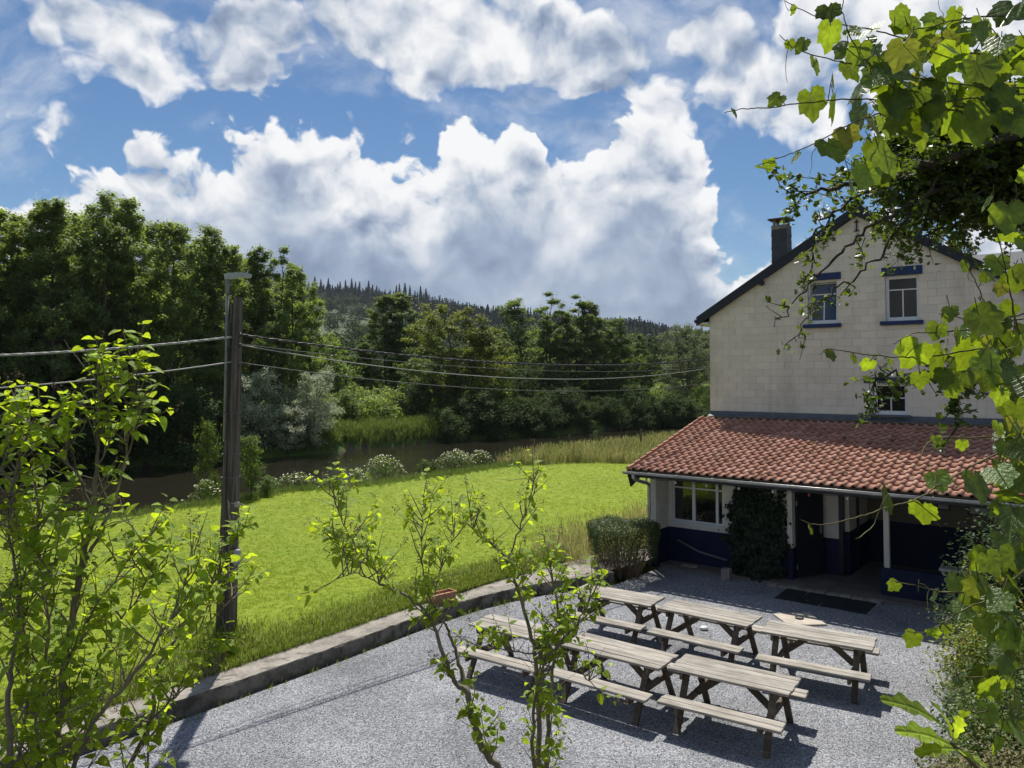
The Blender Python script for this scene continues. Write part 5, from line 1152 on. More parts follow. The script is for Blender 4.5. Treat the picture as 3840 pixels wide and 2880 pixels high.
    tree('sapling', 452, 918, 31.0, 'thin yellow-green sapling leaning from the bank left of the pole', 'sapling', 'bank_sapling', None, 0.42)
    tree('fresh', 575, 1030, 30.0, 'low green bush at the foot of the bank sapling', 'bush', 'leafy_bush', None, 1.3)
    tree('oak', 2075, 500, 52, 'leafy tree top showing over the right roof slope', 'tree', 'oak_tree', None, 0.55, z0=0.5)
build_trees()
# ================================================================== PLANTS CLOSE TO THE VIEWER
def orient(dirs, nrm):
    y = dirs / np.maximum(np.linalg.norm(dirs, axis=1, keepdims=True), 1e-9); x = np.cross(y, nrm); x /= np.maximum(np.linalg.norm(x, axis=1, keepdims=True), 1e-9); z = np.cross(x, y)
    return np.stack([x, y, z], axis=2)
def lilac_leaf(fold=0.16, droop=0.22):
    ol = [(0.16, -0.07), (0.36, 0.06), (0.42, 0.27), (0.35, 0.52), (0.20, 0.78), (0.0, 1.04)]; mid = [(0, 0.0), (0, 0.16), (0, 0.42), (0, 0.70), (0, 1.04)]
    z = lambda x, y: fold * abs(x) - droop * y * y + 0.03 * math.sin(9 * y) * abs(x)
    V = [(0, y, z(0, y)) for _, y in mid] + [(s * x, y, z(x, y)) for s in (1, -1) for x, y in ol[:-1]]
    F = []
    for b in (5, 10):
        q = [(0, b, b + 1), (0, b + 1, 1), (1, b + 1, b + 2), (1, b + 2, 2), (2, b + 2, b + 3), (2, b + 3, 3), (3, b + 3, b + 4), (3, b + 4, 4)]
        F += q if b == 5 else [t[::-1] for t in q]
    return np.array(V), np.array(F)
def vine_leaf(seed):
    r = np.random.default_rng(seed); n = 30; V = [(0, 0, 0)]; cur = r.uniform(0.10, 0.30); ph = r.uniform(0, 6)
    for k in range(n):
        a = -math.pi + 2 * math.pi * (k + 0.5) / n       # 0 = tip
        lobes = 0.62 + 0.40 * math.exp(-(a / 0.42) ** 2) + 0.24 * sum(math.exp(-((abs(a) - c) / 0.30) ** 2) for c in (1.02,)) + 0.12 * math.exp(-((abs(a) - 1.9) / 0.35) ** 2)
        rr = lobes * (0.45 if abs(a) > 2.9 else 0.85 if abs(a) > 2.6 else 1) * (1 + (0.055 if k % 2 else -0.045)) * 0.62
        x, y = rr * math.sin(a), rr * math.cos(a); V.append((x, y + 0.12, -cur * (x * x * 1.3 + y * abs(y) * 0.7) + 0.045 * math.sin(2 * a + ph) * rr + 0.10 * abs(x)))
    m = [(0.5 * V[1 + k][0], 0.12 + 0.5 * (V[1 + k][1] - 0.12), 0.42 * V[1 + k][2] + (0.006 if k % 3 else -0.006)) for k in range(n)]
    V[0] = (0, 0.12, 0); V += m
    F = [(0, 1 + n + k, 1 + n + (k + 1) % n) for k in range(n)]; Q = [(1 + n + k, 1 + k, 1 + (k + 1) % n, 1 + n + (k + 1) % n) for k in range(n)]
    F = [f[::-1] for f in F] + [t for q in Q for t in ((q[3], q[2], q[0]), (q[2], q[1], q[0]))]
    return np.array(V), np.array(F)
def haw_leaf():
    V = [(0, 0, 0), (.16, .25, .03), (.42, .45, .06), (.26, .58, .03), (.30, .85, .05), (0, 1.0, -.05), (-.30, .85, .05), (-.26, .58, .03), (-.42, .45, .06), (-.16, .25, .03), (0, .5, -.02)]
    return np.array(V), np.array([(10, i, i % 9 + 1 if i < 9 else 0) for i in range(1, 9)] + [(10, 0, 1), (10, 9, 0)] + [(10, 8, 9)])
M_LILAC = leaf_mat('lilac_leaf', (0.25, 0.37, 0.040), (0.62, 0.78, 0.030), 0.30, 0.50, 0.48, gloss=0.32, obj_var=0.12, veins=0.35)
M_VINE = leaf_mat('vine_leaf', (0.085, 0.155, 0.038), (0.34, 0.46, 0.014), 0.40, 0.46, 0.38, gloss=0.5, obj_var=0.3, yellow=((0.22, 0.22, 0.02), 0.10), veins=0.5)
M_HAW = leaf_mat('hawthorn_leaf', (0.050, 0.088, 0.018), (0.19, 0.27, 0.018), 0.4, 0.36, 0.38, gloss=0.5)
M_SHOOT = simple('green_shoot', (0.20, 0.24, 0.06), 0.6, 0.25, 20, 0.1)
M_CANE = simple('vine_cane', (0.12, 0.105, 0.04), 0.8, 0.3, 14, 0.4)
M_LBARK = simple('lilac_bark', (0.23, 0.195, 0.145), 0.85, 0.4, 9, 0.7, 0.008, stretch=(1, 1, .35))
LIL = [lilac_leaf(0.16, 0.20), lilac_leaf(0.34, 0.34), lilac_leaf(0.05, 0.12), lilac_leaf(0.45, 0.15)]; LILM = [leafco(new_mesh('leaf', v, f, True, M_LILAC), v) for v, f in LIL]
VIN = [vine_leaf(k) for k in range(5)]; VINM = [leafco(new_mesh('leaf', v, f, True, M_VINE), v) for v, f in VIN]
def leaves_as_parts(parent, pos, rot, scl, pick, bases, meshes, limit=300, rest='foliage'):
    """the leaves nearest the viewer become parts of their own, the others one mesh"""
    d = np.linalg.norm(pos - np.array([0, 0, CAM_H]), axis=1) / scl; fw = pos[:, 1]; px = PCX + pos[:, 0] / fw * FPX; py = 1412 + (CAM_H - pos[:, 2]) / fw * FPX
    vis = (px > -20) & (px < 3860) & (py > -20) & (py < 2900); order = np.argsort(d - 1e4 * vis)
    o3 = np.array(parent.location)
    for i in order[:limit]: link('leaf', meshes[pick[i]], parent, pos[i] - o3, Matrix(rot[i]).to_euler(), float(scl[i]))
    rs = order[limit:]
    if len(rs):
        Vs, Fs, Cs, o = [], [], [], 0
        for k, (bv, bf) in enumerate(bases):
            j = rs[pick[rs] == k]
            if len(j): V, F = stamp(bv, bf, pos[j] - o3, rot[j], scl[j]); Vs.append(V); Fs.append(F + o); o += len(V); Cs.append(np.tile(bv, (len(j), 1)))
        q = link(rest, leafco(new_mesh(rest, np.concatenate(Vs), np.concatenate(Fs), True, meshes[0].materials[0]), np.concatenate(Cs)), parent); q['kind'] = 'stuff'
def lilac(name, label, stems, seed, nshoot, lsize=0.075, base=None, bare=0.35, shoot_len=(0.22, 0.50), heads=0.25):
    """stems: polylines of (px, py, Y, radius) in 3840-wide photo coordinates, all real points at distance Y"""
    r = np.random.default_rng(seed); segs = []; LP, LD, LN, LS = [], [], [], []; hd = []
    root = None
    S3 = []
    for st in stems:
        P = np.array([at(a, b, c) for a, b, c, *_ in st]); rr = np.array([q[3] for q in st]); sm = smoothline(np.c_[P, rr], 5); S3.append(sm)
    root = S3[0][0, :3].copy(); g0 = tz(root[0], root[1]); t = thing(name, label, 'lilac', (root[0], root[1], g0))
    o3 = np.array(t.location)
    for i, sm in enumerate(S3):
        P, rr = sm[:, :3], np.maximum(sm[:, 3] * 0.8, .0028)
        if stems[i][0][1] > 2700:      # carried down to its roots below the frame
            k = 5; f = np.linspace(1, 0, k)[1:, None]; ft = np.array([root[0] + (P[0, 0] - root[0]) * .5, root[1] + (P[0, 1] - root[1]) * .5, tz(root[0], root[1]) - 0.05]); low = P[0] + (ft - P[0]) * (1 - f); P = np.vstack([low[::-1], P]); rr = np.r_[np.full(k - 1, rr[0] * 1.12), rr]
        P = P + r.normal(0, 0.006, P.shape); segs.append((P - o3, rr))
        L = np.r_[0, np.cumsum(np.linalg.norm(np.diff(P, axis=0), axis=1))]
        def shoot(p, d, ln, rad, depth):
            m = max(3, int(ln / 0.055)); pts = [p]; dd = d.copy()
            for _ in range(m): dd = dd + r.normal(0, 0.10, 3) + np.array([0, 0, 0.10]); dd /= np.linalg.norm(dd); pts.append(pts[-1] + dd * ln / m)
            pts = np.array(pts); segs.append((pts - o3, np.linspace(rad, 0.0022, len(pts)))); az = r.uniform(0, 3.14)
            for j in range(1, m + 1):
                f = j / m
                if f < bare: 
                    if depth and r.random() < 0.45:
                        q = dd + r.normal(0, 0.7, 3); q[2] = abs(q[2]) + .2; q /= np.linalg.norm(q); shoot(pts[j], q, ln * r.uniform(0.45, 0.8), rad * .6, depth - 1)
                    continue
                az += 1.57 + r.normal(0, .2); tdir = pts[j] - pts[j - 1]; tdir /= np.linalg.norm(tdir); u = np.cross(tdir, (0.3, 0.2, 0.9)); u /= np.linalg.norm(u); w = np.cross(tdir, u)
                for sg in (1, -1):
                    if r.random() < 0.10: continue
                    side = (u * math.cos(az) + w * math.sin(az)) * sg; ld = side * 0.9 + tdir * 0.35 + np.array([0, 0, -0.22]) + r.normal(0, .18, 3); ld /= np.linalg.norm(ld)
                    LP.append(pts[j] + ld * 0.018); LD.append(ld); LN.append(np.array([0, 0, 1.0]) + side * 0.25 + r.normal(0, 0.28, 3)); LS.append(lsize * r.uniform(0.62, 1.2) * (0.55 + 0.5 * min(1, (1.25 - f) * 2)))
            if r.random() < heads: hd.append((pts[-1], dd))
        for _ in range(int(nshoot * L[-1]) + 2):
            f = r.uniform(0.36, 1.0) if r.random() < 0.65 else r.uniform(0.7, 1.0); p = np.array([np.interp(f * L[-1], L, P[:, j]) for j in range(3)]); k = min(int(np.searchsorted(L, f * L[-1])), len(P) - 1); tg = P[k] - P[max(k - 1, 0)]; tg /= max(np.linalg.norm(tg), 1e-6)
            d = tg * 0.45 + r.normal(0, 0.55, 3); d[2] = abs(d[2]) * 0.6 + 0.32; d /= np.linalg.norm(d); shoot(p, d, r.uniform(*shoot_len) * (1.15 - 0.35 * f), 0.0055, 1)
        shoot(P[-1], tg, 0.22, 0.004, 0)
        for _ in range(int(6 * L[-1])):
            f = r.uniform(0.15, 1.0); p = np.array([np.interp(f * L[-1], L, P[:, j]) for j in range(3)]); d = r.normal(0, .7, 3); d[2] = abs(d[2]) * .7 + .3; d /= np.linalg.norm(d); q = [p]
            for _k in range(5): d = d + r.normal(0, .16, 3); d /= np.linalg.norm(d); q.append(q[-1] + d * r.uniform(.03, .08))
            segs.append((np.array(q) - o3, np.linspace(.0035, .0012, 6)))
    V, F = tubes_np(segs, 6); link('stems', new_mesh('stems', V, F, True, M_LBARK), t)
    pos, rot = np.array(LP), orient(np.array(LD), np.array(LN)); leaves_as_parts(t, pos, rot, np.array(LS), r.integers(0, 4, len(pos)), LIL, LILM)
    if hd:
        N = 26; Ps, Ns = [], []
        for p, d in hd:
            q = r.random(N); Ps.append(p + d * (q * 0.10)[:, None] + r.normal(0, 1, (N, 3)) * (0.02 * (1.1 - q))[:, None]); Ns.append(r.normal(0, 1, (N, 3)))
        P = np.concatenate(Ps); V, F = stamp(*LEAF4, P - o3, frames(np.concatenate(Ns), spin=r.uniform(0, 6, len(P))), np.full(len(P), 0.013)); o = link('seed_heads', new_mesh('seed_heads', V, F, False, M_TWIG), t); o['kind'] = 'stuff'
    print('lilac leaves', len(pos)); return t
def build_lilacs():
    A = 4.4
    lilac('lilac_bush', 'tall lilac bush with thick main stem left of the pole', [
        [(205, 2880, A, .030), (225, 2700, A, .027), (249, 2441, A, .025), (301, 2151, A, .022), (347, 1920, A, .018), (362, 1720, A, .012), (372, 1540, A, .008), (366, 1420, A, .005)],
        [(301, 2151, A, .016), (380, 1990, A + .05, .013), (430, 1870, A + .1, .010), (470, 1700, A + .1, .007), (495, 1480, A + .1, .005), (500, 1360, A + .1, .004)],
        [(347, 1920, A, .012), (300, 1800, A - .1, .009), (230, 1700, A - .15, .006), (160, 1600, A - .2, .004)],
        [(120, 2880, A + .2, .014), (190, 2650, A + .2, .011), (290, 2400, A + .2, .009), (420, 2180, A + .2, .007), (560, 1990, A + .2, .004)],
        [(230, 2880, A + .3, .012), (330, 2640, A + .3, .010), (400, 2420, A + .3, .008), (520, 2230, A + .3, .006), (620, 2120, A + .3, .004)],
        [(150, 2880, A - .3, .011), (140, 2620, A - .3, .009), (190, 2400, A - .3, .007), (170, 2200, A - .3, .005), (220, 2040, A - .3, .004)],
        [(272, 2880, A - .2, .018), (359, 2701, A - .2, .015), (480, 2556, A - .2, .012), (600, 2380, A - .2, .009), (690, 2200, A - .2, .006), (740, 2060, A - .2, .004)]], 1, 8.5, 0.074, shoot_len=(0.20, 0.42), bare=0.42)
    lilac('lilac_bush', 'slender lilac stems leaning right across the foot of the pole', [
        [(480, 2880, 4.7, .018), (567, 2701, 4.7, .016), (579, 2556, 4.7, .014), (631, 2441, 4.75, .012), (723, 2290, 4.8, .009), (810, 2169, 4.8, .007), (880, 2030, 4.8, .004)],
        [(631, 2441, 4.75, .009), (700, 2400, 4.8, .007), (790, 2330, 4.9, .005), (880, 2230, 4.9, .004)],
        [(567, 2701, 4.7, .008), (680, 2600, 4.6, .006), (790, 2520, 4.6, .004), (860, 2440, 4.6, .003)]], 2, 9.5, 0.066, shoot_len=(0.16, 0.34))
    lilac('lilac_bush', 'leafy lilac shoots rising at the photo\'s left edge', [
        [(40, 2880, 4.0, .020), (30, 2650, 4.0, .017), (60, 2420, 4.05, .013), (70, 2180, 4.1, .010), (30, 1980, 4.1, .007), (60, 1760, 4.1, .005), (110, 1620, 4.1, .004)],
        [(60, 2880, 4.3, .012), (110, 2600, 4.3, .010), (90, 2350, 4.3, .008), (150, 2150, 4.3, .006), (130, 1980, 4.3, .004)],
        [(-60, 2500, 4.2, .012), (10, 2250, 4.2, .010), (110, 2080, 4.2, .007), (160, 1900, 4.2, .005)],
        [(-120, 2100, 4.3, .010), (-30, 1850, 4.3, .008), (20, 1700, 4.3, .005), (10, 1560, 4.3, .004)]], 3, 8.0, 0.074, shoot_len=(0.20, 0.42))
    B = 5.5
    lilac('lilac_bush', 'open lilac bush with forked leaning trunk in front of the lawn', [
        [(1868, 2880, B, .036), (1810, 2800, B, .034), (1770, 2690, B, .031), (1751, 2600, B, .028), (1705, 2553, B, .022), (1662, 2447, B, .018), (1619, 2333, B, .016), (1555, 2255, B, .014), (1441, 2198, B, .011), (1392, 2120, B, .009), (1313, 2098, B, .006), (1250, 2010, B, .004)],
        [(1751, 2600, B, .022), (1722, 2490, B + .1, .018), (1690, 2397, B + .15, .014), (1662, 2326, B + .15, .011), (1612, 2240, B + .15, .009), (1580, 2100, B + .15, .006), (1584, 1960, B + .15, .004), (1590, 1880, B + .15, .003)],
        [(1392, 2120, B, .007), (1300, 1990, B - .1, .005), (1260, 1890, B - .1, .004), (1270, 1850, B - .1, .003)],
        [(1619, 2333, B, .008), (1640, 2180, B + .3, .006), (1690, 2050, B + .3, .004), (1700, 1960, B + .3, .003)],
        [(1441, 2198, B, .006), (1340, 2150, B - .2, .005), (1240, 2180, B - .2, .003)]], 4, 11.0, 0.066, shoot_len=(0.16, 0.36), heads=0.45)
    C_ = 5.8
    lilac('lilac_bush', 'upright lilac bush with several close trunks in front of the picnic tables', [
        [(2022, 2880, C_, .026), (2020, 2660, C_, .023), (2010, 2450, C_, .020), (1982, 2354, C_, .017), (1939, 2198, C_, .014), (1904, 2098, C_, .011), (1840, 2034, C_, .008), (1783, 1999, C_, .005), (1760, 1930, C_, .003)],
        [(1904, 2098, C_, .009), (1946, 1985, C_, .007), (1990, 1870, C_, .005), (2003, 1800, C_, .003)],
        [(2050, 2880, C_ + .08, .024), (2060, 2650, C_ + .1, .020), (2080, 2480, C_ + .1, .015), (2095, 2330, C_ + .1, .011), (2075, 2200, C_ + .1, .008), (2062, 2110, C_ + .1, .005)],
        [(1995, 2880, C_ - .1, .018), (2005, 2640, C_ - .1, .014), (2050, 2470, C_ - .15, .011), (2130, 2380, C_ - .2, .008), (2200, 2280, C_ - .2, .005), (2215, 2200, C_ - .2, .003)],
        [(2010, 2450, C_, .008), (1900, 2440, C_ - .2, .006), (1800, 2420, C_ - .2, .004)],
        [(2080, 2480, C_ + .1, .008), (2150, 2500, C_, .006), (2210, 2560, C_, .004)]], 5, 11.0, 0.062, shoot_len=(0.16, 0.34), heads=0.35)
build_lilacs()

# ------------------------------------------------------------------ grape vine and hawthorn at the right
def vine(name, label, canes, seed, per_m, size=(0.075, 0.135), pet=(0.03, 0.09), extra=()):
    r = np.random.default_rng(seed); segs = []; tend = []; LP, LD, LN, LS = [], [], [], []
    C3 = [smoothline(np.array([at(a, b, c) for a, b, c in cn]), 7) for cn in canes]; root = C3[0][-1]; g0 = tz(root[0], root[1]); t = thing(name, label, 'vine', (root[0], root[1], g0)); o3 = np.array(t.location)
    for P in C3:
        L = np.r_[0, np.cumsum(np.linalg.norm(np.diff(P, axis=0), axis=1))]; P = P + r.normal(0, .0015, P.shape)
        segs.append((P - o3, np.linspace(0.0016, 0.0042, len(P))))
        s = 0.03; sg = 1
        while s < L[-1]:
            p = np.array([np.interp(s, L, P[:, j]) for j in range(3)]); young = min(1.0, 0.42 + s * 1.3); sg = -sg
            dd = np.array([r.normal(0, .45), r.normal(0, .45), sg * 0.35 + r.normal(0, .45)]); dd /= np.linalg.norm(dd); e = p + dd * r.uniform(*pet) * young; segs.append((np.array([p, (p + e) / 2 + np.array([0, 0, .006]), e]) - o3, np.array([.002, .0018, .0015])))
            ld = np.array([r.normal(0, .45), r.normal(0, .35), -0.75 + r.normal(0, .3)]); ld /= np.linalg.norm(ld)
            fc = np.array([r.normal(0, .4), -0.75 + r.normal(0, .4), 0.50 + r.normal(0, .3)]); LP.append(e); LD.append(ld); LN.append(fc); LS.append(r.uniform(*size) * 1.55 * young * (0.75 + 0.5 * r.random()))
            if r.random() < 0.22:
                q = [p]; d2 = np.array([r.normal(0, .4), r.normal(0, .4), -0.8]); 
                for _ in range(6): d2 = d2 + r.normal(0, .35, 3); d2 /= np.linalg.norm(d2); q.append(q[-1] + d2 * 0.03)
                tend.append((np.array(q) - o3, np.linspace(.0018, .0008, 7)))
            s += r.exponential(1 / per_m) * 0.6 + 0.4 / per_m
    for (px, py, Y, sx, sy, n) in extra:      # thick curtain
        for _ in range(n):
            p = at(px + r.normal(0, sx), py + r.normal(0, sy), Y + r.normal(0, 0.22)); LP.append(p); ld = np.array([r.normal(0, .5), r.normal(0, .4), -0.7 + r.normal(0, .3)]); LD.append(ld / np.linalg.norm(ld)); LN.append(np.array([r.normal(0, .5), -0.65 + r.normal(0, .5), 0.55 + r.normal(0, .35)])); LS.append(r.uniform(*size) * 1.5)
            q = p + np.array([r.normal(0, .02), r.normal(0, .03), r.uniform(.03, .08)]); segs.append((np.array([q, (p + q) / 2, p]) - o3, np.array([.002, .002, .0015])))
    V, F = tubes_np(segs, 5); link('canes', new_mesh('canes', V, F, True, M_CANE), t)
    if tend: V, F = tubes_np(tend, 4); link('tendrils', new_mesh('tendrils', V, F, True, M_SHOOT), t)
    pos = np.array(LP); rot = orient(np.array(LD), np.array(LN)); leaves_as_parts(t, pos, rot, np.array(LS), r.integers(0, 5, len(pos)), VIN, VINM)
def build_vines():
    vine('grape_vine', 'sunlit grape vine trailing over the sky from the upper right corner', [
        [(2945, 5, 3.0), (3060, 60, 3.0), (3170, 95, 3.0), (3300, 118, 3.05), (3450, 165, 3.1), (3640, 200, 3.2), (3900, 230, 3.3)],
        [(2925, 135, 2.9), (2990, 185, 2.9), (3110, 222, 2.95), (3240, 250, 3.0), (3420, 290, 3.05), (3640, 320, 3.2), (3900, 330, 3.3)],
        [(2715, 422, 2.9), (2800, 408, 2.9), (2900, 402, 2.9), (3050, 382, 2.95), (3180, 372, 3.0), (3350, 380, 3.1), (3600, 400, 3.2), (3900, 420, 3.3)],
        [(2838, 622, 2.95), (2960, 580, 2.95), (3060, 535, 3.0), (3180, 470, 3.0), (3300, 425, 3.0), (3440, 400, 3.1), (3700, 360, 3.2), (3900, 350, 3.3)],
        [(3158, -40, 2.8), (3165, 70, 2.85), (3200, 160, 2.9), (3260, 240, 2.95), (3340, 320, 3.0), (3430, 380, 3.05), (3600, 420, 3.2)],
        [(3390, 60, 2.9), (3430, 110, 3.0), (3560, 80, 3.1), (3700, 60, 3.2), (3900, 70, 3.3)]], 11, 7.5, (0.058, 0.115), extra=[(3480, 160, 3.15, 130, 60, 22), (3700, 130, 3.2, 110, 90, 26), (3330, 300, 3.1, 80, 70, 12), (3230, 560, 3.15, 70, 60, 7)])
    vine('grape_vine', 'grape vine hanging in front of the gable wall at the right edge', [
        [(3075, 1330, 3.1), (3110, 1308, 3.1), (3220, 1325, 3.1), (3330, 1337, 3.1), (3460, 1338, 3.15), (3600, 1320, 3.2), (3760, 1295, 3.3), (3900, 1280, 3.4)],
        [(3350, 1290, 3.0), (3420, 1252, 3.0), (3510, 1245, 3.05), (3640, 1235, 3.1), (3780, 1205, 3.2), (3900, 1180, 3.3)],
        [(3520, 1175, 3.1), (3600, 1190, 3.1), (3700, 1210, 3.15), (3820, 1180, 3.2), (3920, 1160, 3.2)],
        [(3725, 690, 3.0), (3730, 830, 3.0), (3765, 980, 3.0), (3790, 1110, 3.05), (3815, 1230, 3.1), (3850, 1330, 3.1)],
        [(3612, 970, 3.1), (3660, 1060, 3.1), (3700, 1160, 3.1), (3740, 1260, 3.15), (3800, 1330, 3.2)],
        [(3700, 1450, 3.1), (3780, 1420, 3.1), (3860, 1400, 3.2)],
        [(3480, 1650, 3.2), (3560, 1640, 3.2), (3680, 1640, 3.2), (3850, 1620, 3.3)]], 12, 7.5, (0.048, 0.100), extra=[(3740, 1190, 3.2, 60, 60, 9), (3760, 1390, 3.2, 60, 80, 16), (3720, 1020, 3.3, 50, 40, 4), (3800, 1560, 3.15, 40, 110, 13), (3570, 1400, 3.25, 50, 35, 4), (3815, 850, 3.1, 30, 120, 6)])
    vine('grape_vine', 'grape vine shoots reaching across the porch at the lower right', [
        [(2998, 1948, 3.0), (3060, 1968, 3.0), (3140, 1958, 3.0), (3230, 1935, 3.0), (3330, 1902, 3.05), (3430, 1875, 3.1), (3540, 1810, 3.15), (3660, 1740, 3.2), (3860, 1640, 3.3)],
        [(3342, 2178, 3.0), (3430, 2195, 3.0), (3500, 2213, 3.0), (3590, 2222, 3.05), (3700, 2200, 3.1), (3860, 2150, 3.2)],
        [(3400, 2368, 3.0), (3470, 2370, 3.0), (3530, 2340, 3.0), (3590, 2300, 3.05), (3680, 2260, 3.1), (3860, 2200, 3.2)],
        [(3560, 2520, 3.2), (3640, 2540, 3.2), (3740, 2530, 3.2), (3860, 2500, 3.3)],
        [(3600, 2660, 3.1), (3700, 2670, 3.1), (3860, 2640, 3.2)]], 13, 8.5, (0.05, 0.10), extra=[(3710, 2190, 3.2, 70, 50, 14), (3790, 2010, 3.2, 40, 110, 12), (3770, 2330, 3.3, 50, 70, 10), (3750, 2520, 3.3, 60, 60, 8), (3800, 1800, 3.2, 35, 80, 10), (3810, 2700, 3.0, 30, 70, 5)])
    # a shoot with big lobed leaves right below the viewer
    r = np.random.default_rng(5); root = at(3780, 2990, 1.5); t = thing('oak_shoot', 'big lobed green leaves of a shoot close to the viewer, bottom right', 'shoot', (root[0], root[1], tz(root[0], root[1]))); o3 = np.array(t.location)
    tip = at(3560, 2780, 1.45); MB().tube([(0, 0, 0), tuple((root - o3) * 1.0), tuple((root + tip) / 2 - o3), tuple(tip - o3)], [.006, .005, .004, .003], 6).build('stem', M_CANE, t)
    ov = []; n = 18; mid = [(0, k / 16, 0.07 * math.sin(k / 16 * 3)) for k in range(17)]
    def wd(y): return (0.015 + 0.115 * math.sin(math.pi * min(1, y * 0.98)) ** 0.8 * (0.55 + 0.7 * y)) * (1 + 0.30 * math.sin(y * 21))
    V = list(mid) + [(s * wd(k / 16), k / 16, 0.07 * math.sin(k / 16 * 3) + 0.25 * wd(k / 16)) for s in (1, -1) for k in range(17)]
    F = [(k, 17 + k, 17 + k + 1, k + 1) for k in range(16)] + [(k, k + 1, 34 + k + 1, 34 + k) for k in range(16)]
    big = leafco(new_mesh('leaf', V, F, True, M_LILAC), V)
    for (px, py, Y, px2, py2, ln) in ((3530, 2720, 1.45, 3300, 2628, .155), (3565, 2760, 1.45, 3490, 2640, .10), (3580, 2770, 1.44, 3600, 2690, .085), (3570, 2800, 1.4, 3355, 2745, .145), (3575, 2810, 1.42, 3430, 2830, .12), (3580, 2810, 1.42, 3700, 2880, .13)):
        a, b = at(px, py, Y), at(px2, py2, Y - 0.05); d = b - a; M = orient(d[None], np.array([[r.normal(0, .2), -0.5, 0.85]]))[0]; link('leaf', big, t, a - o3, Matrix(M).to_euler(), float(np.linalg.norm(d)))
build_vines()
def build_hawthorn():
    r = np.random.default_rng(41); segs = []; LP = []
    root = np.array([5.2, 4.3, tz(5.2, 4.3)]); t = thing('hawthorn_tree', 'dark hawthorn branches spreading in front of the gable from the right', 'hawthorn', tuple(root)); o3 = root
    fork = np.array([4.6, 4.4, 5.6]); segs.append((np.array([root, (root + fork) / 2 + np.array([.1, 0, 0]), fork]) - o3, np.array([.11, .09, .07])))
    def limb(pts, r0, ntw, ln, dens, spread=0.5):
        P = smoothline(np.array([at(*p) for p in pts]), 6); P = P + r.normal(0, .012, P.shape); segs.append((P - o3, np.linspace(r0, .003, len(P)))); L = np.r_[0, np.cumsum(np.linalg.norm(np.diff(P, axis=0), axis=1))]
        for _ in range(ntw):
            s = r.uniform(0.12, 1) * L[-1]; p = np.array([np.interp(s, L, P[:, j]) for j in range(3)]); k = min(np.searchsorted(L, s), len(P) - 1); tg = P[k] - P[k - 1]; tg /= np.linalg.norm(tg)
            d = tg * 0.7 + r.normal(0, spread, 3); d[2] -= 0.12; d /= np.linalg.norm(d); l = r.uniform(*ln); q = np.array([p, p + d * l * .5 + r.normal(0, .02, 3), p + d * l + np.array([0, 0, -.05 * l]) + r.normal(0, .02, 3)]); segs.append((q - o3, np.array([.004, .003, .0012])))
            for m in range(int(l * dens)):
                f = r.random() ** 0.7; b = q[0] * (1 - f) + q[2] * f; LP.extend(b + r.normal(0, .022, (int(r.integers(3, 7)), 3)))
    limb([(4000, 420, 4.4), (3760, 520, 4.4), (3500, 610, 4.3), (3280, 670, 4.2), (3080, 715, 4.2), (2960, 725, 4.2)], .035, 28, (0.12, 0.34), 30, 0.4)
    limb([(3900, 560, 4.6), (3620, 660, 4.5), (3420, 760, 4.4), (3260, 860, 4.3), (3140, 960, 4.3), (3020, 1090, 4.3), (2900, 1215, 4.3)], .018, 15, (0.06, 0.2), 22)
    limb([(3500, 610, 4.3), (3260, 720, 4.3), (3080, 830, 4.3), (3050, 920, 4.3), (3045, 1010, 4.3)], .010, 12, (0.08, 0.2), 28)
    limb([(3540, 640, 4.4), (3420, 780, 4.4), (3330, 920, 4.4), (3240, 1010, 4.4), (3130, 1090, 4.4), (3040, 1160, 4.4), (2985, 1290, 4.4)], .010, 13, (0.06, 0.18), 20)
    limb([(4000, 700, 4.6), (3800, 760, 4.6), (3560, 850, 4.6), (3440, 900, 4.6)], .02, 20, (0.15, 0.4), 24)
    limb([(3620, 1310, 4.0), (3560, 1350, 4.0), (3460, 1395, 4.0), (3340, 1400, 4.0), (3270, 1440, 4.0), (3250, 1530, 4.0)], .012, 22, (0.06, 0.16), 26)
    limb([(3590, 1340, 4.0), (3585, 1430, 4.0), (3590, 1520, 4.0), (3580, 1620, 4.0)], .010, 22, (0.06, 0.18), 30)
    # the thick dark body at the upper right
    for _ in range(74):
        a = np.array([r.uniform(3360, 4050), r.uniform(330, 760)]); limb([(a[0] + 260, a[1] - 60, 4.9 + r.uniform(-.4, .6)), (a[0] + 60, a[1] - 20, 4.8 + r.uniform(-.4, .6)), (a[0] - 120, a[1] + 40, 4.7 + r.uniform(-.3, .5))], .010, 13, (0.15, 0.4), 36, 0.7)
    V, F = tubes_np(segs, 5); link('branches', new_mesh('branches', V, F, True, M_BARK), t)
    P = np.array(LP); n = len(P); nr = np.array([0, 0, 0.8]) + r.normal(0, 0.65, (n, 3)); bv, bf = haw_leaf(); V, F = stamp(bv - np.array([0, .5, 0]), bf, P - o3, frames(nr, spin=r.uniform(0, 6.28, n)), r.uniform(0.024, 0.046, n))
    o = link('foliage', new_mesh('foliage', V, F, False, M_HAW), t); o['kind'] = 'stuff'; print('hawthorn leaves', n)
build_hawthorn()

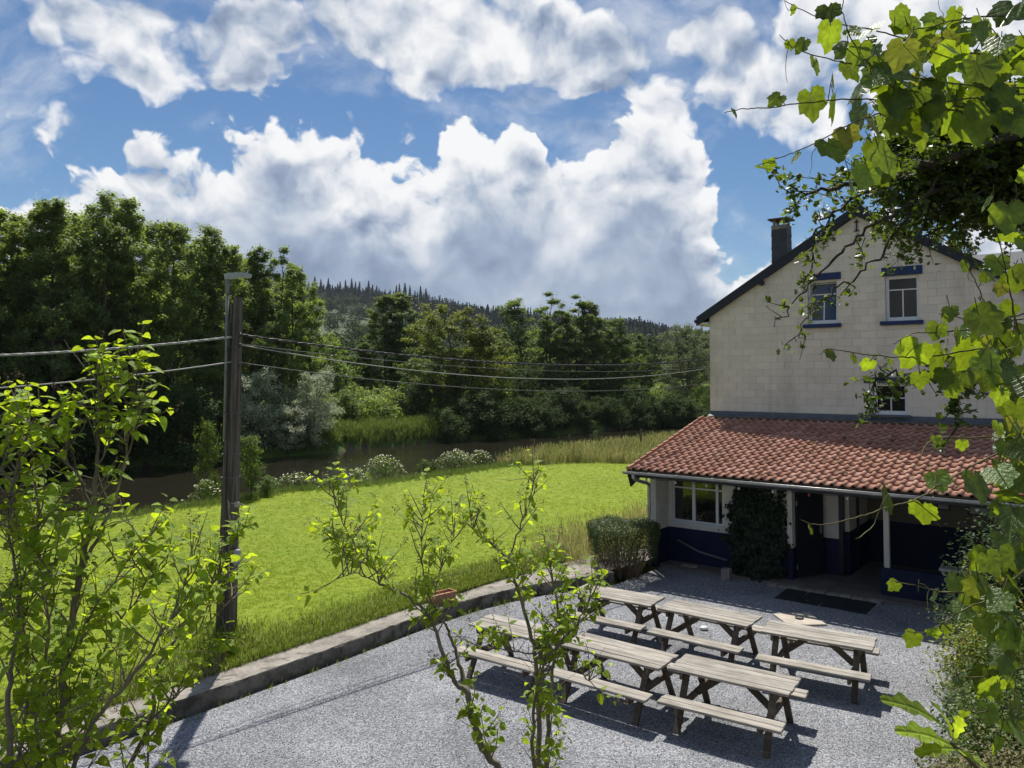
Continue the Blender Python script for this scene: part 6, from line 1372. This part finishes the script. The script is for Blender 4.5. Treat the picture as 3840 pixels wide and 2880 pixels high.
# ------------------------------------------------------------------ shrubs at the right edge of the yard
NEEDLE = (np.array([(-0.5, 0, 0), (0, -0.09, 0.02), (0.5, 0, 0), (0, 0.09, 0.02)]), np.array([(0, 1, 2, 3)]))
M_YEW = leaf_mat('yew_needles', (0.045, 0.080, 0.026), (0.08, 0.13, 0.03), 0.45, 0.25, 0.6, gloss=0.2)
M_ROSE = leaf_mat('rose_leaf', (0.15, 0.20, 0.03), (0.34, 0.40, 0.03), 0.35, 0.42, 0.45, yellow=((0.28, 0.18, 0.06), 0.12))
M_GREENS = leaf_mat('green_shrub_leaf', (0.085, 0.135, 0.024), (0.17, 0.25, 0.03), 0.45, 0.35, 0.42)
M_DRY = leaf_mat('dry_hedge_leaf', (0.15, 0.135, 0.055), (0.20, 0.20, 0.06), 0.5, 0.25, 0.6)
def shrub(name, label, c, H, rx, ry, n, ls, mat, seed, base=LEAF4, flat=0.0, hollow=0.6, cat='shrub'):
    r = np.random.default_rng(seed); z0 = max(tz(c[0], c[1]), -0.02); t = thing(name, label, cat, (c[0], c[1], z0)); segs = []; tips = []
    m = max(40, n // 70)
    for k in range(m):
        a = r.uniform(0, 6.283); el = math.asin(r.uniform(0.02, 1.0)) ; q = r.uniform(hollow, 1.0) * (1 + 0.12 * math.sin(3 * a + seed) + 0.08 * math.sin(5 * el * 2)); e = np.array([rx * q * math.cos(a) * math.cos(el) ** (1 - flat), ry * q * math.sin(a) * math.cos(el) ** (1 - flat), H * (0.12 + 0.88 * q * math.sin(el))])
        b = np.array([e[0] * .1, e[1] * .1, 0.05]); mid = (b + e) / 2 + r.normal(0, .05 * H, 3); segs.append((np.array([b, mid, e]), np.array([.012, .008, .003]))); tips.append((mid, e))
    P0 = np.array([q[0] for q in tips]); P1 = np.array([q[1] for q in tips]); i = r.integers(0, m, n); w = r.random(n) ** 0.45; P = P0[i] * (1 - w)[:, None] + P1[i] * w[:, None] + r.normal(0, 1, (n, 3)) * 0.085 * H ** .5; P[:, 2] = np.maximum(P[:, 2], 0.03)
    nr = P * np.array([1, 1, .4]); nr /= np.maximum(np.linalg.norm(nr, axis=1, keepdims=True), .1); nr = nr * .5 + np.array([0, 0, .7]) + r.normal(0, .5, (n, 3))
    V, F = stamp(*base, P, frames(nr, spin=r.uniform(0, 6.28, n)), r.uniform(.7, 1.35, n) * ls); o = link('foliage', new_mesh('foliage', V, F, False, mat), t); o['kind'] = 'stuff'
    V, F = tubes_np(segs, 4); link('stems', new_mesh('stems', V, F, True, M_TWIG), t)
def build_shrubs():
    shrub('yew_bush', 'dark green yew with upright sprays in front of the porch', (8.15, 12.7), 3.0, 0.95, 0.9, 26000, 0.075, M_YEW, 1, (NEEDLE[0] * np.array([1, 2.2, 1]), NEEDLE[1]), hollow=0.35)
    shrub('rose_bush', 'yellow-green rose bush below the yew by the parapet', (7.1, 11.5), 2.05, 0.9, 0.85, 7500, 0.055, M_ROSE, 2, hollow=0.35)
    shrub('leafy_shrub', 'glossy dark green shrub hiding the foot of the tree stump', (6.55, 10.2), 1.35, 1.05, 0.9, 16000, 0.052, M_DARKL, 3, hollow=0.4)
    shrub('leafy_shrub', 'bushy green shrub at the gravel edge below the vine shoots', (5.75, 8.8), 1.55, 1.0, 0.9, 22000, 0.044, M_GREENS, 4, hollow=0.4)
    shrub('dry_hedge', 'browned clipped hedge in the bottom right corner', (4.75, 7.1), 1.35, 1.0, 0.8, 26000, 0.036, M_DRY, 5, flat=0.5, cat='hedge', hollow=0.5)
    shrub('dry_hedge', 'browned hedge end cut off by the photo\'s right edge', (6.1, 7.3), 1.5, 0.9, 0.8, 16000, 0.036, M_DRY, 6, flat=0.5, cat='hedge', hollow=0.5)
build_shrubs()
# ================================================================== GRASSES AND BANK PLANTS
def tuft(seed, n, h, spread, w, lean=0.5, heads=0.0):
    r = np.random.default_rng(seed); V = []; F = []
    for k in range(n):
        a, b = r.uniform(0, 6.283, 2); q = spread * math.sqrt(r.random()); x, y = q * math.cos(a), q * math.sin(a); hh = h * r.uniform(.55, 1.1); l = lean * r.uniform(.2, 1) * hh; c, s = math.cos(b), math.sin(b); px_, py_ = -s * w, c * w
        o = len(V); V += [(x - px_, y - py_, 0), (x + px_, y + py_, 0), (x + c * l * .35 + px_ * .8, y + s * l * .35 + py_ * .8, hh * .6), (x + c * l * .35 - px_ * .8, y + s * l * .35 - py_ * .8, hh * .6), (x + c * l, y + s * l, hh)]
        F += [(o, o + 1, o + 2), (o, o + 2, o + 3), (o + 3, o + 2, o + 4)]
        if r.random() < heads:
            o = len(V); tx, ty = x + c * l, y + s * l; V += [(tx - w * 2, ty, hh * .93), (tx + w * 2, ty, hh * .93), (tx, ty, hh * 1.16), (tx, ty - w * 2, hh * .93), (tx, ty + w * 2, hh * .93)]; F += [(o, o + 1, o + 2), (o + 3, o + 4, o + 2)]
    return np.array(V), np.array(F)
M_BLADE = leaf_mat('lawn_blade', (0.200, 0.268, 0.010), (0.32, 0.39, 0.011), 0.18, 0.35, 0.55, gloss=0.2, obj_var=0.25)
M_VERGE = leaf_mat('verge_blade', (0.165, 0.250, 0.040), (0.30, 0.40, 0.04), 0.35, 0.42, 0.55, gloss=0.2, obj_var=0.4, yellow=((0.36, 0.32, 0.13), 0.28))
M_STRAW = leaf_mat('straw_blade', (0.55, 0.49, 0.25), (0.50, 0.45, 0.18), 0.3, 0.4, 0.6, gloss=0.15, obj_var=0.3, yellow=((0.17, 0.22, 0.05), 0.35))
M_REED = leaf_mat('bank_blade', (0.130, 0.185, 0.045), (0.23, 0.31, 0.06), 0.3, 0.4, 0.55, gloss=0.2, obj_var=0.3)
def region(r, n, x0, x1, y0, y1):
    return r.uniform(x0, x1, n), r.uniform(y0, y1, n)
def put(name, label, x, y, s, ms, r, dz=0.0, tilt=0.12):
    n = len(x); z = terrain(x, y) + dz; z = np.where((z < 0) & (side_dist(x, y, NEAR_BANK) < 0) & (y < 24), LAWN_Z, z)
    tag(scatter(name, np.stack([x, y, z], -1), np.c_[r.normal(0, tilt, (n, 2)), r.uniform(0, 6.28, n)], s, protos(name + '_kinds', ms), r.integers(0, len(ms), n)), label, 'grass', kind='stuff')
def lawn_far(x): return np.interp(x, [-60, -3, -1, 1, 3, 6, 16], [99, 99, 40.0, 40.6, 41.3, 41.0, 41.0])
def build_grass():
    r = np.random.default_rng(17)
    # mown lawn
    n = 150000; y = 9.5 + (r.random(n) ** 1.35) * 32; x = r.uniform(-0.72, 0.72, n) * y
    ke = side_dist(x, y, YARD_EDGE); nb = side_dist(x, y, NEAR_BANK); ok = (ke > 0.7) & (nb < -0.2) & (y < lawn_far(x)); x, y = x[ok], y[ok]
    put('lawn_grass', 'short bright green mown grass of the lawn', x, y, r.uniform(0.7, 1.35, len(x)) * (0.8 + 0.008 * y), [new_mesh('tuft', *tuft(k, 7, 0.024, 0.06, 0.004, 1.4), False, M_BLADE) for k in range(5)], r)
    # rough verge by the path, thick round the pole
    n = 19000; s_ = r.uniform(0, len(KERB) - 1.001, n); i = s_.astype(int); f = (s_ - i)[:, None]; P = KERB[i] * (1 - f) + KERB[i + 1] * f; d = KERB[i + 1] - KERB[i]; d /= np.linalg.norm(d, axis=1, keepdims=True); nr = np.stack([-d[:, 1], d[:, 0]], 1)
    wid = np.interp(s_, [0, len(KERB) * .55, len(KERB) * .8, len(KERB)], [0.58, 0.60, 1.0, 1.75]); off = wid - 0.06 + r.exponential(0.42, n); ok = off < wid + 1.7; P = (P + nr * off[:, None])[ok]; o2 = (off - wid)[ok]
    ver = [new_mesh('tuft', *tuft(30 + k, 9, 0.26, 0.06, 0.0045, 0.75, 0.1), False, M_VERGE) for k in range(5)]
    put('verge_grass', 'rough uncut grass along the concrete path', P[:, 0], P[:, 1], r.uniform(0.25, 1.2, len(P)) * np.interp(o2, [0, .25, .8, 1.7], [0.6, 1.0, 0.85, 0.35]), ver, r)
    n = 7000; s_ = r.uniform(0, len(KERB) - 1.001, n); i = s_.astype(int); f = (s_ - i)[:, None]; P = KERB[i] * (1 - f) + KERB[i + 1] * f; d = KERB[i + 1] - KERB[i]; d /= np.linalg.norm(d, axis=1, keepdims=True); wid = np.interp(s_, [0, len(KERB) * .55, len(KERB) * .8, len(KERB)], [0.58, 0.60, 1.0, 1.75]); P = P + np.stack([-d[:, 1], d[:, 0]], 1) * (wid + r.uniform(-.07, .30, n))[:, None]
    put('path_edge_grass', 'short ragged grass creeping over the path edge', P[:, 0], P[:, 1], r.uniform(.18, .6, n), ver, r, tilt=0.4)
    a = r.uniform(0, 6.28, 420); q = 0.16 + r.exponential(0.16, 420); put('pole_grass', 'long dark grass growing round the foot of the pole', POLE[0] + q * np.cos(a), POLE[1] + q * np.sin(a), r.uniform(0.8, 1.7, 420), ver, r)
    # pale long grass by the porch corner
    stw = [new_mesh('tuft', *tuft(50 + k, 10, 0.62, 0.09, 0.004, 0.6, 0.5), False, M_STRAW) for k in range(5)]
    x, y = region(r, 1500, 0.6, 5.4, 19.0, 25.5); ke = side_dist(x, y, YARD_EDGE); k = (ke > 0.7) & (ke < 2.6); put('porch_grass', 'pale long grass in the corner between lawn and house', x[k], y[k], r.uniform(.6, 1.25, k.sum()), stw, r)
    # weeds at the foot of the kerb and a few fallen leaves on the gravel
    n = 420; s_ = r.uniform(0, len(KERB) - 1.001, n); i = s_.astype(int); f = (s_ - i)[:, None]; P = KERB[i] * (1 - f) + KERB[i + 1] * f; d = KERB[i + 1] - KERB[i]; d /= np.linalg.norm(d, axis=1, keepdims=True); P = P + np.stack([d[:, 1], -d[:, 0]], 1) * (0.03 + r.exponential(0.05, n))[:, None]
    o = scatter('kerb_weeds', np.c_[P, np.zeros(n)], np.c_[np.zeros((n, 2)), r.uniform(0, 6, n)], r.uniform(.12, .45, n), protos('weed_kinds', ver), r.integers(0, 5, n)); tag(o, 'small weeds at the foot of the kerb wall', 'weeds', kind='stuff')
    n = 240; y = r.uniform(8, 17.5, n); x = r.uniform(-.5, .62, n) * y; k = side_dist(x, y, YARD_EDGE) < -.1; x, y = x[k], y[k]; m = len(x)
    V, F = stamp(LEAF4[0] * np.array([1, 1, 3]), LEAF4[1], np.stack([x, y, np.full(m, .018)], -1), frames(np.array([0, 0, 1.0]) + r.normal(0, .35, (m, 3)), spin=r.uniform(0, 6, m)), r.uniform(.018, .05, m)); o = link('fallen_leaves', new_mesh('fallen_leaves', V, F, False, simple('dead_leaf', (0.30, 0.21, 0.11), 0.8, 0.4, 20, 0, island=0.5))); tag(o, 'scattered small dead leaves on the gravel', 'leaves', kind='stuff')
    # tall meadow between lawn and river
    x, y = region(r, 40000, -3, 26, 39.5, 66); nb = side_dist(x, y, NEAR_BANK); k = (y > lawn_far(x)) & (nb < 0.3) & (x < .45 * y); x, y = x[k][:15000], y[k][:15000]
    tall = [new_mesh('tuft', *tuft(70 + k, 11, 0.66, 0.16, 0.007, 0.5, 0.6), False, (M_STRAW, M_STRAW, M_STRAW, M_REED)[k % 4]) for k in range(6)]
    put('tall_grass', 'tall straw-coloured grass between the lawn and the river', x, y, r.uniform(.65, 1.25, len(x)), tall, r)
    # narrow fringe along the rest of the near bank
    n = 6000; s_ = r.uniform(0, len(NEAR_BANK) - 1.001, n); i = s_.astype(int); f = (s_ - i)[:, None]; P = NEAR_BANK[i] * (1 - f) + NEAR_BANK[i + 1] * f; P = P + r.normal(0, 0.35, P.shape) + np.array([0.1, -0.2]); k = (P[:, 0] > -26) & (P[:, 0] < 4)
    red = [new_mesh('tuft', *tuft(90 + k, 10, 0.5, 0.14, 0.007, 0.6, 0.2), False, M_REED) for k in range(4)]
    P = P[k]; put('bank_grass', 'green fringe of grass along the near river bank', P[:, 0], P[:, 1], r.uniform(.2, .62, len(P)), red, r)
    # far bank: reeds and rough meadow
    n = 26000; s_ = r.uniform(0, len(FAR_BANK) - 1.001, n); i = s_.astype(int); f = (s_ - i)[:, None]; P = FAR_BANK[i] * (1 - f) + FAR_BANK[i + 1] * f; P = P + np.abs(r.normal(0, 3.2, P.shape)) * np.array([-0.45, 1.0]) + np.array([0, -0.9]); k = (P[:, 0] > -15.5) & (P[:, 0] < -5.5); P = P[k]
    rd = [new_mesh('tuft', *tuft(110 + k, 12, 0.85, 0.30, 0.014, 0.8, 0.4), False, M_REED) for k in range(5)]
    put('far_bank_reeds', 'sunlit green reeds and nettles on the far river bank', P[:, 0], P[:, 1], r.uniform(.5, 1.25, len(P)), rd, r)
    # flowering clumps on the near bank
    M_UMB = simple('cream_blossom', (0.62, 0.58, 0.42), 0.8, 0.15, 20, 0)
    for (px, py, H, w, lb) in ((1338, 1812, 0.75, .5, 'small cream-flowered clump on the bank at the lawn corner'), (1437, 1792, 1.15, 1.15, 'largest cream-flowered clump on the near bank'), (1592, 1768, 0.75, .5, 'green clump without flowers on the near bank'), (1625, 1766, 0.65, .42, 'small green clump beside the long flowering one'),
                               (1712, 1752, 1.0, 1.25, 'long cream-flowered clump at the start of the tall grass'), (1800, 1744, 0.9, .8, 'pale flowering clump merging into the tall grass'), (775, 1878, 0.95, .62, 'cream-flowered clump left of the pole foot on the bank'), (1110, 1835, 0.8, 1.2, 'low flowering weeds right of the bank sapling'), (1010, 1845, 0.7, .7, 'low green weeds under the bank sapling')):
        c = ground(px, py, LAWN_Z); t = thing('flowering_clump', lb, 'plant', (c[0], c[1], max(tz(c[0], c[1]), 0.12) - 0.05), group='clumps of tall flowers on the near bank'); m = int(600 * w)
        P = np.stack([r.normal(0, w * .42, m), r.normal(0, w * .22, m), H * r.random(m) ** .7], -1); P[:, 2] *= np.exp(-(P[:, 0] / w) ** 2 * .8); V, F = stamp(*LEAF4, P, frames(np.array([0, -.3, .8]) + r.normal(0, .6, (m, 3)), spin=r.uniform(0, 6, m)), r.uniform(.06, .14, m)); o = link('foliage', new_mesh('foliage', V, F, False, M_REED), t); o['kind'] = 'stuff'
        segs = [(np.array([[p[0] * .6, p[1] * .6, 0], [p[0], p[1], p[2]]]), np.array([.008, .004])) for p in P[:60]]; V, F = tubes_np(segs, 4); link('stalks', new_mesh('stalks', V, F, True, M_SHOOT), t)
        if 'without' not in lb and 'green' not in lb.split()[:2]:
            q = P[P[:, 2] > .55 * H * np.exp(-(P[:, 0] / w) ** 2 * .8)][:int(90 * w)]; V, F = stamp(*LEAF4, q + np.array([0, -.02, .07]), frames(np.array([0, -.3, 1.0]) + r.normal(0, .3, (len(q), 3))), r.uniform(.06, .12, len(q))); o = link('blossom', new_mesh('blossom', V, F, False, M_UMB), t); o['kind'] = 'stuff'
    # fence posts in the tall grass
    for px, Y, lb in ((2002, 41.9, 'grey fence post standing at the corner of the lawn'), (2133, 44.5, 'grey fence post in the tall grass, second from the lawn corner'), (2214, 45.2, 'grey fence post in the tall grass, middle of the row'), (2401, 46.0, 'thickest fence post in the tall grass near the porch roof')):
        x = (px - PCX) / FPX * Y; o = MB().tube([(0, 0, -0.3), (0.01, 0, 0.6), (0.02, 0, 1.25 if px < 2300 else 1.5)], [.05, .048, .043] if px < 2300 else [.07, .065, .06], 8).build('fence_post', M_LEGW, None, loc=(x, Y, tz(x, Y))); tag(o, lb, 'post', 'fence posts beyond the lawn')
build_grass()
# ================================================================== WOODED HILLSIDE
def cone_tree(seed, H=17.0, rad=2.6, base=0.15, tiers=9, per=9, slim=1.0):
    """spruce: whorls of drooping triangular sprays round a stem"""
    r = np.random.default_rng(seed); V = []; F = []
    for i in range(tiers):
        q = base + (1 - base) * i / tiers; z = q * H; L = rad * slim * (1 - q) ** 0.85 * r.uniform(0.85, 1.15) + 0.25
        for k in range(per):
            a = 6.283 * k / per + r.uniform(-.4, .4) + i; l = L * r.uniform(0.7, 1.15); w = 0.35 * l + 0.25; c, s = math.cos(a), math.sin(a); dz = H / tiers
            o = len(V); V += [(0, 0, z + dz * 0.9), (c * l * .7 - s * w, s * l * .7 + c * w, z + dz * .15 + r.uniform(-.3, .3)), (c * l, s * l, z - 0.16 * l + r.uniform(-.2, .2)), (c * l * .7 + s * w, s * l * .7 - c * w, z + dz * .15 + r.uniform(-.3, .3))]; F.append((o, o + 1, o + 2, o + 3))
    o = len(V); n = 5; V += [(0.22 * math.cos(6.283 * k / n) * f, 0.22 * math.sin(6.283 * k / n) * f, z) for z, f in ((0, 1), (H * .97, .15)) for k in range(n)]; F2 = [(o + k, o + (k + 1) % n, o + n + (k + 1) % n, o + n + k) for k in range(n)]
    return np.array(V), np.array(F + F2)
def round_tree(seed, H=11.0, rad=4.2, n=900, ls=0.75):
    r = np.random.default_rng(seed); lobes = r.normal(0, 1, (16, 3)) * np.array([rad * .42, rad * .42, H * .16]) + np.array([0, 0, H * .58]); lr = r.uniform(0.28, 0.46, 16) * rad
    d = r.normal(0, 1, (n, 3)); d /= np.linalg.norm(d, axis=1, keepdims=True); i = r.integers(0, 16, n); P = lobes[i] + d * lr[i][:, None] * r.uniform(0.8, 1.1, (n, 1)); P[:, 2] = np.maximum(P[:, 2], 0.4)
    V, F = stamp(*LEAF4, P, frames(d + np.array([0, 0, .5]) + r.normal(0, .3, (n, 3)), spin=r.uniform(0, 6.28, n)), r.uniform(.6, 1.3, n) * ls)
    return V, F
M_SPRUCE = leaf_mat('spruce_needles', (0.036, 0.058, 0.036), (0.04, 0.06, 0.03), 0.4, 0.15, 0.7, gloss=0.15, obj_var=0.25)
M_FARLEAF = leaf_mat('far_leaf', (0.045, 0.072, 0.022), (0.065, 0.10, 0.025), 0.35, 0.25, 0.7, gloss=0.15, obj_var=0.3)
def build_hill():
    r = np.random.default_rng(77)
    spr = [new_mesh('spruce', *cone_tree(k, H=17 + k, slim=(1.0, 1.25, 1.1)[k % 3]), False, M_SPRUCE) for k in range(4)]
    leg = [new_mesh('tall_spruce', *cone_tree(20 + k, H=18, base=0.40, tiers=8, per=8, slim=1.25), False, M_SPRUCE) for k in range(4)]
    rnd = [new_mesh('hill_tree', *round_tree(40 + k, H=10 + k, rad=3.8 + 0.3 * k), False, M_FARLEAF) for k in range(4)]
    # conifers along the skyline, one by one
    def px2x(px, Y): return (px - PCX) / FPX * Y
    k = 0; px = 1060.0
    while px < 2640:
        Y = HILL_Y + r.uniform(-22, 10); x = px2x(px, Y); left = px < 1600; m = (leg if left else spr)[k % 4]
        s = r.uniform(0.75, 1.2) * (1.12 if left else 0.72 if px < 2200 else 0.85)
        o = link('ridge_spruce', m, None, (x, Y, tz(x, Y) - 0.5), (0, 0, r.uniform(0, 6)), (s * r.uniform(.85, 1.15), s, s))
        if left: tag(o, 'bare-stemmed spruce standing against the sky on the left ridge', 'spruce', 'spruces on the left ridge')
        else: tag(o, 'dark spruce on the skyline of the distant hill to the right', 'spruce', 'spruces on the right skyline')
        px += r.uniform(9, 24) if left else r.uniform(5, 11); k += 1
    # single broadleaf trees in the pasture
    for i, (px, py, Y, s, lb) in enumerate([(1150, 1232, 420, 1.15, 'round pasture tree on the hillside left of its darker twin'), (1245, 1252, 410, 1.25, 'dark round pasture tree on the hillside above the tan field'), (1085, 1245, 440, 1.0, 'small hillside tree beside the end of the tall alders'), (1330, 1240, 455, 1.0, 'pale hillside tree left of the twin alders'), (1200, 1215, 500, 0.9, 'hedge tree high on the open hillside')]):
        x = px2x(px, Y); tag(link('pasture_tree', rnd[i % 4], None, (x, Y, tz(x, Y) - 0.4), (0, 0, i), s), lb, 'tree', 'single trees on the hillside')
    # the mass of the wood
    def fill(name, label, n, x0, x1, y0, y1, ms, smin, smax, keep):
        y = np.sqrt(r.uniform(y0 ** 2, y1 ** 2, n)); x = r.uniform(x0, x1, n) * y / HILL_Y; px = PCX + x / y * FPX; kp = keep(px, y); x, y = x[kp], y[kp]; m = len(x)
        s = r.uniform(smin, smax, m); z = terrain(x, y) - 0.4
        tag(scatter(name, np.stack([x, y, z], -1), np.c_[np.zeros((m, 2)), r.uniform(0, 6.28, m)], s, protos(name + '_kinds', ms), r.integers(0, len(ms), m)), label, 'wood', kind='stuff')
    fill('spruce_wood', 'dark spruce plantation covering the upper right of the hill', 3600, -240, 330, 470, HILL_Y + 40, spr, 0.6, 0.9, lambda px, y: (px > 1560) | (y > 665 + (px - 1100) * .02))
    fill('mixed_wood', 'mixed green woodland on the middle of the distant hillside', 1500, -330, 330, 330, 690, rnd, 0.6, 1.1, lambda px, y: ((px < 1700) & (y > 560)) | ((px >= 1500) & (y < 520)) | (r.random(len(px)) < 0.06))
    fill('valley_wood', 'far green woodland closing the valley behind the river trees', 1900, -420, 420, 122, 340, rnd, 0.55, 1.1, lambda px, y: ~((px > 1130) & (px < 1330) & (y > 250)))
    # scrub on the far meadow
    n = 900; y = r.uniform(62, 128, n); x = r.uniform(-42, 60, n); fb = side_dist(x, y, FAR_BANK); k = (fb > 4.5) & (fb < 42) & (np.abs(x / y) < .75); x, y = x[k], y[k]; m = len(x)
    tag(scatter('far_thicket', np.stack([x, y, terrain(x, y) - 0.5], -1), np.c_[np.zeros((m, 2)), r.uniform(0, 6.28, m)], r.uniform(0.20, 0.42, m), protos('thicket_kinds', [new_mesh('scrub', *round_tree(60 + q, H=10, rad=4.5, n=1300, ls=0.6), False, M_ALDER) for q in range(3)]), r.integers(0, 3, m)), 'tangled green scrub between the trees beyond the river', 'scrub', kind='stuff')
    # tan stubble field on the slope
    P = [(px2x(px, Y), Y) for px, Y in ((1195, 345), (1330, 345), (1340, 385), (1190, 392))]; n = 8
    V = []; F = []
    for i in range(n + 1):
        for j in range(n + 1):
            u, v = i / n, j / n; p = (1 - v) * ((1 - u) * np.array(P[0]) + u * np.array(P[1])) + v * ((1 - u) * np.array(P[3]) + u * np.array(P[2])); V.append((p[0], p[1], tz(*p) + 0.5))
    F = [(i * (n + 1) + j, (i + 1) * (n + 1) + j, (i + 1) * (n + 1) + j + 1, i * (n + 1) + j + 1) for i in range(n) for j in range(n)]
    tag(link('field', new_mesh('field', V, F, True, simple('stubble', (0.33, 0.25, 0.13), 0.9, 0.2, 0.05, 0))), kind='structure')
    # neighbouring roof behind the right eave
    nh = thing('neighbour_house', 'grey slate roof of a neighbouring house behind the right eave', 'house', (22.5, 33.0, 0), R(-37.4))
    MB().span((-4, -4, 0), (6, 4, 8.6)).build('wall', M_RENDER, nh); MB().prism([(-4.4, 8.5), (4.4, 8.5), (0, 10.3)], 0, -4.3, 6.4).build('roof', M_SLATE, nh)
build_hill()
# ================================================================== AIR between here and the far ridge
def build_haze():
    mt = bpy.data.materials.new('thin_haze'); mt.use_nodes = True; T = NT(mt.node_tree); T.n.clear()
    out = T.add('ShaderNodeOutputMaterial'); v = T.add('ShaderNodeVolumePrincipled')
    v.inputs['Color'].default_value = (0.80, 0.88, 1.0, 1); v.inputs['Density'].default_value = 0.00008; v.inputs['Anisotropy'].default_value = 0.3
    T.l.new(v.outputs[0], out.inputs['Volume'])
    o = MB().span((-4200, -700, -4.0), (4200, 6200, 215.0)).build('haze', mt); tag(o, 'thin blue haze over the valley', 'haze', kind='stuff')
build_haze()
